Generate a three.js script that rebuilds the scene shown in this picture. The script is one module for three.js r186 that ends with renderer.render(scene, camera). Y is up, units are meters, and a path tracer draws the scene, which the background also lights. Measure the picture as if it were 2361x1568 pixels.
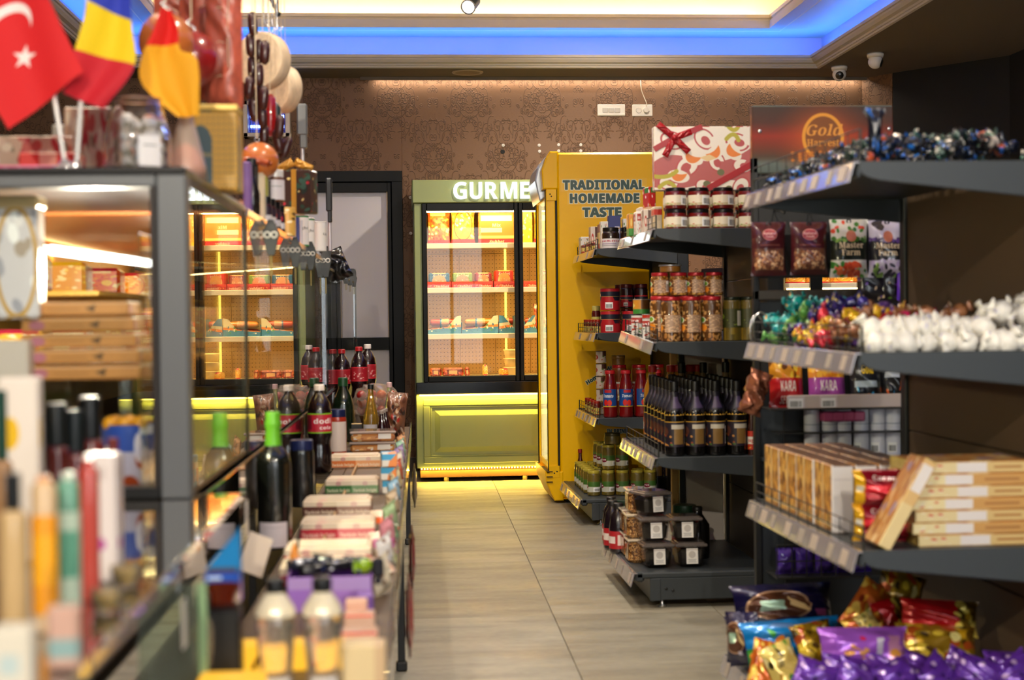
import * as THREE from 'three';
import { mergeGeometries } from 'three/addons/utils/BufferGeometryUtils.js';
import { FontLoader } from 'three/addons/loaders/FontLoader.js';
import { TextGeometry } from 'three/addons/geometries/TextGeometry.js';
import { RectAreaLightUniformsLib } from 'three/addons/lights/RectAreaLightUniformsLib.js';
RectAreaLightUniformsLib.init();

// ---------- camera, light, exposure ----------
const W = 2361, H = 1568, FOCAL = 3400, EYE = 1.07;
const scene = new THREE.Scene();
const camera = new THREE.PerspectiveCamera(2 * Math.atan(H / 2 / FOCAL) * 180 / Math.PI, W / H, 0.1, 80);
camera.position.set(0, EYE, 0);
camera.rotation.order = 'YXZ';
camera.rotation.set(-0.01384, -0.0763, -0.0122);
camera.focus = 8.6; camera.userData.fStop = 3.4;
camera.updateMatrixWorld(); camera.updateProjectionMatrix();
const EXPOSURE = 1.6;
const SKY = new THREE.Color(0.93, 0.95, 1.0);          // daylight outside the shop window behind the photographer
scene.background = SKY; scene.backgroundIntensity = 4.5;
const WARM = new THREE.Color(1, 0.87, 0.68), AMBER = new THREE.Color(1, 0.62, 0.22), BLUE = new THREE.Color(0.04, 0.23, 1), COOL = new THREE.Color(0.9, 0.95, 1);
const SPOT = 5.6, FRONT = 6, COUNTER = 11, WALLSPOT = 13, COVE_BLUE = 19, COVE_WARM = 17, FRIDGE = 12;
const renderer = new THREE.WebGLRenderer({ antialias: true });
renderer.toneMapping = THREE.LinearToneMapping;
renderer.toneMappingExposure = EXPOSURE;
renderer.shadowMap.enabled = true;

// ---------- helpers ----------
let seed = 12345;
const rnd = (a = 1, b) => { seed = (seed * 1664525 + 1013904223) >>> 0; const t = seed / 4294967296; return b === undefined ? t * a : a + t * (b - a); };
const V = (x, y, z) => new THREE.Vector3(x, y, z);
const ray = (px, py) => V(px / W * 2 - 1, 1 - py / H * 2, 0.5).unproject(camera).sub(camera.position);
const at = (px, py, D) => { const d = ray(px, py); return d.multiplyScalar(-D / d.z).add(camera.position); };
const LX = (x, D) => x + 0.0147 * D;                    // the left counter and the floor tiles run at a slight angle to the walls
const LTURN = -0.0147;
const used = {};
const numbered = (n) => { const k = used[n] = (used[n] ?? -1) + 1; return k ? `${n}_${String(k).padStart(3, '0')}` : n; };
const mats = {};
function M(hex, rough = 0.5, metal = 0, extra) {
  const k = [hex, rough, metal, extra ? JSON.stringify(extra) : ''].join();
  return mats[k] ??= new (extra ? THREE.MeshPhysicalMaterial : THREE.MeshStandardMaterial)({ color: hex, roughness: rough, metalness: metal, ...extra });
}
const GL = (hex, coat = 1, rough = 0.35) => M(hex, rough, 0, { clearcoat: coat, clearcoatRoughness: 0.05 });   // wet, glassy colour
const pane = (hex = 0xfcfefd) => M(hex, 0, 0, { transmission: 1, thickness: 0, ior: 1.5 });
const glow = (c, k) => { const m = new THREE.MeshStandardMaterial({ color: 0x111111, roughness: 0.6 }); m.emissive = c; m.emissiveIntensity = k; return m; };
function mesh(name, geo, m, parent) {
  const o = new THREE.Mesh(Array.isArray(geo) ? merge(geo) : geo, m);
  o.name = numbered(name); o.castShadow = o.receiveShadow = true; parent.add(o); return o;
}
const P = (parent, name, geo, m, label) => { const o = mesh(name, geo, m, parent); if (label) o.userData.label = label; return o; };
function T(name, label, category, pos = V(0, 0, 0), turn = 0, group) {
  const o = new THREE.Group(); o.name = numbered(name); scene.add(o); o.position.copy(pos); o.rotation.y = turn;
  o.userData = { label, category }; if (group) o.userData.group = group; return o;
}
function S(name, label, category, geo, m, pos = V(0, 0, 0), turn = 0, group) {
  const o = mesh(name, geo, m, scene); o.position.copy(pos); o.rotation.y = turn; o.userData = { label, category }; if (group) o.userData.group = group; return o;
}
function C(src, pos, turn = 0, label, group) {
  const o = src.clone(); o.name = numbered(src.name.replace(/_\d{3}$/, '')); o.userData = { ...src.userData };
  o.traverse((c) => { if (c !== o) c.name = numbered(c.name.replace(/_\d{3}$/, '')); });
  scene.add(o); o.position.copy(pos); o.rotation.set(0, turn, 0); if (label) o.userData.label = label; if (group) o.userData.group = group; return o;
}
// the first of a kind is the source itself, later ones are copies of it
const kinds = {};
function put(key, make, pos, turn, label, group) {
  let o;
  if (kinds[key]) o = C(kinds[key], pos, turn, label, group);
  else { o = kinds[key] = make(); o.position.copy(pos); o.rotation.y = turn; o.userData.label = label; if (group) o.userData.group = group; }
  return o;
}
const struct = (name, geo, m, parent = scene) => { const o = mesh(name, geo, m, parent); if (parent === scene) o.userData.kind = 'structure'; return o; };
function structGroup(name) { const o = new THREE.Group(); o.name = numbered(name); o.userData.kind = 'structure'; scene.add(o); return o; }
function merge(list) {
  const keep = list.flat(3).map((g) => { g = g.index ? g.toNonIndexed() : g; for (const k of Object.keys(g.attributes)) if (!['position', 'normal', 'uv'].includes(k)) g.deleteAttribute(k); return g; });
  return mergeGeometries(keep, false);
}
const mv = (g, x = 0, y = 0, z = 0) => g.translate(x, y, z);
// box with chamfered edges; faces may each take a rectangle of the print sheet: [front, side, top] or one for all
const PLAIN = [0.0005, 0.0005, 0.0015, 0.0015];
function cbox(w, h, d, c = 0.002, art) {
  c = Math.min(c, w / 3, h / 3, d / 3);
  const S3 = [w / 2, h / 2, d / 2], pos = [], uv = [];
  const rectOf = (ax) => { const r = !art ? [0, 0, 1, 1] : Array.isArray(art[0]) ? art[ax === 2 ? 0 : ax === 0 ? 1 : 2] ?? art[0] : art; return r; };
  const quad = (a, b, cc, dd, ta, tb, tc, td) => { for (const [p, t] of [[a, ta], [b, tb], [cc, tc], [a, ta], [cc, tc], [dd, td]]) { pos.push(...p); uv.push(...t); } };
  const pt = (ax, s, u, v) => { const o = [0, 0, 0], a1 = (ax + 1) % 3, a2 = (ax + 2) % 3; o[ax] = s * S3[ax]; o[a1] = u * (S3[a1] - c); o[a2] = v * (S3[a2] - c); return o; };
  const faceUV = (ax, s, p) => {
    const r = rectOf(ax); let a, b;
    if (ax === 0) { a = s > 0 ? 0.5 - p[2] / d : 0.5 + p[2] / d; b = p[1] / h + 0.5; } else if (ax === 1) { a = p[0] / w + 0.5; b = 0.5 - p[2] / d; } else { a = s > 0 ? p[0] / w + 0.5 : 0.5 - p[0] / w; b = p[1] / h + 0.5; }
    return [r[0] + (r[2] - r[0]) * a, r[1] + (r[3] - r[1]) * b];
  };
  for (let ax = 0; ax < 3; ax++) for (const s of [-1, 1]) {
    const q = [[-1, -1], [1, -1], [1, 1], [-1, 1]].map(([u, v]) => pt(ax, s, u, v)); if (s < 0) q.reverse();
    quad(...q, ...q.map((p) => faceUV(ax, s, p)));
  }
  for (let ax = 0; ax < 3; ax++) for (const s1 of [-1, 1]) for (const s2 of [-1, 1]) {      // edges along axis ax
    const a1 = (ax + 1) % 3, a2 = (ax + 2) % 3;
    const mk = (onto, e) => { const o = [0, 0, 0]; o[ax] = e * (S3[ax] - c); o[a1] = s1 * (onto === a1 ? S3[a1] : S3[a1] - c); o[a2] = s2 * (onto === a2 ? S3[a2] : S3[a2] - c); return o; };
    let q = [mk(a1, -1), mk(a2, -1), mk(a2, 1), mk(a1, 1)];
    if (s1 * s2 < 0) q.reverse();
    q = q.reverse();
    const f = (p) => faceUV(a1, s1, p); quad(...q, ...q.map(f));
  }
  for (const x of [-1, 1]) for (const y of [-1, 1]) for (const z of [-1, 1]) {
    const t = [[x * S3[0], y * (S3[1] - c), z * (S3[2] - c)], [x * (S3[0] - c), y * S3[1], z * (S3[2] - c)], [x * (S3[0] - c), y * (S3[1] - c), z * S3[2]]];
    if (x * y * z < 0) t.reverse();
    for (const p of t) { pos.push(...p); uv.push(...faceUV(2, z, p)); }
  }
  const g = new THREE.BufferGeometry();
  g.setAttribute('position', new THREE.Float32BufferAttribute(pos, 3)); g.setAttribute('uv', new THREE.Float32BufferAttribute(uv, 2)); g.computeVertexNormals(); return g;
}
const bx = (x0, x1, y0, y1, z0, z1, c = 0.002, art) => cbox(Math.abs(x1 - x0), Math.abs(y1 - y0), Math.abs(z1 - z0), c, art).translate((x0 + x1) / 2, (y0 + y1) / 2, (z0 + z1) / 2);
const inRect = (g, r) => { const u = g.attributes.uv; for (let i = 0; i < u.count; i++) u.setXY(i, r[0] + (r[2] - r[0]) * u.getX(i), r[1] + (r[3] - r[1]) * u.getY(i)); return g; };
const lathe = (prof, seg = 24, r) => { const g = new THREE.LatheGeometry(prof.map(([a, b]) => new THREE.Vector2(Math.max(a, 0.00001), b)), seg, Math.PI), run = [0], n = prof.length, u = g.attributes.uv; for (let i = 1; i < n; i++) run.push(run[i - 1] + Math.hypot(prof[i][0] - prof[i - 1][0], prof[i][1] - prof[i - 1][1])); for (let i = 0; i < u.count; i++) u.setY(i, run[i % n] / run[n - 1]); return r ? inRect(g, r) : g; };
const cyl = (r, h, seg = 16, y = 0, r2 = r) => lathe([[0, y], [r * 0.96, y], [r, y + Math.min(h, r) * 0.05], [r2, y + h - Math.min(h, r) * 0.05], [r2 * 0.96, y + h], [0, y + h]], seg);
const band = (r, y0, y1, arc, rect, mid = 0) => inRect(new THREE.CylinderGeometry(r, r, y1 - y0, Math.max(6, Math.round(arc * 4)), 1, true, mid - arc / 2, arc).translate(0, (y0 + y1) / 2, 0), rect);
const tube = (pts, r, seg = 6, n) => new THREE.TubeGeometry(new THREE.CatmullRomCurve3(pts.map((p) => p.isVector3 ? p : V(...p))), n ?? pts.length * 4, r, seg, false);
const rod = (a, b, r, seg = 6) => { const A = a.isVector3 ? a : V(...a), B = b.isVector3 ? b : V(...b), d = B.clone().sub(A), g = new THREE.CylinderGeometry(r, r, d.length(), seg); g.applyQuaternion(new THREE.Quaternion().setFromUnitVectors(V(0, 1, 0), d.normalize())); return g.translate((A.x + B.x) / 2, (A.y + B.y) / 2, (A.z + B.z) / 2); };
const rot = (g, x = 0, y = 0, z = 0) => g.applyMatrix4(new THREE.Matrix4().makeRotationFromEuler(new THREE.Euler(x, y, z)));
const flatQuad = (w, h, r) => inRect(new THREE.PlaneGeometry(w, h), r);
function area(c, k, w, h, pos, look) { const l = new THREE.RectAreaLight(c, k, w, h); l.position.copy(pos); l.lookAt(look); l.name = 'area_light'; scene.add(l); return l; }
function nrm(g) { const p = g.attributes.position, q = {}; g.computeVertexNormals(); return g; }
// pillow bag: w x h, thickness t, sealed ends; front print r
function pillow(w, h, t, r, o = {}) {
  const nx = o.nx ?? 10, ny = o.ny ?? 14, seal = o.seal ?? 0.08, wr = o.wrinkle ?? 0.12, s0 = rnd(100), pos = [], uv = [], idx = [];
  for (const side of [1, -1]) for (let j = 0; j <= ny; j++) for (let i = 0; i <= nx; i++) {
    const u = i / nx, v = j / ny, vv = Math.min(1, Math.max(0, (v - seal) / (1 - 2 * seal)));
    const ex = Math.pow(Math.max(0, 1 - Math.pow(Math.abs(2 * u - 1), 3)), 0.6), ey = v < seal || v > 1 - seal ? 0 : Math.pow(Math.max(0, 1 - Math.pow(Math.abs(2 * vv - 1), o.py ?? 4)), 0.6);
    const sag = o.sag ? 1 + o.sag * (0.5 - vv) : 1;
    let z = t / 2 * ex * ey * sag;
    z += wr * t * ex * (0.3 + ey) * 0.5 * Math.sin(u * 9 + s0 + 4 * Math.sin(v * 7 + s0)) * Math.sin(v * 11 + s0 * 2 + u * 3);
    const pinch = 1 - 0.07 * ey * (o.pinch ?? 1);
    pos.push((u - 0.5) * w * pinch + (o.bow ?? 0) * Math.sin(v * Math.PI) * w, (v - 0.5) * h, side * Math.max(z, 0.0008) + (o.crimp ?? 0.002) * Math.sin(u * 40) * (ey === 0 ? 1 : 0));
    const ru = side > 0 ? u : 1 - u; uv.push(r[0] + (r[2] - r[0]) * ru, r[1] + (r[3] - r[1]) * v);
  }
  const N = (nx + 1) * (ny + 1);
  for (const k of [0, 1]) for (let j = 0; j < ny; j++) for (let i = 0; i < nx; i++) {
    const a = k * N + j * (nx + 1) + i, b = a + 1, c = a + nx + 1, d = c + 1;
    k ? idx.push(a, c, b, b, c, d) : idx.push(a, b, c, b, d, c);
  }
  const g = new THREE.BufferGeometry(); g.setAttribute('position', new THREE.Float32BufferAttribute(pos, 3)); g.setAttribute('uv', new THREE.Float32BufferAttribute(uv, 2)); g.setIndex(idx); g.computeVertexNormals(); return g;
}
// twist-wrapped sweet along x, length L, body radius R
function candyGeo(L, R, r, sq = 0.8) {
  const prof = [], s0 = rnd(50);
  for (const [x, k] of [[-1, 0.05], [-0.98, 0.85], [-0.8, 0.7], [-0.62, 0.22], [-0.52, 0.45], [-0.42, 0.85], [-0.2, 1], [0.2, 1], [0.42, 0.85], [0.52, 0.45], [0.62, 0.22], [0.8, 0.7], [0.98, 0.85], [1, 0.05]]) prof.push(new THREE.Vector2(R * k, x * L / 2));
  const g = new THREE.LatheGeometry(prof, 12), p = g.attributes.position;
  for (let i = 0; i < p.count; i++) {
    const x = p.getX(i), y = p.getY(i), z = p.getZ(i), e = Math.abs(y) / (L / 2), a = Math.atan2(z, x), fan = e > 0.62 ? 0.35 : sq, w = 1 + (e > 0.6 ? 0.25 : 0.08) * Math.sin(a * 3 + s0 + y * 120);
    p.setXYZ(i, x * w, y, z * fan * w + (e > 0.62 ? R * 0.15 * Math.sin(x * 300 + s0) : 0));
  }
  g.rotateZ(Math.PI / 2); g.computeVertexNormals(); return inRect(g, r);
}

// ---------- print sheets: flat print for labels, packets and boxes ----------
const SHEET = 2048, sheets = [];
function newSheet() { const c = document.createElement('canvas'); c.width = c.height = SHEET; const x = c.getContext('2d'); x.fillStyle = '#fff'; x.fillRect(0, 0, SHEET, SHEET); const t = new THREE.CanvasTexture(c); t.colorSpace = THREE.SRGBColorSpace; sheets.push({ c, x, t, py: 8, rows: [] }); return sheets.at(-1); }
function art(w, h, bg, ops = []) {
  const s = sheets[0];
  if (w * h > 7000) { w = Math.round(w * 0.86); h = Math.round(h * 0.86); }
  const cls = Math.ceil((h + 8) / 16) * 16; let row = s.rows.find((r) => r.h >= cls && r.h <= cls * 1.35 && r.x + w + 8 <= SHEET);
  if (!row) { row = { y: s.py, h: cls, x: 8 }; s.py += cls; s.rows.push(row); }
  if (s.py > SHEET) throw new Error('print sheet full');
  const x = s.x, X = row.x, Y = row.y; row.x += w + 8;
  x.save(); x.fillStyle = bg; x.fillRect(X - 4, Y - 4, w + 8, h + 8); x.beginPath(); x.rect(X, Y, w, h); x.clip(); x.translate(X, Y);
  for (const [k, ...a] of ops) {
    if (k === 'r') { x.fillStyle = a[4]; x.fillRect(a[0] * w, a[1] * h, a[2] * w, a[3] * h); }
    if (k === 'c') { x.fillStyle = a[3]; x.beginPath(); x.ellipse(a[0] * w, a[1] * h, a[2] * w, (a[4] ?? a[2] * w / h) * h, 0, 0, 7); x.fill(); }
    if (k === 'o') { x.strokeStyle = a[3]; x.lineWidth = a[5] ?? 4; x.beginPath(); x.ellipse(a[0] * w, a[1] * h, a[2] * w, (a[4] ?? a[2] * w / h) * h, 0, 0, 7); x.stroke(); }
    if (k === 't') { x.fillStyle = a[4]; x.font = `${a[5] ?? 'bold'} ${Math.round(a[3] * h)}px ${a[6] ?? 'sans-serif'}`; x.textAlign = 'center'; x.textBaseline = 'middle'; x.fillText(a[0], a[1] * w, a[2] * h, a[7] ? a[7] * w : undefined); }
    if (k === 'n') for (let i = 0; i < a[0]; i++) { x.fillStyle = a[2][Math.floor(rnd(a[2].length))]; x.beginPath(); x.ellipse(rnd(a[3] ?? 0, a[5] ?? 1) * w, rnd(a[4] ?? 0, a[6] ?? 1) * h, a[1] * w * rnd(0.6, 1.3), a[1] * w * rnd(0.4, 1), rnd(3), 0, 7); x.fill(); }
    if (k === 'b') { x.fillStyle = '#fff'; x.fillRect(a[0] * w, a[1] * h, a[2] * w, a[3] * h); x.fillStyle = '#222'; for (let i = 0; i < 16; i++) x.fillRect((a[0] + a[2] * (0.1 + i / 20)) * w, (a[1] + a[3] * 0.3) * h, a[2] * w * rnd(0.01, 0.035), a[3] * 0.6 * h); }
    if (k === 'l') { x.strokeStyle = a[4]; x.lineWidth = a[5] ?? 3; x.beginPath(); x.moveTo(a[0] * w, a[1] * h); x.lineTo(a[2] * w, a[3] * h); x.stroke(); }
    if (k === 'p') { x.fillStyle = a[1]; x.beginPath(); a[0].forEach((v, i) => i % 2 ? 0 : (i ? x.lineTo : x.moveTo).call(x, v * w, a[0][i + 1] * h)); x.fill(); }
    if (k === 'f') a[0](x, w, h);
  }
  x.restore();
  return [X / SHEET, 1 - (Y + h) / SHEET, (X + w) / SHEET, 1 - Y / SHEET];
}
newSheet();
const printed = (rough, metal = 0, extra = {}) => new THREE.MeshPhysicalMaterial({ map: sheets[0].t, roughness: rough, metalness: metal, ...extra });
const PAPER = printed(0.65), CARD = printed(0.45, 0, { clearcoat: 0.25, clearcoatRoughness: 0.3 }), FILM = printed(0.32, 0, { clearcoat: 0.7, clearcoatRoughness: 0.15 }), FOIL = printed(0.3, 0.35, { clearcoat: 0.6, clearcoatRoughness: 0.15 }), WETGLASS = printed(0.35, 0, { clearcoat: 1, clearcoatRoughness: 0.04 });
// tileable noise textures
function noiseTex(n, f, srgb) { const d = new Uint8Array(n * n * 4); for (let y = 0; y < n; y++) for (let x = 0; x < n; x++) { const c = f(x / n, y / n); for (let k = 0; k < 3; k++) d[(y * n + x) * 4 + k] = Math.max(0, Math.min(255, c[k])); d[(y * n + x) * 4 + 3] = 255; } const t = new THREE.DataTexture(d, n, n); t.wrapS = t.wrapT = THREE.RepeatWrapping; t.magFilter = THREE.LinearFilter; if (srgb) t.colorSpace = THREE.SRGBColorSpace; t.needsUpdate = true; return t; }
function lattice(nx, ny) { const g = new Float32Array(nx * ny).map(() => rnd()); return (u, v) => { const x = u * nx, y = v * ny, x0 = Math.floor(x), y0 = Math.floor(y), s = (t) => t * t * (3 - 2 * t), fx = s(x - x0), fy = s(y - y0), G = (i, j) => g[((j % ny) + ny) % ny * nx + ((i % nx) + nx) % nx]; return (G(x0, y0) * (1 - fx) + G(x0 + 1, y0) * fx) * (1 - fy) + (G(x0, y0 + 1) * (1 - fx) + G(x0 + 1, y0 + 1) * fx) * fy; }; }
const ORD = ['first', 'second', 'third', 'fourth', 'fifth', 'sixth', 'seventh', 'eighth', 'ninth', 'tenth', 'eleventh', 'twelfth'];

// ---------- the room ----------
const BACK = -10.5, SOFFIT = 2.79;
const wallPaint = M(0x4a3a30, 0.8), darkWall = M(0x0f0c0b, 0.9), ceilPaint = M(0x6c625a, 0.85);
let floorTex;
// floor: large pale stone-look tiles, one part each
{
  const l1 = lattice(4, 18), l2 = lattice(9, 46), l3 = lattice(64, 160), l4 = lattice(4, 8);
  const tex = noiseTex(512, (u, v) => { const w = v + 0.02 * l4(u, v), a = 0.5 * l1(u, w) + 0.3 * l2(u, w) + 0.2 * l3(u, w), b = l4(v, u), k = 0.82 + 0.3 * a; return [146 * k + 8 * b, 143 * k + 4 * b, 132 * k]; }, true);
  const rtex = noiseTex(256, (u, v) => { const k = 95 + 50 * l1(u, v) + 30 * l3(u, v); return [k, k, k]; });
  floorTex = tex;
  const mTile = [0, 1, 2, 3].map((i) => { const t = tex.clone(); t.repeat.set(1 / 1.3, 1 / 1.3); t.offset.set(i * 0.37, i * 0.59); return new THREE.MeshStandardMaterial({ map: t, roughnessMap: rtex, roughness: 0.85, color: [0xffffff, 0xf6f4f0, 0xfffcf6, 0xf2efe9][i] }); });
  const floor = structGroup('floor');
  P(floor, 'floor_slab', bx(-3.4, 4.4, -0.15, -0.004, 3.2, -10.7), M(0x6f665a, 0.9));
  const tw = 0.6, tl = 1.2, shape = cbox(tw - 0.003, 0.012, tl - 0.0008, 0.0008);
  { const p = shape.attributes.position, u = shape.attributes.uv; for (let i = 0; i < p.count; i++) u.setXY(i, p.getX(i), p.getZ(i)); }
  for (let i = -6; i < 7; i++) for (let j = -3; j < 9; j++) {
    const D = j * tl + 0.49, x = LX(0.464 + (i + 0.5) * tw, D + tl / 2);
    if (x < -3.1 || x > 4.1 || D > 10.2) continue;
    const t = P(floor, 'tile', shape, mTile[(i * 7 + j * 3 + 70) % 4]); t.position.set(x, -0.006, -(D + tl / 2)); t.rotation.y = LTURN;
  }
}
// wallpaper with embossed scrolls
const wallpaper = (() => {
  const n = 1024, c = document.createElement('canvas'), b = document.createElement('canvas'); c.width = c.height = b.width = b.height = n;
  const x = c.getContext('2d'), y = b.getContext('2d');
  x.fillStyle = '#86644a'; x.fillRect(0, 0, n, n); y.fillStyle = '#777'; y.fillRect(0, 0, n, n);
  for (let i = 0; i < 9000; i++) { x.fillStyle = ['rgba(60,44,36,.16)', 'rgba(160,122,86,.14)', 'rgba(90,72,64,.2)'][i % 3]; x.fillRect(rnd(n), rnd(n), rnd(2, 9), rnd(1, 4)); }
  const stroke = (f) => { for (const dx of [-n, 0, n]) for (const dy of [-n, 0, n]) for (const mir of [1, -1]) for (const [g, cols] of [[x, [['rgba(96,70,54,.25)', 12, 0], ['rgba(54,40,32,.42)', 4, 3], ['rgba(166,128,92,.32)', 3, -4]]], [y, [['#aaa', 14, 0], ['#222', 4, 5], ['#eee', 5, -3]]]]) for (const [col, wd, off] of cols) { g.save(); g.translate(dx + n / 2, dy); g.scale(mir, 1); g.translate(0, off); g.strokeStyle = col; g.fillStyle = col; g.lineWidth = wd; g.lineCap = 'round'; g.beginPath(); f(g); g.stroke(); g.restore(); } };
  const spiral = (cx, cy, r, a0, turns, k = 1) => (g) => { for (let t = 0; t <= 1; t += 0.03) { const a = a0 + k * t * turns * 6.283, q = r * (1 - 0.85 * t); g.lineTo(cx + q * Math.cos(a), cy + q * Math.sin(a)); } };
  for (const [oy, sh] of [[0, 0], [n / 2, n / 2], [n * 0.25, n / 2], [n * 0.75, 0]]) {
    const o = (cx) => cx + sh;
    for (const [cx, cy, r, a, t, k] of [[120, 120, 80, 2, 1.4, 1], [190, 230, 95, 0, 1.3, -1], [70, 330, 70, 3, 1.5, 1], [230, 400, 60, 5, 1.2, -1], [40, 60, 30, 1, 1.2, 1], [150, 350, 40, 1, 1.2, 1], [235, 120, 38, 4, 1.3, -1], [100, 450, 45, 4, 1.3, 1], [20, 210, 36, 2, 1.2, -1], [215, 490, 32, 2, 1.2, 1]]) stroke(spiral(o(cx), cy + oy, r, a, t, k));
    for (const [a, bb, cx, cy] of [[0, 60, 90, 220], [10, 300, 160, 180], [60, 480, 200, 330], [180, 20, 240, 260], [20, 420, 120, 500]]) stroke((g) => { g.moveTo(o(a), bb + oy); g.quadraticCurveTo(o(a) + 120, bb + oy - 30, o(cx), cy + oy); });
    for (const [cx, cy] of [[40, 130], [128, 118], [200, 236], [74, 335], [232, 404], [150, 60], [10, 280], [180, 440], [240, 180]]) stroke((g) => { g.ellipse(o(cx), cy + oy, 5, 13, 0.5, 0, 7); });
  }
  for (let i = 0; i < 34; i++) stroke(spiral(rnd(-n / 2, n / 2), rnd(n), rnd(14, 34), rnd(6), rnd(0.8, 1.4), i % 2 ? 1 : -1));
  const t = new THREE.CanvasTexture(c), tb = new THREE.CanvasTexture(b); t.colorSpace = THREE.SRGBColorSpace;
  for (const q of [t, tb]) { q.wrapS = q.wrapT = THREE.RepeatWrapping; q.repeat.set(1 / 0.52, 1 / 0.78); }
  return new THREE.MeshStandardMaterial({ map: t, bumpMap: tb, bumpScale: 0.003, roughness: 0.62, color: 0xe6ded2 });
})();
const metricUV = (g) => { const p = g.attributes.position, n = g.attributes.normal, u = g.attributes.uv; for (let i = 0; i < p.count; i++) Math.abs(n.getX(i)) > 0.7 ? u.setXY(i, p.getZ(i), p.getY(i)) : u.setXY(i, p.getX(i), p.getY(i)); return g; };
// back wall with a door opening
const DX0 = -1.06, DX1 = 0.035, DTOP = 2.13;
struct('wall_back', [metricUV(bx(-3.4, DX0, 0, 3.6, BACK - 0.15, BACK)), metricUV(bx(DX0, DX1, DTOP, 3.6, BACK - 0.15, BACK)), metricUV(bx(DX1, 3.39, 0, 3.6, BACK - 0.15, BACK))], wallpaper);
struct('baseboard_back', bx(DX1 + 0.01, 3.38, 0, 0.1, BACK, BACK + 0.014), M(0x4a3c33, 0.5));
struct('wall_left', bx(-3.4, -3.2, 0, 3.6, 3, BACK), wallPaint);
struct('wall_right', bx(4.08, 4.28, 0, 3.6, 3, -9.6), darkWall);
{ // short return and slanting wall in the dark corner on the right
  const seg = (a, b) => { const dx = b[0] - a[0], dz = b[1] - a[1], L = Math.hypot(dx, dz); return metricUV(cbox(L, 3.6, 0.1, 0.001)).rotateY(-Math.atan2(dz, dx)).translate((a[0] + b[0]) / 2, 1.8, (a[1] + b[1]) / 2); };
  struct('wall_corner', seg([3.4, -10.55], [3.56, -10.3]), wallpaper);
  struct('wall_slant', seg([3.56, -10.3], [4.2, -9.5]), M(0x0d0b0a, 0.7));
}
// wall behind the photographer with the shop window and a second one added as fill
const WIN = [[0.32, 1.3], [1.8, 3.2]];
struct('wall_front', [bx(-3.4, 0.32, 0, 3.6, 3, 3.2), bx(1.3, 1.8, 0, 3.6, 3, 3.2), bx(3.2, 4.28, 0, 3.6, 3, 3.2), bx(0.32, 3.2, 0, 0.35, 3.001, 3.199), bx(0.32, 3.2, 2.55, 3.6, 3.001, 3.199)], M(0x6a5c50, 0.8));
WIN.forEach(([a, b], i) => { const w = structGroup('window_' + (i + 1)), n = Math.round((b - a) / 0.5); P(w, 'window_frame', [bx(a, b, 0.35, 0.41, 3.05, 3.13), bx(a, b, 2.49, 2.55, 3.05, 3.13), bx(a, b, 1.62, 1.67, 3.055, 3.125), ...Array.from({ length: n + 1 }, (_, k) => a + (b - a) * k / n).map((x) => bx(x - 0.025, x + 0.025, 0.41, 2.49, 3.05, 3.13))], M(0x202224, 0.4)); P(w, 'pane', bx(a + 0.03, b - 0.03, 0.41, 2.49, 3.085, 3.095, 0.001), pane()); });
// the door with frosted panes, backed by an unseen slab added against light leaks
struct('light_leak_slab', bx(-1.4, 0.4, -0.1, 2.5, BACK - 0.2, BACK - 0.151), darkWall);
{
  const d = structGroup('door_1'), blk = M(0x0b0c0d, 0.45, 0, { specularIntensity: 0.35 }), z = BACK + 0.03;
  const p1 = at(893, 443, 10.5), p2 = at(893, 778, 10.5), p3 = at(893, 806, 10.5);
  P(d, 'door_frame', [bx(DX0, DX0 + 0.07, 0, DTOP - 0.0752, BACK - 0.12, z + 0.02), bx(DX1 - 0.075, DX1, 0, DTOP - 0.0752, BACK - 0.12, z + 0.02), bx(DX0, DX1, DTOP - 0.075, DTOP, BACK - 0.12, z + 0.02)], blk);
  const lx0 = DX0 + 0.075, lx1 = DX1 - 0.08, gx1 = p1.x, gx0 = lx0 + 0.09;
  P(d, 'door_leaf', [bx(lx0, gx0, 0.02, DTOP - 0.08, BACK - 0.05, z), bx(gx1, lx1, 0.02, DTOP - 0.08, BACK - 0.05, z), bx(gx0, gx1, p1.y, DTOP - 0.08, BACK - 0.05, z), bx(gx0, gx1, p3.y, p2.y, BACK - 0.05, z), bx(gx0, gx1, 0.02, 0.2, BACK - 0.05, z)], blk);
  const frost = M(0xdcd8dc, 0.5);
  P(d, 'pane', bx(gx0, gx1, p2.y, p1.y, BACK - 0.03, BACK - 0.02), frost); P(d, 'pane', bx(gx0, gx1, 0.2, p3.y, BACK - 0.03, BACK - 0.02), frost);
  P(d, 'pane_bead', [bx(gx1 - 0.006, gx1, p2.y, p1.y, BACK - 0.02, z + 0.002)], M(0xb8a080, 0.4));
  const h = at(808, 792, 10.4); P(d, 'lock', bx(h.x - 0.016, h.x + 0.016, h.y - 0.03, h.y + 0.03, z, z + 0.012), M(0x6a5a40, 0.35, 0.8));
}
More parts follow.
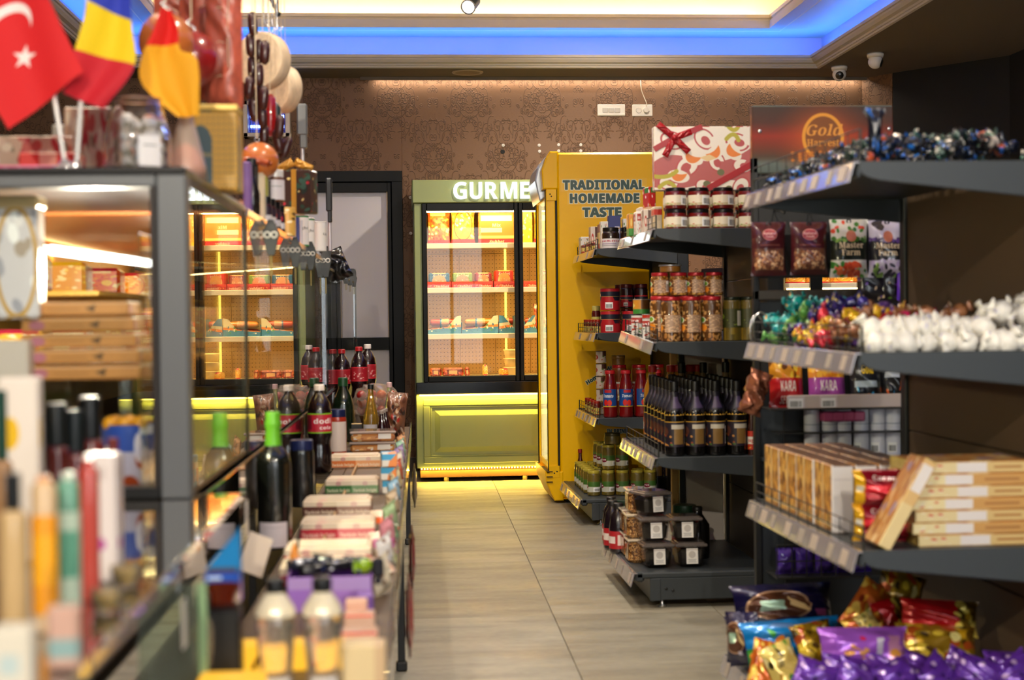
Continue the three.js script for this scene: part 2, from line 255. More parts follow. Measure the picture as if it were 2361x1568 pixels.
// stepped ceiling: soffit, blue cove, inner step, warm cove, upper ceiling
{
  const frame = (x0, x1, n, f, X0, X1, N, F, y0, y1) => [bx(X0, X1, y0, y1, -F, -f, 0.001), bx(X0, X1, y0, y1, -n, -N, 0.001), bx(X0, x0, y0, y1, -n, -f, 0.001), bx(x1, X1, y0, y1, -n, -f, 0.001)];
  const A = { x0: -1.85, x1: 2.85, n: 1.6, f: 10.0 }, B = { x0: -1.55, x1: 2.56, n: 2.2, f: 9.98 };
  struct('ceiling', frame(A.x0 - 0.08, A.x1 + 0.08, A.n - 0.08, A.f + 0.08, -3.4, 4.28, -3.2, 10.6, SOFFIT, SOFFIT + 0.05), ceilPaint);
  struct('ceiling_step', frame(B.x0, B.x1, B.n, B.f, -3.4, 4.28, -3.2, 10.6, 3.046, 3.1), M(0xc0bcb8, 0.8));
  struct('ceiling_upper', bx(-3.4, 4.28, 3.42, 3.5, 3.2, -10.6), M(0xd8ccb8, 0.85));
  struct('trim_1', frame(-2.02, 3.02, 1.4, 10.31, -2.12, 3.12, 1.3, 10.41, SOFFIT + 0.05, 3.046), M(0xb8aac4, 0.8));     // riser behind the blue light
  struct('trim_2', frame(B.x0 - 0.14, B.x1 + 0.14, B.n - 0.14, B.f + 0.14, B.x0 - 0.24, B.x1 + 0.24, B.n - 0.24, B.f + 0.24, 3.1, 3.42), M(0xd8ccb8, 0.8));
  const crown = (R, y, k) => {                     // moulded profile swept round the rectangle R; out = away from the opening
    const prof = [[0.085, 0], [0.07, 0.004], [0.066, 0.014], [0.058, 0.016], [0.052, 0.026], [0.03, 0.034], [0.016, 0.05], [0.012, 0.06], [0.002, 0.063], [0, 0.08], [0.012, 0.082]].map(([a, b]) => [a * k, b * k]), gs = [];
    const P4 = (o, yy) => [[R.x0 - o, yy, -(R.n - o)], [R.x1 + o, yy, -(R.n - o)], [R.x1 + o, yy, -(R.f + o)], [R.x0 - o, yy, -(R.f + o)]];
    for (let i = 0; i + 1 < prof.length; i++) { const a = P4(prof[i][0], y + prof[i][1]), b = P4(prof[i + 1][0], y + prof[i + 1][1]); for (let s = 0; s < 4; s++) { const t = (s + 1) % 4, q = [a[s], b[s], b[t], a[s], b[t], a[t]], g = new THREE.BufferGeometry(); g.setAttribute('position', new THREE.Float32BufferAttribute(q.flat(), 3)); g.setAttribute('uv', new THREE.Float32BufferAttribute(new Array(12).fill(0), 2)); g.computeVertexNormals(); gs.push(g); } }
    return gs;
  };
  struct('trim_3', crown(A, SOFFIT - 0.002, 1.0), M(0xb4b0aa, 0.6));
  struct('trim_4', crown(B, 3.044, 1.2), M(0xe0d4b8, 0.6));
  // light strips lying behind the two lips
  const strip = (name, label, c, k, R, o, y, s) => { S(name, label, 'led strip', frame(R.x0 - o, R.x1 + o, R.n - o, R.f + o, R.x0 - o - s, R.x1 + o + s, R.n - o - s, R.f + o + s, y, y + 0.012), glow(c, k)); };
  strip('led_strip', 'blue light strip in the lower ceiling cove', BLUE, COVE_BLUE, A, 0.07, SOFFIT + 0.055, 0.03);
  strip('led_strip', 'warm white light strip in the upper ceiling cove', AMBER.clone().lerp(WARM, 0.4), COVE_WARM, B, 0.05, 3.105, 0.02);
  area(BLUE, COVE_BLUE * 0.4, 4.6, 0.03, V(0.5, 2.88, -10.12), V(0.5, 3.4, -10.3)); area(BLUE, COVE_BLUE * 0.4, 0.03, 8, V(2.95, 2.88, -6), V(3.05, 3.4, -6)); area(BLUE, COVE_BLUE * 0.4, 0.03, 8, V(-1.95, 2.88, -6), V(-2.05, 3.4, -6));
  area(WARM, COVE_WARM * 0.4, 4.0, 0.03, V(0.5, 3.15, -10.06), V(0.5, 3.6, -10.1)); area(WARM, COVE_WARM * 0.4, 0.03, 7, V(2.65, 3.15, -6), V(2.7, 3.6, -6)); area(WARM, COVE_WARM * 0.4, 0.03, 7, V(-1.64, 3.15, -6), V(-1.7, 3.6, -6));
}
S('led_strip', 'thin warm light strip along the top edge of the papered wall', 'led strip', bx(-0.2, 3.36, SOFFIT - 0.008, SOFFIT - 0.001, BACK + 0.02, BACK + 0.035, 0.001), glow(WARM, 1.2)); struct('trim_5', bx(-0.25, 3.39, SOFFIT - 0.022, SOFFIT, BACK + 0.05, BACK + 0.06, 0.001), ceilPaint); area(WARM, 30, 3.5, 0.015, V(1.6, SOFFIT - 0.01, BACK + 0.03), V(1.6, SOFFIT - 0.6, BACK + 0.0));
// spotlights hanging from the upper ceiling: one shows at the top of the picture, the others light the aisle out of view
function spotlight(label, p, aim, k) {
  const roof = p.z > -1.5 ? SOFFIT : 3.42;
  const t = T('spotlight', label, 'spotlight', p), dir = aim.clone().sub(p).normalize(), q = new THREE.Quaternion().setFromUnitVectors(V(0, -1, 0), dir);
  const turn = (g) => g.applyQuaternion(q);
  P(t, 'stem', [rod([0, 0.02, 0], [0, roof - p.y, 0], 0.007, 8), mv(cyl(0.045, 0.02, 16), 0, roof - 0.02 - p.y, 0)], M(0x2a2a2a, 0.4, 0.6));
  P(t, 'housing', [turn(lathe([[0, 0.07], [0.03, 0.068], [0.036, 0.05], [0.04, -0.05], [0.042, -0.055], [0.037, -0.055], [0.035, -0.03]], 24))], M(0x51605c, 0.35, 0.7));
  P(t, 'rim', turn(lathe([[0.036, -0.056], [0.043, -0.062], [0.043, -0.05], [0.038, -0.048]], 24)), M(0xd8d8d8, 0.3, 0.6));
  P(t, 'bulb', turn(lathe([[0, -0.05], [0.02, -0.05], [0.034, -0.045], [0, -0.04]], 20)), glow(WARM.clone().lerp(COOL, 0.35), 30));
  const l = new THREE.SpotLight(WARM.clone().lerp(COOL, 0.12), k, 0, 1.05, 0.8, 2); l.position.copy(p).addScaledVector(dir, 0.075); l.target.position.copy(aim); l.castShadow = true; l.shadow.radius = 2; l.name = 'spot'; scene.add(l, l.target);
  return t;
}
spotlight('small grey spotlight glowing white at the top of the picture', at(1087, 8, 8.4), V(-0.75, 1.2, -6.0), SPOT * 0.6);
[[0.6, 3.2, -3.0, 0.5, -3.4, 'over the near aisle'], [0.4, 3.2, -4.9, 0.75, -5.0, 'over the oil bottles'], [0.5, 3.2, -6.9, 0.8, -6.9, 'over the middle of the aisle'], [1.4, 3.2, -8.6, 1.5, -10.3, 'aimed at the papered wall'], [-0.9, 3.2, -3.6, -0.25, -3.6, 'over the glass counter'], [-0.6, 3.2, -6, -0.1, -6.1, 'over the far end of the counter']].forEach(([x, y, z, ax, az, w]) => spotlight('small grey ceiling spotlight ' + w, V(x, y, z), V(ax, 0, az), w.includes('wall') ? WALLSPOT : SPOT));
[[-0.9, 2.66, 0.9, -0.5, 1.2, -2.6, 'behind the photographer over the counter'], [0.5, 2.66, 1.2, 0.8, 0.9, -6.0, 'behind the photographer over the aisle'], [1.5, 2.66, 0.7, 1.3, 0.7, -3.4, 'behind the photographer over the sweets'], [-0.2, 3.2, -5.2, -0.6, 1.3, -10.4, 'facing the door']].forEach(([x, y, z, ax, ay, az, w]) => spotlight('small grey ceiling spotlight ' + w, V(x, y, z), V(ax, ay, az), w.includes('counter') ? COUNTER : w.includes('door') ? 2.2 : w.includes('aisle') ? FRONT * 2 : FRONT));  // the three behind the photographer are added to fill the fronts with light
// things on the back wall and soffit
{
  const p = at(1078, 167, 10.25); const t = T('ceiling_speaker', 'round pale recessed speaker in the soffit above the green refrigerator', 'speaker', V(p.x, SOFFIT, p.z));
  P(t, 'ring', lathe([[0.085, 0], [0.09, -0.006], [0.105, -0.006], [0.11, 0]], 28), M(0xa09080, 0.5)); P(t, 'grille', lathe([[0, -0.004], [0.085, -0.004], [0.086, 0]], 28), M(0x8a7866, 0.7));
  const dome = (px, py, D, turn, label) => { const c = at(px, py, D), q = T('security_camera', label, 'camera', V(c.x, SOFFIT, c.z), turn); P(q, 'mount', lathe([[0, 0], [0.054, 0], [0.055, -0.012], [0.05, -0.03], [0.0, -0.03]], 24), M(0xe8e4e0, 0.4)); const ball = P(q, 'ball', rot(new THREE.SphereGeometry(0.047, 20, 14), 0, 0, 0).translate(0, -0.055, 0), M(0xe4e0dc, 0.4)); P(ball, 'lens', rot(lathe([[0, 0.05], [0.02, 0.048], [0.028, 0.04], [0.028, 0.03]], 18), 1.9, 0, 0).translate(0, -0.055, 0), GL(0x111111)); };
  dome(1935, 152, 10.0, -0.25, 'white dome security camera with black lens, lower of the pair'); dome(2018, 122, 9.5, 1.2, 'white dome security camera turned away, higher and nearer of the pair');
  const white = M(0xd8d0c4, 0.4), grey = M(0xb8b0a6, 0.45), z = BACK;
  const a = at(1377, 241, 10.5), b = at(1441, 268, 10.5), s1 = T('switch_plate', 'long white switch plate on the papered wall', 'switch', V((a.x + b.x) / 2, (a.y + b.y) / 2, z)); const w = b.x - a.x, h = a.y - b.y;
  P(s1, 'plate', cbox(w, h, 0.012, 0.004).translate(0, 0, 0.006), white); for (let i = 0; i < 3; i++) P(s1, 'rocker', cbox(w * 0.2, h * 0.42, 0.008, 0.003).translate((i - 1) * w * 0.22, 0, 0.014), grey); P(s1, 'lower_lip', cbox(w * 0.98, h * 0.16, 0.01, 0.003).translate(0, -h * 0.38, 0.012), white);
  const c = at(1457, 241, 10.5), d = at(1504, 269, 10.5), s2 = T('socket_plate', 'white double socket with a plugged-in cable on the papered wall', 'socket', V((c.x + d.x) / 2, (c.y + d.y) / 2, z)); const w2 = d.x - c.x;
  P(s2, 'plate', cbox(w2, h, 0.012, 0.004).translate(0, 0, 0.006), white); P(s2, 'outlet', rot(lathe([[0, -0.004], [0.018, -0.004], [0.021, 0.003], [0.019, 0.003]], 20), Math.PI / 2).translate(-w2 * 0.18, 0, 0.013), grey);
  const cd = T('plug_cable', 'thin white cable running from the socket up to the soffit', 'cable', V((c.x + d.x) / 2 + w2 * 0.17, (c.y + d.y) / 2, z)); P(cd, 'plug', rot(cyl(0.02, 0.03, 16), Math.PI / 2).translate(0, 0, 0.012), white); P(cd, 'cord', tube([[0, 0, 0.03], [0.0, 0.05, 0.035], [-0.01, 0.09, 0.01], [-0.03, 0.15, 0.006], [-0.035, SOFFIT - (c.y + d.y) / 2, 0.006]], 0.0025, 6, 30), M(0xc8bca8, 0.5));
  let i = 0; for (const [px, py, w3] of [[1160, 335, 'above the dark hole left of the yellow refrigerator'], [1243, 335, 'upper, leftmost pair over the yellow refrigerator'], [1244, 349, 'lower, leftmost pair over the yellow refrigerator'], [1288, 334, 'upper, middle pair over the yellow refrigerator'], [1288, 348, 'lower, middle pair over the yellow refrigerator'], [1339, 334, 'upper, right pair over the yellow refrigerator'], [1339, 348, 'lower, right pair over the yellow refrigerator'], [946, 456, 'upper, between the door and the green refrigerator'], [947, 538, 'lower, between the door and the green refrigerator']]) { const q = at(px, py, 10.5); S('wall_plug', 'small white wall plug, ' + w3, 'wall plug', [rot(lathe([[0.004, 0], [0.011, 0], [0.011, 0.005], [0.004, 0.005]], 12), Math.PI / 2), cbox(0.004, 0.016, 0.003, 0.0005).translate(0, 0, 0.004)], M(0xe0d8d0, 0.5), V(q.x, q.y, z)); }
  const q = at(1159, 350, 10.5); S('wall_plug', 'empty dark wall plug hole left of the yellow refrigerator', 'wall plug', rot(lathe([[0, 0.002], [0.009, 0.002], [0.014, 0.004], [0.016, 0]], 14), Math.PI / 2), M(0x0a0808, 0.7), V(q.x, q.y, z));
}
{ // insect killer lamp
  const a = at(556, 228, 10.3), b = at(667, 312, 10.3), w = b.x - a.x, h = a.y - b.y, t = T('insect_killer_lamp', 'wall-hung insect killer lamp with blue tubes and pale frame', 'insect lamp', V((a.x + b.x) / 2, (a.y + b.y) / 2, BACK));
  P(t, 'frame', [cbox(w, 0.03, 0.12, 0.004).translate(0, h / 2 - 0.015, 0.06), cbox(w, 0.03, 0.12, 0.004).translate(0, -h / 2 + 0.015, 0.06), cbox(0.035, h, 0.12, 0.004).translate(w / 2 - 0.017, 0, 0.06), cbox(0.035, h, 0.12, 0.004).translate(-w / 2 + 0.017, 0, 0.06)], M(0xb8aca0, 0.4, 0.3));
  P(t, 'reflector', cbox(w - 0.06, h - 0.05, 0.01, 0.002).translate(0, 0, 0.012), M(0x4050a0, 0.35, 0.3));
  for (const y of [0.025, -0.045]) { P(t, 'tube', rot(cyl(0.011, w - 0.09, 12, -(w - 0.09) / 2), 0, 0, Math.PI / 2).translate(0, y, 0.05), glow(new THREE.Color(0.25, 0.4, 1), 6)); area(new THREE.Color(0.25, 0.4, 1), 2, w - 0.1, 0.02, V(t.position.x, t.position.y + y, BACK + 0.065), V(t.position.x, t.position.y + y, 0)); }
  const wires = []; for (let i = 0; i < 22; i++) wires.push(rod([-w / 2 + 0.04 + i * (w - 0.08) / 21, -h / 2 + 0.03, 0.1], [-w / 2 + 0.04 + i * (w - 0.08) / 21, h / 2 - 0.03, 0.1], 0.0016, 4)); for (const y of [-0.08, 0, 0.08]) wires.push(rod([-w / 2 + 0.04, y, 0.1], [w / 2 - 0.04, y, 0.1], 0.0016, 4)); P(t, 'guard', wires, M(0x101020, 0.4, 0.5));
}

// ---------- the refrigerators at the back ----------
const font = await new FontLoader().loadAsync('fonts/droid/droid_sans_bold.typeface.json');
const YEL = new THREE.Color(1, 0.72, 0.3), LEDY = new THREE.Color(1, 0.66, 0.1);
const olive = M(0x8e9a62, 0.42), blackTrim = M(0x090a0a, 0.4, 0, { specularIntensity: 0.4 }), peg = M(0xb08c58, 0.6);
const pegArt = art(256, 256, '#b8935c', [['f', (x, w, h) => { for (let i = 0; i < 10; i++) for (let j = 0; j < 10; j++) { x.fillStyle = '#3a2a14'; x.beginPath(); x.arc((i + 0.5) * w / 10, (j + 0.5) * h / 10, 2.6, 0, 7); x.fill(); x.fillStyle = '#e8c890'; x.fillRect((i + 0.5) * w / 10 - 2, (j + 0.5) * h / 10 + 2.4, 4, 1.5); } x.fillStyle = 'rgba(60,40,10,.5)'; x.fillRect(0, h - 2, w, 2); }]]);
const trayRed = art(256, 96, '#b41a16', [['p', [0, 0, 1, 0, 1, 0.3, 0.7, 0.42, 0.4, 0.3, 0, 0.42], '#d8402c'], ['t', 'Suhhet', 0.62, 0.66, 0.42, '#f8dcb0', 'italic bold', 'serif'], ['n', 12, 0.03, ['#f0a040', '#7a1010'], 0, 0.4, 0.4, 1]]);
const packArt = (bg, c2) => art(192, 128, bg, [['t', 'Suhhet', 0.5, 0.24, 0.26, '#fff0d0', 'italic bold', 'serif'], ['c', 0.5, 0.68, 0.34, c2], ['n', 30, 0.04, ['#e8a060', '#f4c890', c2], 0.2, 0.5, 0.8, 0.95]]);
const packs = [packArt('#1f5f8a', '#e8a070'), packArt('#7a9a30', '#e89068'), packArt('#8c1018', '#e0905c'), packArt('#d83018', '#f0a850')];
const tallArt = [art(192, 256, '#e8641c', [['n', 60, 0.06, ['#f8c040', '#fff0b0', '#d03818', '#f09020'], 0, 0.15, 1, 0.85], ['r', 0, 0.86, 1, 0.14, '#c02848'], ['r', 0.1, 0.06, 0.7, 0.12, '#f8e0a0'], ['c', 0.7, 0.5, 0.12, '#ffd850']]), art(192, 256, '#f0b440', [['n', 60, 0.06, ['#ffe080', '#fff6d0', '#e89028', '#f8c850'], 0, 0.05, 1, 0.8], ['o', 0.5, 0.45, 0.4, '#d86020', 0.42, 6], ['r', 0, 0.84, 1, 0.16, '#d03050']]), art(256, 256, '#e07828', [['r', 0.06, 0.12, 0.88, 0.17, '#fff4c8'], ['t', 'Mix', 0.5, 0.42, 0.14, '#fff0c0'], ['r', 0.06, 0.5, 0.6, 0.14, '#ffeeb0'], ['r', 0, 0.74, 1, 0.08, '#ffd070'], ['r', 0, 0.84, 1, 0.16, '#b82030'], ['t', 'Suhhet', 0.5, 0.92, 0.12, '#f4d0a0', 'italic bold', 'serif']]), art(192, 256, '#e8a030', [['n', 40, 0.07, ['#ffd860', '#fff0b0', '#f0b030']], ['r', 0, 0.85, 1, 0.15, '#e8c020']])];
const blueArt = art(256, 128, '#3f87a8', [['p', [0, 0.45, 0.55, 0.4, 0.85, 0.1, 1, 0, 1, 0.5, 0.3, 0.7, 0, 0.6], '#e8dcb0'], ['p', [0, 0.62, 1, 0.5, 1, 0.62, 0, 0.76], '#f08a30'], ['n', 14, 0.03, ['#f4e8c0', '#5fa048', '#2c6a90'], 0.1, 0.5, 0.9, 0.9]]);
const meatArt = art(192, 96, '#7a2414', [['n', 60, 0.07, ['#a83a20', '#c85030', '#5a1810', '#e08050']], ['r', 0.3, 0.3, 0.4, 0.4, '#e0b070']]);
{
  const F = T('display_refrigerator', 'olive green display refrigerator with glowing shelves and lit sign at the back wall', 'refrigerator');
  const z = -9.75, s = (px, py) => at(px, py, 9.75), L = s(957, 700).x, R = L + 1.43, fl = 0;
  const yTop = s(1100, 415).y, yHead = s(1100, 468).y, yGlassB = s(1100, 880).y, yStone = s(1100, 907).y, yPanB = s(1100, 1078).y, yPl = s(1100, 1100).y;
  const zb = -10.45, dx0 = s(975, 700).x, gx0 = s(986, 700).x, gx1 = s(1187, 700).x, mx1 = s(1207, 700).x, dx1 = 2 * (gx1 + mx1) / 2 - dx0, gx2 = dx1 - 0.035;
  const gT = s(1100, 486).y, gB = s(1100, 866).y;
  P(F, 'header', [bx(L - 0.01, R + 0.01, yHead, yTop, zb, z + 0.02, 0.006)], olive);
  P(F, 'side_panel', bx(L, dx0, yStone, yHead, zb, z, 0.004), olive); P(F, 'side_panel', bx(dx1, R, yStone, yHead, zb, z, 0.004), olive);
  P(F, 'black_ledge', bx(L, R, yStone, yGlassB, zb, z + 0.032, 0.004), M(0x0a0b0c, 0.12));
  // lower front with raised panel
  const lw = [bx(L, R, yPanB, yStone, zb, z - 0.012, 0.003)], yT2 = yStone - 0.035, yB2 = yPanB + 0.03, x2 = L + 0.045, x3 = R - 0.045;
  P(F, 'lower_front', lw, olive);
  const fr = (x0, x1, y0, y1, t, d) => [bx(x0, x1, y1 - t, y1, z - 0.014, z + d, 0.006), bx(x0, x1, y0, y0 + t, z - 0.014, z + d, 0.006), bx(x0, x0 + t, y0 + t, y1 - t, z - 0.014, z + d - 0.0006, 0.004), bx(x1 - t, x1, y0 + t, y1 - t, z - 0.014, z + d - 0.0006, 0.004)];
  P(F, 'panel_moulding', [...fr(x2, x3, yB2, yT2, 0.045, 0.0), ...fr(x2 + 0.045, x3 - 0.045, yB2 + 0.045, yT2 - 0.045, 0.012, -0.004)], olive);
  { const a = x2 + 0.075, b = x3 - 0.075, c = yB2 + 0.075, d = yT2 - 0.075, e = 0.035, q = [], f = z - 0.012, g = z + 0.004, quad = (...p) => q.push(...p[0], ...p[1], ...p[2], ...p[0], ...p[2], ...p[3]); const o = [[a, c, f], [b, c, f], [b, d, f], [a, d, f]], i = [[a + e, c + e, g], [b - e, c + e, g], [b - e, d - e, g], [a + e, d - e, g]]; quad(...i); for (let k = 0; k < 4; k++) quad(o[k], o[(k + 1) % 4], i[(k + 1) % 4], i[k]); const ge = new THREE.BufferGeometry(); ge.setAttribute('position', new THREE.Float32BufferAttribute(q, 3)); ge.setAttribute('uv', new THREE.Float32BufferAttribute(new Array(q.length / 3 * 2).fill(0), 2)); ge.computeVertexNormals(); P(F, 'raised_panel', ge, olive); }
  P(F, 'light_bar', bx(L + 0.02, R - 0.02, yStone - 0.012, yStone - 0.002, z + 0.012, z + 0.026, 0.002), glow(LEDY, 10)); area(LEDY, 75, R - L, 0.012, V((L + R) / 2, yStone - 0.014, z + 0.019), V((L + R) / 2, 0, z - 0.2));
  P(F, 'plinth', bx(L + 0.02, R - 0.02, yPl, yPanB, zb, z - 0.02, 0.003), M(0x6a4a20, 0.45, 0.2));
  { const n = 72, one = new THREE.SphereGeometry(0.0045, 8, 6), gs = []; for (let i = 0; i < n; i++) gs.push(one.clone().translate(L + 0.03 + i * (R - L - 0.06) / (n - 1), yPanB - 0.004, z - 0.006)); const m = P(F, 'led_row', gs, glow(LEDY, 26)); m.userData.kind = 'stuff'; area(LEDY, 110, R - L, 0.01, V((L + R) / 2, yPanB - 0.012, z - 0.006), V((L + R) / 2, 0, z + 0.012)); }
  for (const px of [1028, 1210]) { const x = s(px, 1104).x; P(F, 'castor', [bx(x - 0.012, x + 0.02, yPl - 0.05, yPl, z - 0.06, z - 0.03, 0.004), rot(cyl(0.025, 0.02, 14, -0.01), 0, 0, Math.PI / 2).translate(x, 0.025, z - 0.045)], M(0xa89858, 0.4, 0.5)); }
  // letters
  const word = 'GURME', x0 = s(1045, 440).x, x1 = s(1220, 440).x, yb = s(1130, 459).y, yt = s(1130, 421).y, gs = word.split('').map((c) => new TextGeometry(c, { font, size: 1, depth: 0.25, curveSegments: 6, bevelEnabled: false }));
  let adv = 0; const spots = gs.map((g) => { g.computeBoundingBox(); const a = adv; adv += g.boundingBox.max.x - g.boundingBox.min.x + 0.2; return a; }), k = (x1 - x0) / (adv - 0.2), hh = gs[1].boundingBox.max.y;
  gs.forEach((g, i) => { g.translate(spots[i] - g.boundingBox.min.x, 0, 0); g.scale(k, (yt - yb) / hh, 0.06); P(F, 'sign_letter', g.translate(x0, yb, z + 0.021), glow(new THREE.Color(0.86, 0.93, 1), 1.6)); });
  area(COOL, 0.8, x1 - x0, yt - yb, V((x0 + x1) / 2, (yt + yb) / 2, z + 0.045), V((x0 + x1) / 2, (yt + yb) / 2, 0));
  // doors with glass
  const door = (a, b, ga, gb) => { const d = new THREE.Group(); d.name = numbered('door'); F.add(d); P(d, 'door_frame', [bx(a, ga, yGlassB, yHead, z - 0.02, z + 0.015, 0.004), bx(gb, b, yGlassB, yHead, z - 0.02, z + 0.015, 0.004), bx(ga, gb, gT, yHead, z - 0.02, z + 0.015, 0.004), bx(ga, gb, yGlassB, gB, z - 0.02, z + 0.015, 0.004)], blackTrim); P(d, 'pane', bx(ga, gb, gB, gT, z - 0.006, z, 0.001), M(0xfffdf8, 0, 0, { transmission: 1, thickness: 0, ior: 1.5, specularIntensity: 0.4 })); };
  const mid = (gx1 + mx1) / 2; door(dx0, mid - 0.002, gx0, gx1); door(mid + 0.002, dx1, mx1, gx2);
  // inside
  const zi = -10.32; P(F, 'cabinet', [bx(dx0, dx1, yGlassB, yGlassB + 0.03, zb, z - 0.03), bx(dx0, dx1, yHead - 0.03, yHead, zb, z - 0.03), bx(dx0, dx0 + 0.02, yGlassB, yHead, zb, z - 0.03), bx(dx1 - 0.02, dx1, yGlassB, yHead, zb, z - 0.03), bx(dx0, dx1, yGlassB, yHead, zb, zi - 0.03)], M(0xd8c8a0, 0.6));
  for (let i = 0; i < 5; i++) for (let j = 0; j < 4; j++) { const a = dx0 + 0.02 + i * (dx1 - dx0 - 0.04) / 5, b = a + (dx1 - dx0 - 0.04) / 5, c = yGlassB + 0.03 + j * (yHead - yGlassB - 0.06) / 4, d = c + (yHead - yGlassB - 0.06) / 4; P(F, 'pegboard_panel', bx(a, b - 0.002, c, d - 0.002, zi - 0.02, zi, 0.001, pegArt), PAPER); }
  const ys = [565, 668, 775].map((p) => s(1090, p).y + 0.012);
  for (const y of ys) { const sh = P(F, 'shelf', bx(dx0 + 0.02, dx1 - 0.02, y - 0.016, y, zi, z - 0.07, 0.003), M(0xd8d0b8, 0.4)); P(sh, 'price_rail', bx(dx0 + 0.02, dx1 - 0.02, y - 0.03, y + 0.004, z - 0.068, z - 0.06, 0.002), M(0xfff0c8, 0.3)); P(sh, 'led_tube', bx(dx0 + 0.03, dx1 - 0.03, y - 0.026, y - 0.018, z - 0.085, z - 0.077, 0.002), glow(YEL, 20)); area(YEL, FRIDGE * 1.3, dx1 - dx0 - 0.06, 0.02, V((dx0 + dx1) / 2, y - 0.028, z - 0.08), V((dx0 + dx1) / 2, 0, z - 0.25)); }
  P(F, 'led_tube', bx(dx0 + 0.03, dx1 - 0.03, gT - 0.006, gT + 0.006, z - 0.05, z - 0.035, 0.002), glow(YEL, 16)); area(YEL, FRIDGE * 2.6, dx1 - dx0 - 0.06, 0.03, V((dx0 + dx1) / 2, gT - 0.01, z - 0.045), V((dx0 + dx1) / 2, 1.0, z - 0.3));
  for (const x of [mid - 0.05, dx1 - 0.03]) P(F, 'led_tube', bx(x - 0.008, x + 0.008, gB + 0.02, gT - 0.02, -10.3, -10.29, 0.002), glow(LEDY, 1.6));
  P(F, 'mullion', bx(mid - 0.026, mid + 0.026, yGlassB + 0.001, yHead - 0.001, z - 0.05, z - 0.022, 0.003), blackTrim);
  // goods
  const zf = z - 0.14, row = ['far left', 'second from left', 'middle', 'fourth from left', 'fifth from left', 'sixth from left', 'seventh from left'];
  [[986, 1040, 0], [1040, 1097, 1], [1103, 1186, 2], [1188, 1228, 3], [1230, 1290, 1], [1292, 1350, 3]].forEach(([a, b, k2], i) => { const A = at(a, 540, 9.95).x, B = at(b - 2, 540, 9.95).x; const o = T('frozen_food_packet', `tall orange and yellow packet, ${row[i]} on the top shelf of the green refrigerator`, 'packet', V((A + B) / 2, ys[0], zf - 0.06), 0, 'packets on the top refrigerator shelf'); P(o, 'packet_body', k2 === 2 || k2 === 3 ? mv(cbox(B - A, 0.22, 0.1, 0.006, tallArt[k2]), 0, 0.11, 0) : mv(pillow(B - A, 0.235, 0.08, tallArt[k2]), 0, 0.117, 0), CARD); });
  [[985, 1040, 0], [1040, 1092, 1], [1092, 1136, 2], [1137, 1186, 3], [1205, 1240, 3], [1260, 1310, 0]].forEach(([a, b, k2], i) => { const A = at(a, 650, 9.95).x, B = at(b - 1, 650, 9.95).x, c = V((A + B) / 2, ys[1], zf - 0.06), w = B - A; const t = T('carton_tray', `red printed carton tray, ${row[i]} on the second refrigerator shelf`, 'tray', c, 0, 'carton trays on the second refrigerator shelf'); P(t, 'front', bx(-w / 2, w / 2, 0, 0.045, 0.074, 0.078, 0.001, trayRed), CARD); P(t, 'tray_base', [bx(-w / 2, w / 2, 0, 0.004, -0.12, 0.074), bx(-w / 2, -w / 2 + 0.003, 0, 0.05, -0.12, 0.074), bx(w / 2 - 0.003, w / 2, 0, 0.05, -0.12, 0.074)], M(0x9a1a14, 0.5)); if (i !== 4) { const h = k2 === 3 ? 0.1 : 0.085; for (let j = 0; j < 3; j++) S('meat_packet', `sealed meat packet ${['in front', 'in the middle', 'at the back'][j]} of the tray ${row[i]} on the second shelf`, 'packet', mv(cbox(w * 0.88, h, 0.03, 0.008, packs[k2]), 0, h / 2, 0), CARD, c.clone().add(V(0, 0.02, 0.045 - j * 0.05)), 0, 'meat packets in carton trays'); } });
  [[985, 1062, 1], [1064, 1147, 1], [1149, 1186, 0], [1207, 1236, 1]].forEach(([a, b, right], i) => { const A = at(a, 755, 9.95).x, B = at(b, 755, 9.95).x, w = B - A, c = V((A + B) / 2, ys[2], zf - 0.06); const t = T('sausage_tray', `light blue open carton holding sausages, ${row[i]} on the third refrigerator shelf`, 'tray', c, 0, 'blue cartons on the third refrigerator shelf');
    const shp = new THREE.Shape([[-w / 2, 0], [w / 2, 0], [w / 2, 0.125], [w / 2 - 0.03, 0.12], [w / 2 - 0.09, 0.05], [-w / 2, 0.035]].map(([x, y]) => new THREE.Vector2(right ? x : -x, y))), g = new THREE.ExtrudeGeometry(shp, { depth: 0.004, bevelEnabled: false }); const u = g.attributes.uv; for (let j = 0; j < u.count; j++) u.setXY(j, u.getX(j) / w + 0.5, u.getY(j) / 0.13); P(t, 'front', inRect(g, blueArt).translate(0, 0, 0.075), CARD);
    P(t, 'tray_base', [bx(-w / 2, w / 2, 0, 0.004, -0.12, 0.075), bx(-w / 2, -w / 2 + 0.003, 0, 0.08, -0.12, 0.075), bx(w / 2 - 0.003, w / 2, 0, 0.12, -0.12, 0.075)], M(0x4a8aa8, 0.5));
    for (let j = 0; j < 3; j++) { const col = [0xc04018, 0xe08828, 0xb03014][(i + j) % 3], sa = T('sausage', `plump sausage ${['upper', 'lower front', 'lower back'][j]} in the blue carton ${row[i]}`, 'sausage', c.clone().add(V(0, 0.03 + (j === 0 ? 0.05 : 0), j === 0 ? 0.01 : 0.035 - j * 0.045)), 0, 'sausages in blue cartons'); P(sa, 'casing', rot(lathe([[0, -w * 0.42], [0.012, -w * 0.41], [0.024, -w * 0.36], [0.026, 0], [0.024, w * 0.36], [0.012, w * 0.41], [0, w * 0.42]], 14), 0, 0, Math.PI / 2), GL(col)); P(sa, 'label', rot(band(0.0265, -w * 0.15, w * 0.12, 5, packs[j]), 0, 0, Math.PI / 2), CARD); } });
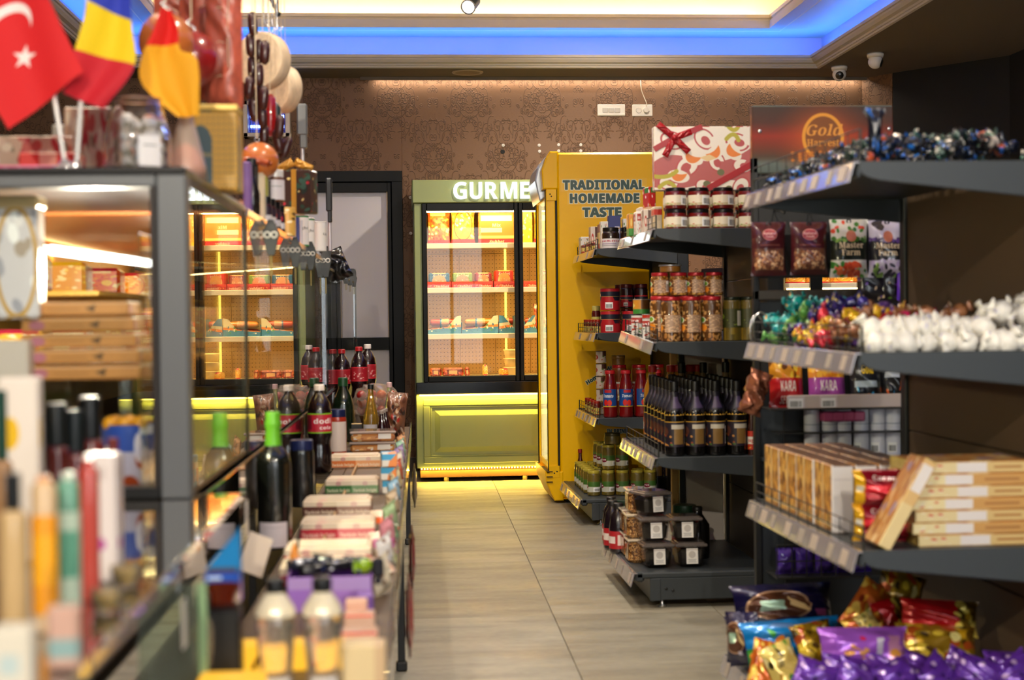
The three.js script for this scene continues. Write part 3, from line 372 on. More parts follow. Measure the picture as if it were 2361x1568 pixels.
  [[990, 1018], [1019, 1068], [1070, 1082]].forEach(([a, b], i) => { const A = at(a, 850, 9.95).x, B = at(b, 850, 9.95).x; S('meat_packet', `red vacuum packet of meat, ${row[i]} on the bottom of the green refrigerator`, 'packet', mv(cbox(B - A - 0.004, i < 2 ? 0.06 : 0.065, 0.12, 0.012, meatArt), 0, 0.03, 0), FILM, V((A + B) / 2, yGlassB + 0.031, zf - 0.03), 0, 'meat at the bottom of the refrigerator'); });
  [[1112, 1123, 0.075], [1152, 1170, 0.05]].forEach(([a, b, h], i) => { const A = at(a, 850, 9.95).x, B = at(b, 850, 9.95).x; S('cheese_wedge', `wrapped wedge of cheese, ${row[i]} among the packets at the bottom of the refrigerator`, 'cheese', mv(cbox(B - A, h, 0.08, 0.01, tallArt[1]), 0, h / 2, 0), FILM, V((A + B) / 2, yGlassB + 0.031, zf - 0.03), i ? 0.3 : 0); });
  for (let i = 0; i < 3; i++) { const q = at(1181, 840, 9.95); S('plastic_tub', `pale round plastic tub, ${['lowest', 'middle', 'topmost'][i]} of the stack beside the mullion`, 'tub', lathe([[0, 0], [0.05, 0], [0.058, 0.05], [0.062, 0.052], [0.062, 0.058], [0, 0.058]], 20), M(0xe0c890, 0.35), V(q.x, yGlassB + 0.031 + i * 0.059, zf - 0.04)); }
  { const q = at(1243, 730, 9.95); const t = T('bread_bag', 'brown bag of dried food on the right end of the third refrigerator shelf', 'bag', V(q.x, ys[2], zf)); P(t, 'bag_body', mv(pillow(0.09, 0.2, 0.06, meatArt), 0, 0.1, 0), FILM); }
}
// yellow refrigerator seen from its printed side
{
  const F = T('beverage_refrigerator', 'tall glossy yellow refrigerator with lettering on its side panel', 'refrigerator');
  const z0 = -8.5, z1 = -9.12, s = (px, py) => at(px, py, 8.5), yT = s(1400, 351).y, yB = s(1400, 1148).y, xB = s(1288, 740).x, xR = xB + 0.66, yel = M(0xffc400, 0.35, 0, { specularIntensity: 0.5 });
  P(F, 'body', bx(xB, xR, yB, yT, z1, z0, 0.012), yel);
  P(F, 'gasket', bx(xB - 0.012, xB, yB + 0.1, s(1283, 437).y, z1, z0 - 0.004), M(0x0a0806, 0.6));
  const gy0 = s(1270, 1090).y, gy1 = s(1270, 437).y, xd = s(1262, 740).x;
  P(F, 'door_frame', [bx(xd, xB - 0.012, gy0, gy1, z0 - 0.045, z0 - 0.002, 0.004), bx(xd, xB - 0.012, gy0, gy1, z1, z1 + 0.045, 0.004), bx(xd, xB - 0.012, gy1 - 0.05, gy1, z1, z0, 0.004), bx(xd, xB - 0.012, gy0, gy0 + 0.05, z1, z0, 0.004)], yel);
  P(F, 'pane', bx(xd + 0.004, xd + 0.01, gy0, gy1, z1 + 0.03, z0 - 0.03, 0.001), pane(0xf0f8ff));
  P(F, 'lit_strip', bx(xd + 0.012, xd + 0.02, gy0 + 0.03, gy1 - 0.03, z1 + 0.06, z0 - 0.3, 0.002), glow(YEL, 2.5));
  P(F, 'trim_strip', [bx(xd - 0.004, xd + 0.004, gy0, gy1, z0 - 0.03, z0 - 0.018), bx(xd - 0.006, xd, gy0, gy1, z1 + 0.02, z1 + 0.03)], blackTrim);
  // bulging light box on top and vented foot
  const ext = (pts, za, zb2) => { const g = new THREE.ExtrudeGeometry(new THREE.Shape(pts.map(([a, b]) => new THREE.Vector2(a, b))), { depth: za - zb2 - 0.016, bevelEnabled: true, bevelSize: 0.008, bevelThickness: 0.008, bevelSegments: 2 }); return g.translate(0, 0, zb2 + 0.008); };
  const xh = s(1254, 400).x, xh2 = s(1240, 420).x, hy = s(1270, 352).y, hb = s(1270, 433).y;
  P(F, 'header_cap', ext([[xB, hb], [xh, hb], [xh - 0.005, hb + 0.1], [xh + 0.02, hb + 0.17], [xh + 0.04, hy], [xB, hy]].map(([a, b]) => [a, b]), z0 + 0.001, z0 - 0.1), yel);
  P(F, 'header_cap', ext([[xB, hb], [xh, hb], [xh - 0.005, hb + 0.1], [xh + 0.02, hb + 0.17], [xh + 0.04, hy], [xB, hy]], z1 + 0.08, z1), yel);
  P(F, 'light_box', ext([[xB, hb + 0.01], [xh - 0.012, hb - 0.06], [xh - 0.035, hb + 0.05], [xh - 0.02, hb + 0.12], [xh + 0.025, hy - 0.02], [xB, hy - 0.02]], z0 - 0.1, z1 + 0.08), M(0xb8c0c8, 0.25, 0.2));
  for (const [a, b] of [[hb - 0.075, hb - 0.008], [gy0 - 0.03, gy0 + 0.04]]) P(F, 'hinge_plate', bx(xd + 0.002, xB - 0.004, a, b, z0, z0 + 0.006), yel);
  for (const [px, py] of [[1268, 448], [1271, 453], [1278, 1091], [1284, 1087]]) { const q = s(px, py); P(F, 'screw', rot(lathe([[0, 0.002], [0.0035, 0.002], [0.0045, 0]], 8), Math.PI / 2).translate(q.x, q.y, z0 + 0.006), M(0x141008, 0.5)); }
  const fb = s(1270, 1152).y;
  P(F, 'foot_cover', ext([[xB + 0.01, fb], [xh + 0.045, fb], [xh - 0.0, fb + 0.1], [xh - 0.01, fb + 0.16], [xd - 0.01, gy0 - 0.01], [xB + 0.01, gy0]], z0 + 0.004, z1), yel);
  for (let i = 0; i < 3; i++) P(F, 'vent', bx(xh - 0.006, xh + 0.03, fb + 0.1 + i * 0.03, fb + 0.106 + i * 0.03, z0 - 0.3, z0 + 0.0126, 0.001), M(0x5a4000, 0.6));
  P(F, 'kick_plate', bx(xB, xR, fb, yB, z1, z0, 0.008), yel);
  for (const x of [xB + 0.06, xR - 0.06]) for (const z of [z0 - 0.05, z1 + 0.05]) P(F, 'foot', cyl(0.025, fb, 12).translate(x, 0, z), M(0x181818, 0.5));
  const yw = (txt, x0, x1, y, hpx, rotA = 0) => { const a = s(x0, y + hpx / 2), b = s(x1, y - hpx / 2), w = b.x - a.x, h = s(1300, y - hpx / 2).y - s(1300, y + hpx / 2).y; const r = art(Math.min(512, Math.round(w * 900)), Math.round(h * 900), '#ffc400', [['f', (x, W2, H2) => { x.font = `bold ${Math.round(H2 * 0.92)}px sans-serif`; x.textAlign = 'center'; x.textBaseline = 'middle'; x.lineJoin = 'round'; const sx = W2 * 0.95 / x.measureText(txt).width; x.translate(W2 / 2, H2 * 0.53); x.scale(sx, 1); x.strokeStyle = '#f4ecd0'; x.lineWidth = H2 * 0.16; x.strokeText(txt, 0, 0); x.fillStyle = x.strokeStyle = '#1c4436'; x.lineWidth = H2 * 0.07; x.strokeText(txt, 0, 0); x.fillText(txt, 0, 0); }]]); P(F, 'side_lettering', rot(flatQuad(w, h, r), 0, 0, rotA).translate((a.x + b.x) / 2, (a.y + b.y) / 2, z0 + 0.0015), CARD); };
  yw('TRADITIONAL', 1293, 1491, 426, 30); yw('HOMEMADE', 1308, 1479, 457, 30); yw('TASTE', 1341, 1436, 489, 30); yw('Homemade', 1344, 1420, 864, 14, 0.55); yw('IN BRINE', 1398, 1448, 994, 14);
  // drinks behind its glass door
  for (let i = 0; i < 5; i++) { const y = gy0 + 0.02 + i * 0.29; P(F, 'inner_shelf', bx(xd + 0.03, xB, y - 0.01, y, z1 + 0.03, z0 - 0.05), M(0xe0e0e0, 0.4)); }
}

// ---------- shelving units on the right ----------
const anth = M(0x363b3f, 0.42, 0.15), anthDark = M(0x1b1d1f, 0.5, 0.1), backPan = M(0x2c221c, 0.55), wire = M(0x3a3a38, 0.4, 0.6), chrome = M(0xc8c8c8, 0.2, 0.9);
const railClear = M(0x8c868c, 0.16, 0, { clearcoat: 1, clearcoatRoughness: 0.05 }), tagPaper = M(0xa0948a, 0.5), tagLav = M(0xb0a094, 0.5);
function gondola(label, D0, D1, xf, xb, shelves, base) {
  const g = T('shelving_unit', label, 'shelf'), z0 = -D0, z1 = -D1, top = base.top ?? 1.62;
  for (const z of [z0 - 0.02, z1 + 0.02]) P(g, 'upright', [bx(xb, xb + 0.06, 0.02, top, z - 0.02, z + 0.02, 0.003)], M(0x17191a, 0.45));
  const n = Math.round((top - 0.1) / 0.3), ph = (top - 0.1) / n; for (let i = 0; i < n; i++) P(g, 'back_panel', bx(xb + 0.01, xb + 0.03, 0.1 + i * ph, 0.1 + i * ph + ph - 0.003, z1 + 0.03, z0 - 0.03, 0.002), base.back ?? backPan);
  const bf = base.xf, by = base.y;
  P(g, 'base_deck', [bx(bf, xb, by - 0.022, by, z1, z0, 0.005), bx(bf - 0.004, bf + 0.03, by - 0.035, by + 0.003, z1, z0, 0.008)], anth);
  P(g, 'kick_panel', bx(bf + 0.055, bf + 0.065, 0.025, by - 0.02, z1, z0, 0.002), anth);
  const ep = P(g, 'end_panel', [bx(bf + 0.055, xb, 0.03, by - 0.02, z0 - 0.012, z0, 0.003), bx(bf + 0.05, bf + 0.09, 0.028, by - 0.022, z0 - 0.014, z0 + 0.002, 0.002)], anth);
  for (const [x, y] of [[0.11, by - 0.06], [0.135, 0.065]]) P(ep, 'bolt', rot(lathe([[0, 0.003], [0.005, 0.003], [0.006, 0]], 8), Math.PI / 2).translate(bf + x, y, z0 + 0.001), M(0x0c0c0c, 0.5));
  for (const z of [z0 - 0.03, z1 + 0.05]) P(g, 'foot', [mv(lathe([[0, 0], [0.016, 0], [0.017, 0.006], [0.006, 0.012], [0.005, 0.045], [0, 0.045]], 12), bf + 0.1, 0, z)], chrome);
  rail(g, bf - 0.008, by - 0.003, z0, z1, 0, base.tags ?? 5, base.railH ?? 0.05);
  shelves.forEach(([y0, y1 = y0, o = {}]) => {
    const L = D0 - D1, Ls = Math.abs(L), sh = new THREE.Group(); sh.name = numbered('shelf'); g.add(sh); sh.position.set(0, y0, z0); sh.rotation.x = Math.atan2(y1 - y0, Ls);
    const x0 = o.xf ?? xf;
    P(sh, 'shelf_board', [bx(x0, xb, -0.012, 0, -Ls, 0, 0.004), bx(x0, x0 + 0.012, -0.03, 0.001, -Ls, 0, 0.004)], anth);
    for (const z of [-0.004, -Ls + 0.004]) { const s = new THREE.Shape(); s.moveTo(x0 + 0.008, 0.004); s.lineTo(xb, 0.004); s.lineTo(xb, -0.075); s.lineTo(x0 + 0.07, -0.036); s.quadraticCurveTo(x0 + 0.012, -0.03, x0 + 0.008, -0.012); P(sh, 'bracket', new THREE.ExtrudeGeometry(s, { depth: 0.006, bevelEnabled: true, bevelSize: 0.002, bevelThickness: 0.002, bevelSegments: 1, curveSegments: 6 }).translate(0, 0, z - 0.003), anth); }
    rail(sh, x0 - 0.004, 0.003, 0, -Ls, 0, o.tags ?? 6, o.railH ?? 0.045);
    if (o.fence !== 0) { const h = o.fence ?? 0.055, w = []; for (const y of [h, h * 0.55, 0.012]) w.push(rod([x0 + 0.012, y, -0.01], [x0 + 0.012, y, -Ls + 0.01], 0.0016, 5)); const m = Math.round(Ls / 0.09); for (let i = 0; i <= m; i++) w.push(rod([x0 + 0.012, 0, -0.01 - i * (Ls - 0.02) / m], [x0 + 0.012, h, -0.01 - i * (Ls - 0.02) / m], i % m ? 0.0014 : 0.003, 5)); P(sh, 'wire_guard', w, wire); }
  });
  return g;
}
function rail(parent, x, y, za, zb, lean, tags, h) {
  const L = Math.abs(zb - za), r = P(parent, 'price_rail', [rot(cbox(0.004, h, L, 0.001).translate(0, -h / 2, 0), 0, 0, -0.28).translate(x, y, (za + zb) / 2), bx(x - 0.002, x + 0.012, y - 0.002, y + 0.002, za, zb, 0.001)], railClear);
  for (let i = 0; i < tags; i++) { const c = za + (zb - za) * (i + 0.5 + rnd(-0.15, 0.15)) / tags; P(r, 'price_tag', rot(cbox(0.0015, h * 0.74, rnd(0.03, 0.06), 0.0004).translate(-0.0032, -h / 2, 0), 0, 0, -0.28).translate(x, y, c), i % 2 ? tagPaper : tagLav); }
}
const U1 = { D0: 3.07, D1: 4.04, xf: 0.972, xb: 1.4, y: [1.392, 0.985, 0.562], b: 0.132, bx: 0.9 };
const U2 = { D0: 5.36, D1: 6.14, xf: 0.935, xb: 1.36, y: [1.392, 0.975, 0.55], b: 0.132, bx: 0.858 };
const U3 = { D0: 7.55, D1: 8.42, xf: 1.015, xb: 1.44, y: [1.425, 0.99, 0.55], b: 0.137, bx: 0.93 };
gondola('nearest dark shelving unit, stacked with sweets and flat boxes', U1.D0, U1.D1, U1.xf, U1.xb, [[1.392, 1.405, { tags: 9, fence: 0.075 }], [0.985, 0.995, { tags: 8, fence: 0.06 }], [0.562, 0.555, { tags: 8 }]], { xf: U1.bx, y: U1.b, top: 1.4, tags: 6, back: M(0x54422f, 0.5) });
gondola('middle dark shelving unit, loaded with chickpea jars and dark bottles', U2.D0, U2.D1, U2.xf, U2.xb, [[1.392, 1.398, { tags: 3 }], [0.975, 1.012, { tags: 2 }], [0.55, 0.562, { tags: 7 }]], { xf: U2.bx, y: U2.b, top: 1.5 });
gondola('farthest dark shelving unit beside the yellow refrigerator', U3.D0, U3.D1, U3.xf, U3.xb, [[1.425, 1.425, { tags: 2 }], [0.99, 0.99, { tags: 2 }], [0.55, 0.55, { tags: 6 }]], { xf: U3.bx, y: U3.b, top: 1.5 });
// white board and wooden batten behind the bottles of the middle unit
S('end_board', 'plain white board standing at the far end of the middle shelving unit', 'board', bx(U2.xf + 0.24, U2.xb - 0.01, U2.b, U2.b + 0.86, -6.12, -6.1, 0.003), M(0xf0e6dc, 0.6));
S('wood_batten', 'narrow yellowish wood batten beside a dark post behind the bottles', 'batten', bx(1.128, 1.16, U2.b, 0.95, -6.11, -6.09, 0.004, [0.1, 0.9, 0.11, 0.91]), M(0xb8924e, 0.5));
S('dark_post', 'dark green post beside the wood batten', 'post', bx(1.162, 1.185, U2.b, 0.95, -6.11, -6.085, 0.004), M(0x141c18, 0.4));

// ---------- makers of goods ----------
const lab = (bg, ops) => art(192, 128, bg, ops);
const A_ = {
  red: lab('#e8dcc4', [['r', 0, 0.75, 1, 0.25, '#c8b890'], ['p', [0.05, 0, 0.2, 0, 0.1, 0.35], '#c03020'], ['n', 10, 0.03, ['#c03020', '#80a040'], 0, 0.6, 0.5, 1], ['b', 0.62, 0.05, 0.36, 0.9]]),
  chick: lab('#6a3c14', [['n', 160, 0.035, ['#d8a868', '#e0b478', '#b87a3c', '#c88c4c']], ['c', 0.2, 0.3, 0.12, '#e8f0d8'], ['c', 0.2, 0.3, 0.085, '#7ab030'], ['c', 0.22, 0.75, 0.13, '#f09020'], ['r', 0.4, 0, 0.38, 1, 'rgba(226,200,180,.6)'], ['b', 0.8, 0.06, 0.18, 0.85]]),
  chickBody: art(160, 128, '#5a3410', [['n', 240, 0.03, ['#d8a868', '#e0b478', '#c08848', '#b87a3c', '#d09c5c']]]),
  cornBody: art(128, 96, '#7a4a12', [['n', 200, 0.03, ['#d89a38', '#e0ac50', '#a86820', '#c88c38']]]),
  green: lab('#54702a', [['r', 0, 0.5, 1, 0.5, '#c8c8b8'], ['c', 0.2, 0.45, 0.14, '#7a1430'], ['t', 'TUR', 0.2, 0.42, 0.16, '#fff'], ['b', 0.55, 0.55, 0.4, 0.4], ['r', 0.3, 0.05, 0.65, 0.4, '#3f6a20']]),
  pickBody: art(96, 128, '#6a5a1c', [['f', (x, w, h) => { for (let i = 0; i < 40; i++) { x.fillStyle = ['#8a7424', '#a8862c', '#5a4c14', '#705a1c'][i % 4]; x.fillRect(rnd(w), rnd(h), 5, 40); } }]]),
  tom: lab('#184a94', [['t', 'Tomato', 0.5, 0.38, 0.24, '#fff', 'italic bold', 'serif'], ['r', 0.3, 0.04, 0.4, 0.16, '#c02028'], ['c', 0.38, 0.76, 0.12, '#d82018'], ['c', 0.6, 0.78, 0.12, '#e03020'], ['r', 0, 0.95, 1, 0.05, '#e8c020']]),
  dark: lab('#241a28', [['r', 0.5, 0.2, 0.24, 0.7, '#8a6834'], ['r', 0.44, 0.12, 0.36, 0.18, '#c8c0b0'], ['b', 0.82, 0.2, 0.16, 0.7], ['c', 0.22, 0.4, 0.14, '#5a3020'], ['n', 12, 0.04, ['#4a6a28', '#a04828', '#c88a40'], 0.02, 0.5, 0.45, 0.95], ['r', 0, 0, 1, 0.04, '#c89830']]),
  neck: lab('#1c1826', [['r', 0, 0.88, 1, 0.12, '#d8a838'], ['r', 0.42, 0.2, 0.2, 0.5, '#544468']]),
  blk: lab('#e8e4e0', [['t', 'grill', 0.4, 0.3, 0.2, '#c03030'], ['r', 0.1, 0.55, 0.6, 0.06, '#888'], ['r', 0.1, 0.68, 0.6, 0.06, '#999'], ['b', 0.76, 0.1, 0.2, 0.8]]),
  redcan: lab('#b81822', [['r', 0, 0.12, 1, 0.22, '#1c1a2c'], ['p', [0.2, 0.3, 0.42, 0.3, 0.36, 0.55, 0.26, 0.55], '#1c1a2c'], ['p', [0.6, 0.3, 0.8, 0.3, 0.74, 0.55, 0.64, 0.55], '#1c1a2c'], ['c', 0.3, 0.28, 0.07, '#e8d0a0'], ['b', 0.48, 0.62, 0.13, 0.3], ['r', 0, 0.34, 1, 0.025, '#c8a050']]),
  white: lab('#e8e4dc', [['r', 0.1, 0.1, 0.5, 0.3, '#b8342c'], ['n', 14, 0.04, ['#c03020', '#4a8030', '#e0a030'], 0, 0.5, 1, 1], ['t', 'salca', 0.35, 0.26, 0.2, '#fff']]),
  veg: lab('#d8902c', [['r', 0, 0.66, 1, 0.34, '#3a8a34'], ['c', 0.3, 0.4, 0.12, '#e8d070'], ['r', 0.55, 0, 0.3, 0.66, '#6a4014']]),
  tin: lab('#d8c8b8', [['c', 0.25, 0.5, 0.16, '#b83420'], ['c', 0.25, 0.5, 0.09, '#f0dcc8'], ['r', 0.55, 0, 0.35, 0.4, '#5a3428'], ['n', 8, 0.04, ['#5a8030', '#b83420'], 0.5, 0.4, 1, 1]]),
  sticker: art(96, 128, '#e8e4de', [['c', 0.5, 0.4, 0.3, '#c0bab4'], ['r', 0.15, 0.7, 0.7, 0.04, '#aaa'], ['r', 0.2, 0.78, 0.6, 0.04, '#aaa'], ['r', 0.15, 0.86, 0.7, 0.04, '#aaa']]),
  oilL: lab('#c83018', [['r', 0, 0.3, 1, 0.4, '#f0e8d8'], ['t', 'yag', 0.5, 0.5, 0.26, '#c83018'], ['n', 10, 0.05, ['#f0c030', '#e08020'], 0, 0.7, 1, 1]]),
  spice: lab('#d8c060', [['r', 0, 0, 1, 0.3, '#6a1a14'], ['r', 0, 0.7, 1, 0.3, '#b82a1c'], ['n', 16, 0.05, ['#5a2a14', '#c8402c', '#6a8a2c']]]),
};
// generic glass jar: contents colour or print, lid colour, label print
function jar(name, cat, o) {
  const t = T(name, '', cat), r = o.r, h = o.h, lh = o.lh ?? 0.012, body = [[0, 0], [r * 0.9, 0], [r, r * 0.12], [r, h - lh - r * 0.3], [r * (o.neck ?? 0.88), h - lh - r * 0.05], [r * (o.neck ?? 0.88), h - lh]];
  P(t, 'jar_body', o.bodyArt ? lathe(body, o.seg ?? 20, o.bodyArt) : lathe(body, o.seg ?? 20), o.bodyArt ? WETGLASS : GL(o.body, 1, 0.3));
  P(t, 'lid', lathe([[r * 0.9, h - lh], [r * 0.93, h - lh + 0.001], [r * 0.93, h - 0.002], [r * 0.88, h], [0, h]], o.seg ?? 20), M(o.lid, 0.3, o.lidMetal ?? 0.2));
  if (o.label) P(t, 'label', band(r + 0.0006, o.l0 ?? h * 0.2, o.l1 ?? h * 0.7, o.arc ?? 5.2, o.label, o.mid ?? -0.6), CARD);
  return t;
}
function bottle(name, cat, o) {       // prof in metres from the bottom to under the cap
  const t = T(name, '', cat);
  P(t, 'bottle_body', lathe(o.prof, o.seg ?? 20, o.bodyArt), o.mat ?? (o.bodyArt ? WETGLASS : GL(o.body, 1, 0.25)));
  const [cr, c0, c1] = o.cap; P(t, 'cap', o.capProf ? lathe(o.capProf, 16) : lathe([[cr, c0], [cr, c1 - cr * 0.2], [cr * 0.85, c1], [0, c1]], 16), M(o.capCol, 0.4));
  if (o.label) P(t, 'label', band(o.lr + 0.0006, o.l0, o.l1, o.arc ?? 5, o.label, o.mid ?? -0.6), CARD);
  if (o.neckArt) P(t, 'neck_label', inRect(lathe(o.neckProf, 16), o.neckArt), CARD);
  return t;
}
const shelfY = (U, k, D) => { const d = [[0.013, 0.01, -0.007], [0.006, 0.037, 0.012], [0, 0, 0]][[U1, U2, U3].indexOf(U)][k]; return U.y[k] + d * (D - U.D0) / (U.D1 - U.D0); };
const xAt = (px, py, D) => at(px, py, D).x;

// ---------- goods on the middle unit ----------
{
  const U = U2, y1 = (D) => shelfY(U, 0, D), y2 = (D) => shelfY(U, 1, D), y3 = (D) => shelfY(U, 2, D), nth = ['leftmost', 'second from left', 'third from left', 'rightmost'];
  const squat = () => jar('relish_jar', 'jar', { r: 0.04, h: 0.08, body: 0x6a0f0a, lid: 0x181312, lh: 0.014, neck: 0.95, label: A_.red, l0: 0.014, l1: 0.052, arc: 4.2, mid: -0.2 });
  [[5.45, 'front'], [5.55, 'back']].forEach(([D, wh], k) => { for (let t = 0; t < 2; t++) for (let i = 0; i < 4; i++) { const x = xAt([1563, 1615, 1672, 1730][i] - 4, 500, 5.45) + k * 0.012 + (t ? rnd(-0.003, 0.003) : 0); put('squat', squat, V(x, y1(D) + t * 0.0805, -D), rnd(-0.25, 0.1), `dark red relish jar, ${nth[i]} of the ${t ? 'upper' : 'lower'} ${wh} row under the gift board`, 'relish jars under the gift board'); } });
  // patterned gift board with red ribbon
  const gift = art(384, 256, '#f0e6d8', [['f', (x, w, h) => {
    const blob = (pts, col, lw, sc) => { x.beginPath(); x.moveTo(pts[0] * w, pts[1] * h); for (let i = 2; i < pts.length; i += 4) x.quadraticCurveTo(pts[i] * w, pts[i + 1] * h, pts[i + 2] * w, pts[i + 3] * h); x.closePath(); if (col) { x.fillStyle = col; x.fill(); } if (lw) { x.strokeStyle = sc; x.lineWidth = lw; x.stroke(); } };
    x.fillStyle = '#b85a58'; x.beginPath(); x.moveTo(0, h * 0.55); x.bezierCurveTo(w * 0.3, h * 0.2, w * 0.5, h * 0.9, w, h * 0.3); x.lineTo(w, h); x.bezierCurveTo(w * 0.7, h * 0.6, w * 0.4, h * 1.1, 0, h * 0.95); x.fill();
    for (const [cx, cy, r, a] of [[0.18, 0.22, 0.2, 0.4], [0.5, 0.2, 0.2, 0.9], [0.83, 0.25, 0.2, 0.3], [0.33, 0.62, 0.22, 2.4], [0.62, 0.55, 0.18, 1.2], [0.88, 0.62, 0.17, 0.2], [0.14, 0.88, 0.17, 0.1], [0.5, 0.95, 0.17, 0.6], [0.86, 0.95, 0.18, 2]]) { x.save(); x.translate(cx * w, cy * h); x.rotate(a); x.scale(1, 0.75); x.fillStyle = '#b84a4c'; x.beginPath(); x.arc(0, 0, r * w * 0.62, 0, 5); x.lineTo(0, 0); x.fill(); x.fillStyle = '#f0e6d8'; x.beginPath(); x.arc(0, 0, r * w * 0.52, 0, 5); x.lineTo(0, 0); x.fill(); x.fillStyle = '#b84a4c'; x.beginPath(); x.arc(r * w * 0.1, 0, r * w * 0.26, 0, 6); x.fill(); x.restore(); }
    for (const [cx, cy, a] of [[0.38, 0.5, 0.4], [0.6, 0.42, -0.6], [0.78, 0.4, 0.8], [0.24, 0.78, 0.2]]) { x.save(); x.translate(cx * w, cy * h); x.rotate(a); x.fillStyle = '#f0e6d8'; x.beginPath(); x.ellipse(0, 0, 0.11 * w, 0.1 * h, 0, 0, 7); x.fill(); x.fillStyle = '#e8802c'; x.beginPath(); x.moveTo(-0.08 * w, -0.06 * h); x.quadraticCurveTo(0, 0, 0.08 * w, -0.07 * h); x.quadraticCurveTo(0.06 * w, 0.09 * h, -0.02 * w, 0.08 * h); x.quadraticCurveTo(-0.08 * w, 0.05 * h, -0.08 * w, -0.06 * h); x.fill(); x.restore(); }
    x.strokeStyle = '#b8ac2c'; x.lineWidth = 14; x.lineCap = 'round'; for (const p of [[0, 0.78, 0.14, 0.82, 0.22, 0.7], [0.74, 0, 0.8, 0.12, 0.84, 0], [0.72, 0.2, 0.8, 0.05, 0.84, 0.22], [0.05, 0.95, 0.14, 0.8, 0.2, 0.95]]) { x.beginPath(); x.moveTo(p[0] * w, p[1] * h); x.quadraticCurveTo(p[2] * w, p[3] * h, p[4] * w, p[5] * h); x.stroke(); }
    x.fillStyle = '#6a6a40'; for (const [cx, cy] of [[0.52, 0.9], [0.66, 0.72], [0.74, 0.98]]) { x.beginPath(); x.ellipse(cx * w, cy * h, 12, 11, 0, 0, 7); x.fill(); }
    x.fillStyle = '#e8c890'; x.beginPath(); x.moveTo(0.45 * w, 0.49 * h); x.lineTo(0.55 * w, 0.44 * h); x.lineTo(0.62 * w, 0.5 * h); x.lineTo(0.53 * w, 0.55 * h); x.fill();
  }]]);
  { const a = at(1505, 283, 5.6), b = at(1737, 429, 5.6), w = b.x - a.x, h = a.y - b.y, t = T('gift_board', 'flat gift box with swirling red and orange pattern and red ribbon', 'gift box', V((a.x + b.x) / 2, y1(5.6) + 0.162, -5.6), 0);
    P(t, 'box_body', mv(cbox(w, h, 0.05, 0.003, gift), 0, h / 2, 0), CARD); const rb = M(0xa8101c, 0.35), zz = 0.026;
    const strap = (x0, y0, x1, y1, wd) => { const L = Math.hypot(x1 - x0, y1 - y0); return rot(cbox(L, wd, 0.002, 0.0005), 0, 0, Math.atan2(y1 - y0, x1 - x0)).translate((x0 + x1) / 2, (y0 + y1) / 2, zz); };
    P(t, 'ribbon', [strap(-w / 2, h * 0.64, -w * 0.3, h * 0.82, 0.022), strap(-w * 0.3, h * 0.82, -w * 0.02, h * 0.99, 0.022), strap(w * 0.03, 0.006, w * 0.49, h * 0.42, 0.024)], rb);
    for (const [ax, ay, bxx, by] of [[-0.06, 0.05, -0.02, 0.055], [0.055, 0.02, 0.06, 0.045], [0.05, -0.05, 0.02, -0.06], [-0.035, -0.065, -0.06, -0.05]]) { const c = V(-w * 0.3, h * 0.82, zz + 0.004), g = pillow(0.026, 0.07, 0.012, PLAIN, { seal: 0.02, wrinkle: 0.5 }); g.rotateZ(Math.atan2(ay, ax) - Math.PI / 2).translate(ax * 0.6, ay * 0.6, 0); P(t, 'bow_loop', g.translate(c.x, c.y, c.z), rb); } P(t, 'bow_knot', new THREE.SphereGeometry(0.012, 10, 8).translate(-w * 0.3, h * 0.82, zz + 0.008), rb); }
  // packets at the far left of the top shelf
  const boxOf = (name, label, cat, px, py, D, w, h, d, art_, y, turn = 0, m = CARD) => S(name, label, cat, mv(cbox(w, h, d, 0.003, art_), 0, h / 2, 0), m, V(xAt(px, py, D), y, -D), turn);
  boxOf('snack_packet', 'tall red packet with green top, left of the gift board', 'packet', 1497, 460, 5.9, 0.03, 0.2, 0.09, art(96, 192, '#c01c1c', [['r', 0.3, 0, 0.7, 0.12, '#2a7a30'], ['r', 0, 0.4, 1, 0.2, '#e8c0a0'], ['n', 14, 0.08, ['#e05030', '#f0c050', '#fff']]]), y1(5.9), 0.1);
  boxOf('snack_packet', 'white and maroon carton at the left end of the middle unit top shelf', 'packet', 1479, 490, 6.0, 0.03, 0.125, 0.1, art(96, 128, '#d8cfc0', [['r', 0, 0.3, 1, 0.3, '#6a1c20'], ['b', 0.1, 0.65, 0.8, 0.3]]), y1(6.0));
  boxOf('snack_packet', 'cream carton with a red stripe beside the relish jars', 'packet', 1513, 480, 5.75, 0.032, 0.11, 0.09, art(96, 128, '#d0c0a0', [['r', 0, 0.1, 1, 0.2, '#c03020'], ['r', 0.2, 0.5, 0.6, 0.3, '#e0d0b0']]), y1(5.75));
  for (let i = 0; i < 3; i++) boxOf('snack_packet', `small orange and red carton, ${['nearest', 'middle', 'farthest'][i]} of three behind the wire guard under the gift board`, 'packet', 1490 - i * 17, 520, 5.6 + i * 0.12, 0.03, 0.09, 0.07, [A_.tin, A_.white, A_.veg][i], y1(5.6 + i * 0.12));
  // chickpea jars
  const chick = () => jar('chickpea_jar', 'jar', { r: 0.037, h: 0.168, bodyArt: A_.chickBody, lid: 0xb8202c, lh: 0.014, neck: 0.86, label: A_.chick, l0: 0.035, l1: 0.1, arc: 4.6, mid: -0.2 });
  [1551, 1598, 1645].forEach((px, i) => { for (let k = 0; k < 2; k++) { const D = 5.46 + k * 0.09; put('chick', chick, V(xAt(px - 4, 740, 5.46) - 0.003 * k, y2(D), -D), rnd(-0.2, 0.2), `glass jar of chickpeas with red lid, ${['left', 'middle', 'right'][i]} in the ${k ? 'back' : 'front'} lower row`, 'chickpea jars on the middle unit'); } });
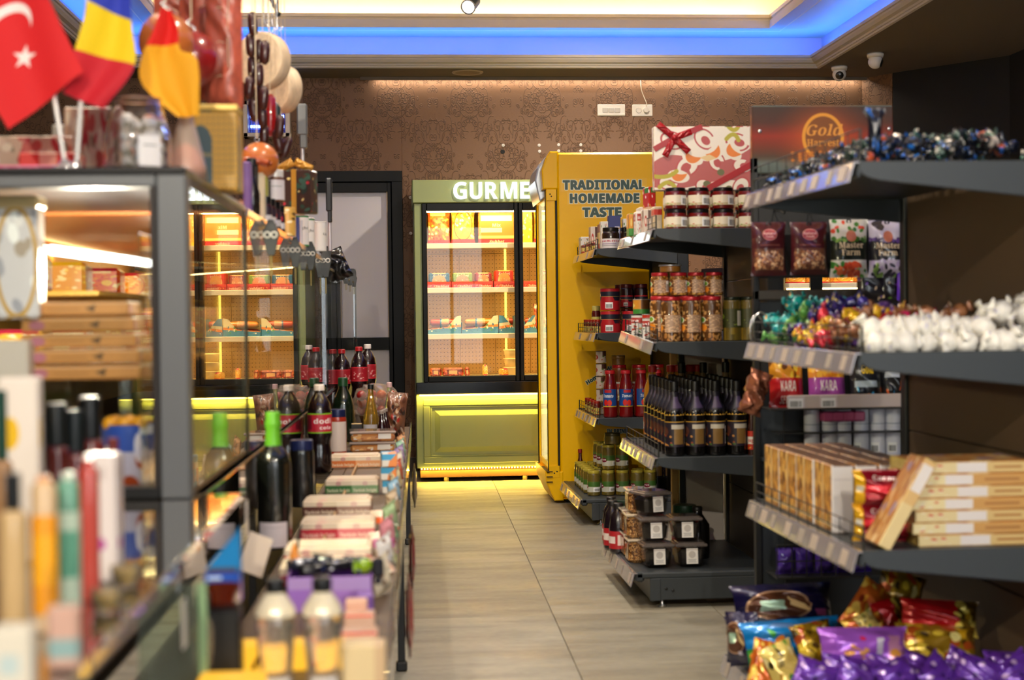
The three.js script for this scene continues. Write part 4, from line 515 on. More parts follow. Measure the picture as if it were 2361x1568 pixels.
  const small = () => jar('corn_jar', 'jar', { r: 0.034, h: 0.088, bodyArt: A_.cornBody, lid: 0xb8202c, lh: 0.013, neck: 0.88, label: A_.chick, l0: 0.01, l1: 0.06, arc: 3.6, mid: -0.4 });
  [1523, 1566, 1606, 1648].forEach((px, i) => { const D = 5.55, y = i === 0 ? y2(5.55) + 0.169 : y2(D) + 0.169; put('corn', small, V(xAt(px - 2, 660, D), y, -D), rnd(-0.3, 0.3), `short red-lidded corn jar, ${nth[i]} in the upper tier`, 'corn jars on the chickpea jars'); });
  { const D = 5.55; put('chick', chick, V(xAt(1521, 740, D), y2(D), -D), 0.3, 'glass jar of chickpeas with red lid, at the left end behind the front row'); }
  const pick = () => jar('pickle_jar', 'jar', { r: 0.035, h: 0.165, bodyArt: A_.pickBody, lid: 0x1c2418, label: lab('#3a4018', [['r', 0.3, 0, 0.25, 1, '#4a4c28'], ['c', 0.12, 0.4, 0.1, '#a8c040'], ['r', 0.62, 0.1, 0.16, 0.8, '#c8c4b8'], ['n', 10, 0.03, ['#7a8a30', '#2c3010'], 0, 0.5, 0.6, 1]]), l0: 0.05, l1: 0.12, arc: 3.8, mid: -0.2 });
  [1692, 1731].forEach((px, i) => put('pick2', pick, V(xAt(px - 4, 740, 5.47), y2(5.47), -5.47), 0.1, `dark green jar with dark lid, ${['left', 'right'][i]} of two beside the chickpea jars`, 'dark jars beside the chickpeas'));
  const can = (r, h, a, rim = 0xc8c4bc) => () => { const t = T('food_can', '', 'can'); P(t, 'can_body', inRect(new THREE.CylinderGeometry(r, r, h - 0.006, 20, 1, true, 2.6).translate(0, h / 2, 0), a), CARD); P(t, 'can_end', lathe([[r, h - 0.003], [r + 0.0012, h - 0.001], [r, h], [r - 0.003, h - 0.003], [0, h - 0.003]], 20), M(rim, 0.3, 0.8)); return t; };
  { const D = 5.93; put('canveg', can(0.035, 0.062, A_.veg), V(xAt(1479, 677, D), y2(D) + 0.082, -D), 0, 'small green and orange can, top of the stack at the left of the chickpea jars'); put('canwhite', can(0.035, 0.08, A_.white), V(xAt(1475, 720, D), y2(D), -D), 0.2, 'white can with red print, under the green can'); put('canveg2', can(0.026, 0.09, A_.oilL), V(xAt(1496, 745, 5.78), y2(5.78), -5.78), 0, 'slim can with orange and red print behind the wire guard of the middle unit');
    put('canwhite', can(0.035, 0.08, A_.white), V(xAt(1502, 765, 5.66), y2(5.66), -5.66), 1, 'white can with red print, nearest behind the wire guard'); }
  { const D = 5.62, t = T('snack_tub', 'clear low tub with silver lid on top of the corn jars', 'tub', V(xAt(1545, 630, D), y2(D) + 0.168 + 0.09, -D)); P(t, 'tub_body', cyl(0.04, 0.022, 20), GL(0xa87028)); P(t, 'lid', mv(cyl(0.044, 0.006, 20), 0, 0.022, 0), M(0xb0b0b0, 0.3, 0.5)); }
  { const D = 6.05, t = T('card_holder', 'dark card holder with lavender price plate above the corn jars', 'price holder', V(xAt(1592, 640, D), y2(D) + 0.17, -D)); P(t, 'holder', mv(cbox(0.09, 0.07, 0.03, 0.004), 0, 0.035, 0), M(0x161a14, 0.45)); P(t, 'arm', rod([0.03, 0.07, 0], [0.06, 0.09, 0], 0.003), wire); P(t, 'plate', rot(cbox(0.09, 0.034, 0.004, 0.001), 0, 0, 0.06).translate(0.09, 0.078, 0.01), M(0xb0a4c4, 0.4)); P(t, 'stand', mv(cbox(0.02, 0.17, 0.02), 0, -0.085, 0), anthDark); }
  // dark bottles
  const dark = () => bottle('syrup_bottle', 'bottle', { prof: [[0, 0], [0.034, 0], [0.037, 0.006], [0.037, 0.16], [0.033, 0.18], [0.018, 0.205], [0.0145, 0.22], [0.0145, 0.245]], body: 0x0a0606, cap: [0.0165, 0.243, 0.28], capCol: 0x0c0a0a, label: A_.dark, lr: 0.037, l0: 0.035, l1: 0.13, arc: 4.4, mid: -0.35, neckArt: A_.neck, neckProf: [[0.0376, 0.152], [0.0336, 0.181], [0.0186, 0.206], [0.0151, 0.221], [0.0151, 0.24]] });
  [1559, 1607, 1654, 1703].forEach((px, i) => { for (let k = 0; k < 7; k++) { const D = 5.47 + k * 0.078; put('dark', dark, V(xAt(px - 4, 970, 5.47), y3(D), -D), rnd(-0.15, 0.15), `dark syrup bottle with black cap, ${nth[i]} column, ${ORD[k]} from the front`, 'dark syrup bottles on the middle unit'); } });
  const oil = () => bottle('oil_bottle', 'bottle', { prof: [[0, 0], [0.036, 0], [0.039, 0.01], [0.039, 0.1], [0.034, 0.13], [0.039, 0.16], [0.036, 0.215], [0.02, 0.262], [0.014, 0.278], [0.014, 0.29]], mat: M(0xd09028, 0.1, 0, { clearcoat: 1, clearcoatRoughness: 0.05, transmission: 0.3, thickness: 0.03, ior: 1.35 }), cap: [0.018, 0.284, 0.312], capCol: 0xc01c18, label: A_.oilL, lr: 0.039, l0: 0.03, l1: 0.1, mid: -1.2 });
  [1503, 1545, 1562, 1590, 1607].forEach((px, i) => put('oil', oil, V(xAt(px, 900, 6.08), y3(6.08), -6.06), rnd(-0.3, 0.3), `cooking oil bottle with red cap, ${ORD[i]} from left behind the dark bottles`, 'red capped oil bottles'));
  const vin = () => bottle('vinegar_bottle', 'bottle', { prof: [[0, 0], [0.03, 0], [0.032, 0.006], [0.032, 0.2], [0.014, 0.26], [0.012, 0.29]], body: 0x8a7450, cap: [0.0155, 0.282, 0.325], capCol: 0x10100f, label: A_.white, lr: 0.032, l0: 0.04, l1: 0.12 });
  [[1574, 5.98], [1624, 5.98], [1676, 5.98]].forEach(([px, D], i) => put('vin', vin, V(xAt(px, 900, D), y3(D), -6.0), 0, `clear vinegar bottle with black cap, ${['left', 'middle', 'right'][i]} of three rising behind the dark bottles`, 'vinegar bottles'));
  put('oilslim', () => bottle('sauce_bottle', 'bottle', { prof: [[0, 0], [0.014, 0], [0.015, 0.1], [0.01, 0.14], [0.009, 0.16]], body: 0x3a1408, cap: [0.01, 0.158, 0.18], capCol: 0x141414, label: A_.oilL, lr: 0.015, l0: 0.02, l1: 0.09 }), V(xAt(1733, 1000, 5.45), y3(5.45), -5.45), 0, 'slim brown sauce bottle at the right end of the dark bottles');
  // base: tubs of olives and jars
  const tub = () => { const t = T('olive_tub', '', 'tub'); const s = new THREE.Shape(), taper = (w, h, d, k) => { const g = cbox(w, h, d, 0.012), p = g.attributes.position; for (let i = 0; i < p.count; i++) { const q = 1 - k * (0.5 - p.getY(i) / h); p.setX(i, p.getX(i) * q); p.setZ(i, p.getZ(i) * q); } g.computeVertexNormals(); return g; };
    P(t, 'olives', mv(taper(0.1, 0.066, 0.1, 0.16), 0, 0.036, 0), GL(0x100b0a, 1, 0.4)); P(t, 'tub_wall', mv(taper(0.11, 0.08, 0.11, 0.16), 0, 0.041, 0), pane(0xe8e4e4)); P(t, 'lid', [mv(cbox(0.122, 0.012, 0.122, 0.005), 0, 0.084, 0), mv(cbox(0.1, 0.006, 0.1, 0.003), 0, 0.091, 0)], M(0xb8aaa4, 0.12, 0, { transmission: 0.75, thickness: 0, clearcoat: 1 })); P(t, 'sticker', rot(cbox(0.044, 0.058, 0.0012, 0.0004, A_.sticker), -0.08, 0, 0).translate(0.002, 0.044, 0.0545), PAPER); return t; };
  const tb = (px, D, lv, label, turn = 0) => put('tub', tub, V(xAt(px, 1250, D), U.b + lv * 0.0945, -D), turn, label, 'clear tubs of dark olives');
  tb(1512, 5.5, 0, 'clear tub of dark olives with white sticker, front left on the base deck', 0.05); tb(1588, 5.5, 0, 'clear tub of dark olives with white sticker, front right on the base deck'); tb(1505, 5.53, 1, 'clear tub of dark olives with white sticker, left in the second tier', 0.06); tb(1578, 5.53, 1, 'clear tub of dark olives with white sticker, right in the second tier'); tb(1501, 5.56, 2, 'clear tub of dark olives, topmost of the left stack', 0.35);
  const orTub = () => { const t = T('chickpea_tub', '', 'tub'); P(t, 'tub_body', mv(cbox(0.06, 0.085, 0.1, 0.012, A_.chickBody), 0, 0.043, 0), WETGLASS); P(t, 'lid', mv(cbox(0.068, 0.01, 0.11, 0.004), 0, 0.088, 0), M(0xc8b8a0, 0.15, 0, { clearcoat: 1 })); return t; };
  [[1462, 5.62, 0, 'lower tub behind the olives, nearest'], [1452, 5.76, 0, 'lower tub behind the olives, farther'], [1459, 5.64, 1, 'upper tub, nearest'], [1449, 5.78, 1, 'upper tub, farther'], [1463, 5.66, 2, 'topmost tub beside the highest olive tub']].forEach(([px, D, l, w]) => put('ortub', orTub, V(xAt(px, 1230, D), U.b + l * 0.0935, -D), 0, `clear tub of yellow chickpeas, ${w}`, 'clear tubs of chickpeas'));
  const bigjar = () => jar('olive_jar', 'jar', { r: 0.05, h: 0.2, bodyArt: A_.pickBody, lid: 0x16301e, lh: 0.03, neck: 0.94, label: A_.redcan, l0: 0.05, l1: 0.15, arc: 3 });
  put('bigjar', bigjar, V(xAt(1578, 1180, 5.74), U.b, -5.74), 0.4, 'big olive jar with dark green lid behind the right olive tubs'); put('bigjar', bigjar, V(xAt(1442, 1190, 5.95), U.b, -5.95), 1.2, 'big olive jar with dark green lid behind the chickpea tubs');
  const redb = () => bottle('grape_juice_bottle', 'bottle', { prof: [[0, 0], [0.036, 0], [0.038, 0.01], [0.038, 0.1], [0.03, 0.15], [0.018, 0.17], [0.018, 0.18]], body: 0x1a0f16, cap: [0.02, 0.178, 0.2], capCol: 0x1a1616, label: art(128, 96, '#b01c24', [['r', 0, 0.3, 0.5, 0.4, '#e8d8d0'], ['r', 0.55, 0.2, 0.1, 0.6, '#e8d8d0']]), lr: 0.038, l0: 0.02, l1: 0.09, mid: -0.5 });
  [[1410, 6.05], [1413, 5.93], [1426, 5.84]].forEach(([px, D], i) => put('redb', redb, V(xAt(px, 1220, D), U.b, -D), 0, `dark juice bottle with red label, ${['farthest', 'middle', 'nearest'][i]} of three on the base deck`, 'juice bottles on the base deck'));
  put('dkb', () => bottle('molasses_bottle', 'bottle', { prof: [[0, 0], [0.045, 0], [0.047, 0.02], [0.047, 0.13], [0.02, 0.17], [0.018, 0.185]], body: 0x0c0808, cap: [0.02, 0.183, 0.2], capCol: 0x141010 }), V(xAt(1608, 1200, 5.68), U.b, -5.68), 0, 'plain black molasses bottle behind the right olive tubs');
}
// ---------- goods on the farthest unit ----------
{
  const U = U3, y1 = () => U.y[0], y2 = () => U.y[1], y3 = () => U.y[2], z = (D) => -D;
  const tahin = () => jar('tahini_jar', 'jar', { r: 0.046, h: 0.118, body: 0x2a1608, lid: 0x1a1614, lh: 0.02, label: art(128, 96, '#dcd4d4', [['t', 'pekmez', 0.5, 0.25, 0.22, '#b02030'], ['r', 0.1, 0.5, 0.5, 0.1, '#a090a8'], ['r', 0.1, 0.68, 0.5, 0.1, '#a8a0a0']]), l0: 0.01, l1: 0.06, mid: 0 });
  [[1408, 'left'], [1450, 'right']].forEach(([px, w]) => put('tahin', tahin, V(xAt(px, 540, 7.64), y1(), -7.64), 0, `dark jar with white label, ${w} of two on the farthest unit top shelf`));
  const bxs = (label, px, py, D, w, h, d, a, y) => S('carton', label, 'carton', mv(cbox(w, h, d, 0.002, a), 0, h / 2, 0), CARD, V(xAt(px, py, D), y, -D));
  const blueC = art(96, 128, '#16246a', [['r', 0.5, 0.3, 0.4, 0.5, '#c8c8e0'], ['n', 6, 0.08, ['#e0a030', '#fff']]]), wc = art(128, 96, '#dcd6cc', [['t', 'un', 0.5, 0.6, 0.3, '#c02030'], ['n', 10, 0.04, ['#d0a020', '#c03020', '#407030'], 0, 0, 1, 0.5]]);
  bxs('tall blue carton behind the dark jars of the farthest unit', 1415, 500, 7.8, 0.065, 0.19, 0.06, blueC, y1()); bxs('white carton left of the tall blue carton', 1392, 510, 7.8, 0.04, 0.16, 0.06, wc, y1()); bxs('white flat carton right of the tall blue carton', 1453, 510, 7.82, 0.085, 0.175, 0.06, wc, y1()); bxs('narrow dark and cream carton at the right of the farthest unit top shelf', 1478, 495, 7.66, 0.03, 0.2, 0.06, art(64, 128, '#d8c0a0', [['r', 0.4, 0.2, 0.6, 0.5, '#3a1614'], ['r', 0, 0, 1, 0.05, '#111']]), y1());
  bxs('small white carton at the far left of the top shelf', 1349, 565, 8.2, 0.06, 0.1, 0.09, wc, y1()); bxs('brown and cream carton second from left on the top shelf', 1369, 550, 8.0, 0.045, 0.145, 0.08, A_.tin, y1()); bxs('tall orange carton near the left of the top shelf', 1386, 545, 7.86, 0.03, 0.15, 0.08, A_.spice, y1());
  for (let i = 0; i < 3; i++) bxs(`little red striped carton, ${['first', 'second', 'third'][i]} behind the wire guard of the top shelf`, 1345 + i * 11, 585, 8.1 - i * 0.13, 0.02, 0.05, 0.06, A_.spice, y1());
  const rc = (r, h) => () => { const t = T('paste_can', '', 'can'); P(t, 'can_body', inRect(new THREE.CylinderGeometry(r, r, h - 0.008, 20, 1, true, 2.4).translate(0, h / 2, 0), A_.redcan), CARD); P(t, 'can_end', lathe([[r, h - 0.005], [r + 0.001, h - 0.002], [r - 0.003, h], [0, h - 0.002]], 20), M(0xa02020, 0.3, 0.4)); return t; };
  for (const [px, l, w] of [[1407, 0, 'lower left'], [1407, 1, 'upper left'], [1456, 0, 'lower right']]) put('rcan', rc(0.052, 0.118), V(xAt(px, 720, 7.68), y2() + l * 0.119, -7.68), 0.2, `red and black paste can with gold stripe, ${w} of three`);
  const dj = () => jar('jam_jar', 'jar', { r: 0.036, h: 0.13, body: 0x2a0608, lid: 0x5a1410, lh: 0.02, label: A_.redcan, l0: 0.01, l1: 0.07, neck: 0.9 });
  [[1444, 7.8, 0], [1444, 7.8, 1], [1478, 7.8, 0], [1478, 7.8, 1], [1432, 7.9, 1], [1466, 7.9, 1], [1432, 7.9, 0], [1466, 7.9, 0]].forEach(([px, D, l], i) => put('jam', dj, V(xAt(px, 680, D), y2() + l * 0.131, -D), 0.1, `dark jam jar, ${['left', 'left', 'right', 'right', 'left', 'right', 'left', 'right'][i]} in the ${i < 4 ? 'front' : 'back'} ${l ? 'upper' : 'lower'} row beside the paste cans`, 'dark jam jars of the farthest unit'));
  const sp = () => jar('spice_jar', 'jar', { r: 0.02, h: 0.075, bodyArt: A_.spice, lid: 0xa02818, lh: 0.012, seg: 12 });
  [[1350, 8.25], [1355, 8.1], [1361, 7.97], [1368, 7.86], [1375, 7.76]].forEach(([px, D], i) => put('spice', sp, V(xAt(px, 745, D) + 0.008, y2(), -D), i, `little red spice jar, ${ORD[i]} from the far end along the fence`, 'spice jars along the fence'));
  put('tallspice', () => bottle('spice_bottle', 'bottle', { prof: [[0, 0], [0.024, 0], [0.025, 0.07], [0.025, 0.11], [0.02, 0.125]], body: 0x5a1410, cap: [0.022, 0.123, 0.15], capCol: 0xc8b860, label: art(64, 64, '#c8c060', [['r', 0, 0.4, 1, 0.3, '#e8e8d8']]), lr: 0.025, l0: 0.03, l1: 0.09, seg: 14 }), V(xAt(1374, 690, 8.0), y2(), -8.0), 0, 'brown spice bottle with yellow label left of the paste cans');
  // tomato sauce bottles
  const tom = () => bottle('tomato_sauce_bottle', 'bottle', { prof: [[0, 0], [0.034, 0], [0.038, 0.01], [0.036, 0.03], [0.038, 0.06], [0.038, 0.15], [0.03, 0.19], [0.024, 0.215], [0.024, 0.232]], body: 0x7a0a0c, cap: [0.027, 0.23, 0.248], capCol: 0xc41c24, label: A_.tom, lr: 0.038, l0: 0.058, l1: 0.15, arc: 2.6, mid: 0 });
  [[1407, 7.66, -0.5], [1443, 7.66, 0.05], [1478, 7.68, 0.5], [1514, 7.68, 0.2]].forEach(([px, D, r], i) => put('tom', tom, V(xAt(px, 910, D), y3(), -D), r, `tomato sauce bottle with blue label and red cap, ${['leftmost', 'second from left', 'third from left', 'rightmost'][i]} of the front row`, 'tomato sauce bottles'));
  const ket = () => jar('pepper_paste_jar', 'jar', { r: 0.04, h: 0.27, body: 0x9a4a14, lid: 0xc41c24, lh: 0.016, neck: 0.96, label: A_.white, l0: 0.08, l1: 0.18 });
  [[1428, 7.84], [1473, 7.84], [1515, 7.84]].forEach(([px, D], i) => put('ket', ket, V(xAt(px, 880, D), y3(), -D), 0, `tall orange jar with wide red lid, ${['left', 'middle', 'right'][i]} behind the tomato sauce bottles`, 'tall orange jars'));
  for (let k = 0; k < 5; k++) put('tin', () => { const t = T('soup_can', '', 'can'); P(t, 'can_body', inRect(new THREE.CylinderGeometry(0.028, 0.028, 0.062, 18, 1, true, 2.2).translate(0, 0.034, 0), A_.tin), CARD); P(t, 'can_end', lathe([[0.028, 0.064], [0.029, 0.067], [0.026, 0.068], [0, 0.066]], 18), M(0x8a6a50, 0.3, 0.6)); return t; }, V(xAt(1386, 860, 7.95), y3() + k * 0.069, -7.95), k * 0.2, `small red and white can, ${['lowest', 'second', 'third', 'fourth', 'topmost'][k]} of the five-high stack`, 'stack of small cans');
  put('canister', () => { const t = T('cocoa_canister', '', 'canister'); P(t, 'canister_body', cyl(0.036, 0.3, 20), M(0x8a5a1c, 0.4)); P(t, 'lid', mv(cyl(0.038, 0.016, 20), 0, 0.3, 0), M(0x9a6a28, 0.35)); return t; }, V(xAt(1425, 830, 8.05), y3(), -8.05), 0, 'brown canister rising behind the stack of small cans');
  [[1352, 8.25], [1358, 8.12], [1365, 8.0], [1372, 7.88]].forEach(([px, D], i) => put('spice', sp, V(xAt(px, 925, D) + 0.01, y3(), -D), i, `little spice jar with red lid, ${ORD[i]} from the far end on the third shelf`, 'spice jars on the third shelf'));
  // pickle jars on the base
  const pk = () => jar('gherkin_jar', 'jar', { r: 0.034, h: 0.13, bodyArt: A_.pickBody, lid: 0xb8a83a, lh: 0.013, neck: 0.9, label: A_.green, l0: 0.02, l1: 0.075, arc: 4.2, mid: 0.1 });
  const px0 = [1369, 1402, 1435, 1469, 1498]; px0.forEach((px, i) => put('pk', pk, V(xAt(px, 1120, 7.72), U.b, -7.72), -0.5 + i * 0.25, `pickle jar with yellowish lid, ${ORD[i]} from left in the lowest front row`, 'pickle jars of the farthest unit'));
  px0.slice(1).forEach((px, i) => put('pk', pk, V(xAt(px + 2, 1120, 7.81), U.b, -7.81), i * 0.3, `pickle jar with yellowish lid, ${ORD[i]} from left in the lowest second row`, 'pickle jars of the farthest unit'));
  [[1403, 7.78], [1434, 7.78]].forEach(([px, D], i) => put('pk', pk, V(xAt(px, 1060, D), U.b + 0.131, -D), 0.2, `pickle jar with yellowish lid, ${i ? 'right' : 'left'} in the second tier`, 'pickle jars of the farthest unit'));
  [[1390, 7.9], [1382, 8.0]].forEach(([px, D], i) => put('pk', pk, V(xAt(px, 1060, D), U.b + 0.131, -D), 0.2, `pickle jar with yellowish lid, ${i ? 'farthest' : 'nearer'} at the left of the second tier`, 'pickle jars of the farthest unit'));
  put('pkbig', () => jar('pepper_jar', 'jar', { r: 0.045, h: 0.06, bodyArt: A_.pickBody, lid: 0x4a4018, lh: 0.016, neck: 0.95 }), V(xAt(1412, 1025, 7.8), U.b + 0.2625, -7.8), 0, 'wide short jar with dark lid, topmost of the pickle jars');
  for (let k = 0; k < 5; k++) { const D = 7.83 + k * 0.1; put('pk', pk, V(U.bx + 0.075, U.b, -D), -0.8, `pickle jar with yellowish lid, ${ORD[k]} from the front along the aisle edge`, 'pickle jars along the aisle edge'); if (k > 0 && k < 5) put('pk', pk, V(U.bx + 0.145, U.b, -D), -0.4, `pickle jar with yellowish lid, ${ORD[k]} from the front in the inner row`, 'pickle jars in the inner row'); }
  put('saucer', () => bottle('hot_sauce_bottle', 'bottle', { prof: [[0, 0], [0.02, 0], [0.021, 0.1], [0.011, 0.14], [0.01, 0.17]], body: 0x4a1408, cap: [0.012, 0.168, 0.19], capCol: 0x8a1410, label: A_.oilL, lr: 0.021, l0: 0.02, l1: 0.08, seg: 14 }), V(U.bx + 0.09, U.b, -8.35), 0, 'hot sauce bottle at the far end of the pickle jars');
  for (let i = 0; i < 3; i++) put('dkj', () => jar('black_olive_jar', 'jar', { r: 0.045, h: 0.25, body: 0x0c0a08, lid: 0x101410, label: A_.dark, l0: 0.06, l1: 0.15 }), V(xAt(1512 + i * 30, 1080, 8.0), U.b, -8.0), 0, `tall jar of black olives, ${['left', 'middle', 'right'][i]} in the dark behind the pickle jars`, 'black olive jars');
}

// ---------- sweets and boxes on the nearest unit ----------
{
  const U = U1;
  const wrapA = (bg, c) => art(96, 64, bg, [['n', 14, 0.08, c], ['l', 0.1, 0.5, 0.9, 0.5, c[0], 6]]);
  const darkW = [wrapA('#0c1016', ['#0a0c10', '#1c6ad0', '#12181c']), wrapA('#101018', ['#2a80e8', '#0a0a0c', '#1a1a1c']), wrapA('#141a22', ['#c0542c', '#1c5cb8', '#101010']), wrapA('#16181a', ['#d8ccc0', '#8a5a40', '#0e0e12']), wrapA('#1c3a30', ['#0e1a20', '#d0c8b8', '#2c6a58']), wrapA('#0c1426', ['#0c1420', '#2a70d0', '#a8a8a8'])];
  const mk = (arts, L, R, sq) => arts.map((a) => candyGeo(L, R, a, sq));
  const dk = mk(darkW, 0.062, 0.0145), heap = (x, z, x0, x1, z0, z1) => Math.min(1, 4 * (x - x0) / (x1 - x0) + 0.3) * Math.min(1, 5 * Math.min(z - z0, z1 - z) / (z1 - z0) + 0.35);
  const sweets = (name, label, group, geos, n, x0, x1, Da, Db, yAt, hgt, m, w = 0.03) => { for (let i = 0; i < n; i++) { const x = rnd(x0, x1), D = rnd(Da, Db), hh = Math.max(0.012, hgt * heap(x, D, x0, x1, Da, Db) * Math.pow(rnd(), 0.4)); const zone = D < Da + (Db - Da) / 3 ? 'near' : D < Da + (Db - Da) * 2 / 3 ? 'middle' : 'far', lb2 = geos.length > 1 ? `dark twist-wrapped sweet with ${['black and blue', 'bright blue', 'orange and blue', 'pale and brown', 'green', 'deep blue'][i % 6]} wrapper, ${zone} part of the top shelf heap` : label; const o = S(name, lb2, 'sweet', geos[i % geos.length], m, V(x, yAt(D) + hh, -D), 0, group); o.rotation.set(rnd(-0.7, 0.7), rnd(6.28), rnd(-0.5, 0.5)); } };
  sweets('dark_sweet', 'small dark twist-wrapped sweet with blue or pale bands in the heap on the top shelf', 'dark wrapped sweets on the top shelf', dk, 210, U.xf + 0.03, U.xb + 0.0, U.D0 + 0.025, U.D1 - 0.03, (D) => shelfY(U, 0, D) + 0.004, 0.075, FOIL);
  { const q = at(2015, 290, 3.12); S('gift_bag', 'small dark blue pointed bag standing at the corner of the top shelf', 'bag', mv(pillow(0.05, 0.11, 0.03, darkW[5], { pinch: 6 }), 0, 0.055, 0), FOIL, V(q.x + 0.005, shelfY(U, 0, 3.13) + 0.015, -3.13)); }
  // second shelf
  const colW = [['teal', '#0c8a8c', ['#18b0a8', '#e0a060', '#0a6a70']], ['green', '#5a9a4a', ['#8ac060', '#3a7a3c', '#d0d8a0']], ['navy', '#1c1858', ['#3a3090', '#100c38', '#c8b040']], ['yellow', '#e0b020', ['#f8d850', '#d02838', '#f0f0e0']], ['red', '#b81830', ['#e03848', '#f0c040', '#8a1020']], ['brown', '#7a4a28', ['#a87048', '#e8d8c0', '#5a3018']], ['violet', '#5a3a80', ['#8a60b0', '#e0c8e0', '#c89030']]];
  const col = Object.fromEntries(colW.map(([k, bg, c]) => [k, candyGeo(0.07, 0.017, wrapA(bg, c))]));
  const band2 = (k, n, Da, Db, h, x1 = U.xf + 0.25) => sweets('wrapped_sweet', `${k} twist-wrapped sweet in the mixed heap behind the wire guard`, `${k} sweets on the second shelf`, [col[k]], n, U.xf + 0.03, x1, Da, Db, (D) => shelfY(U, 1, D) + 0.006, h, FOIL);
  band2('teal', 22, 3.8, 4.02, 0.11); band2('green', 22, 3.66, 3.9, 0.09); band2('navy', 20, 3.55, 3.75, 0.105); band2('yellow', 26, 3.36, 3.66, 0.085); band2('red', 24, 3.34, 3.62, 0.08); band2('brown', 26, 3.2, 3.42, 0.085, U.xf + 0.3); band2('violet', 14, 3.36, 3.6, 0.095);
  const whiteA = art(64, 64, '#f0ece2', [['n', 6, 0.05, ['#d0c8c8', '#c0bcd0', '#fff']]]), wh = [0, 1, 2, 3].map(() => candyGeo(0.07, 0.0265, whiteA, 0.95));
  for (let i = 0; i < 36; i++) { const lv = i < 18 ? 0 : i < 31 ? 1 : 2, x = U.xf + 0.045 + (i % 18) / 18 * 0.38 + rnd(-0.012, 0.012) + lv * 0.006, D = 3.1 + rnd(0.02) + lv * 0.02 + (i % 2) * 0.055; const o = S('white_sweet', `white twist-wrapped sweet, ${['bottom', 'middle', 'top'][lv]} layer, ${(i % 18) < 6 ? 'aisle' : (i % 18) < 12 ? 'central' : 'wall'} part of the white row`, 'sweet', wh[i % 4], CARD, V(x, shelfY(U, 1, D) + 0.024 + lv * 0.031, -D), 0, 'white wrapped sweets on the second shelf'); o.rotation.set(rnd(6.28), Math.PI / 2 + rnd(-1.1, 1.1), rnd(-0.5, 0.5)); o.scale.setScalar(rnd(0.85, 1.2)); }
  [2085, 2135].forEach((px, i) => { const q = at(px, 738, 3.34); const o = S('pink_sweet', `large magenta wrapped sweet behind the white ones, ${i ? 'right' : 'left'} of two`, 'sweet', candyGeo(0.075, 0.022, wrapA('#c01850', ['#e83878', '#f070a0', '#8a0c38'])), FOIL, V(q.x, q.y, q.z)); o.rotation.set(0.3, 0.2 + i * 0.4, 0.25 - i * 0.2); });
  sweets('wrapped_sweet', 'brown twist-wrapped sweet in the row behind the white ones', 'brown sweets behind the white ones', [col.brown], 26, U.xf + 0.2, U.xb - 0.04, 3.24, 3.4, (D) => shelfY(U, 1, D) + 0.012, 0.045, FOIL);
  // metal hooks at the far end of the second shelf
  for (let i = 0; i < 2; i++) S('metal_hook', `chrome hook curling over the ${i ? 'lower' : 'upper'} corner of the wire guard`, 'hook', tube([[0.02, 0, 0], [0.0, 0.02, 0], [-0.015, 0.06, 0], [-0.01, 0.1, 0], [0.012, 0.115, 0], [0.03, 0.1, 0]], 0.003, 8, 24), chrome, at(1748 - i * 8, 815 + i * 6, 4.06), 0.2 + i * 0.3);
  // third shelf: standing wafer boxes, four by four
  const wafer = art(256, 160, '#b8803c', [['n', 90, 0.05, ['#d89a40', '#8a5424', '#c88838', '#e8b860', '#6a3c1c'], 0.04, 0.06, 0.96, 0.94], ['r', 0.46, 0, 0.05, 1, '#e0c898'], ['r', 0, 0, 0.03, 1, '#d8bc88'], ['r', 0.97, 0, 0.03, 1, '#d8bc88'], ['r', 0, 0.86, 1, 0.04, '#e0c898']]), whiteEnd = art(64, 128, '#dcd8d8', [['r', 0.1, 0.2, 0.8, 0.02, '#c8c4c8']]), brownTop = art(128, 64, '#7a5a44', [['n', 30, 0.06, ['#5a3a2a', '#a08068', '#8a6a54']]]);
  const wg = cbox(0.052, 0.16, 0.158, 0.003, [whiteEnd, wafer, brownTop]);
  for (let r = 0; r < 4; r++) for (let i = 0; i < 4; i++) { const D = 3.45 + i * 0.162, x = 1.03 + r * 0.056; S('wafer_box', `standing wafer box, ${ORD[i]} from the front in the ${['aisle row', 'second row', 'third row', 'innermost row'][r]}`, 'box', wg, CARD, V(x, shelfY(U, 2, D) + 0.081, -D), rnd(-0.03, 0.03), 'standing wafer boxes'); }
  const redBag = art(192, 160, '#8a1020', [['r', 0, 0.36, 1, 0.22, '#e02838'], ['r', 0, 0.62, 1, 0.1, '#a81828'], ['f', (x, w, h) => { x.save(); x.translate(w * 0.55, h * 0.26); x.rotate(0.04); x.font = `bold ${h * 0.17}px sans-serif`; x.fillStyle = '#f0e8e0'; x.textAlign = 'center'; x.fillText('Caramel', 0, 0); x.restore(); }], ['r', 0, 0, 0.14, 1, '#e0a818'], ['r', 0.02, 0.4, 0.1, 0.16, '#f0e8d8']]);
  for (let i = 0; i < 2; i++) { const o = S('sweet_bag', `shiny red bag with yellow edge, ${i ? 'upper' : 'lower'} of two beside the wafer boxes`, 'bag', pillow(0.14, 0.085, 0.06, redBag, { wrinkle: 0.25 }), FOIL, V(1.075, shelfY(U, 2, 3.2) + 0.046 + i * 0.075, -3.22), -0.15 + i * 0.1); }
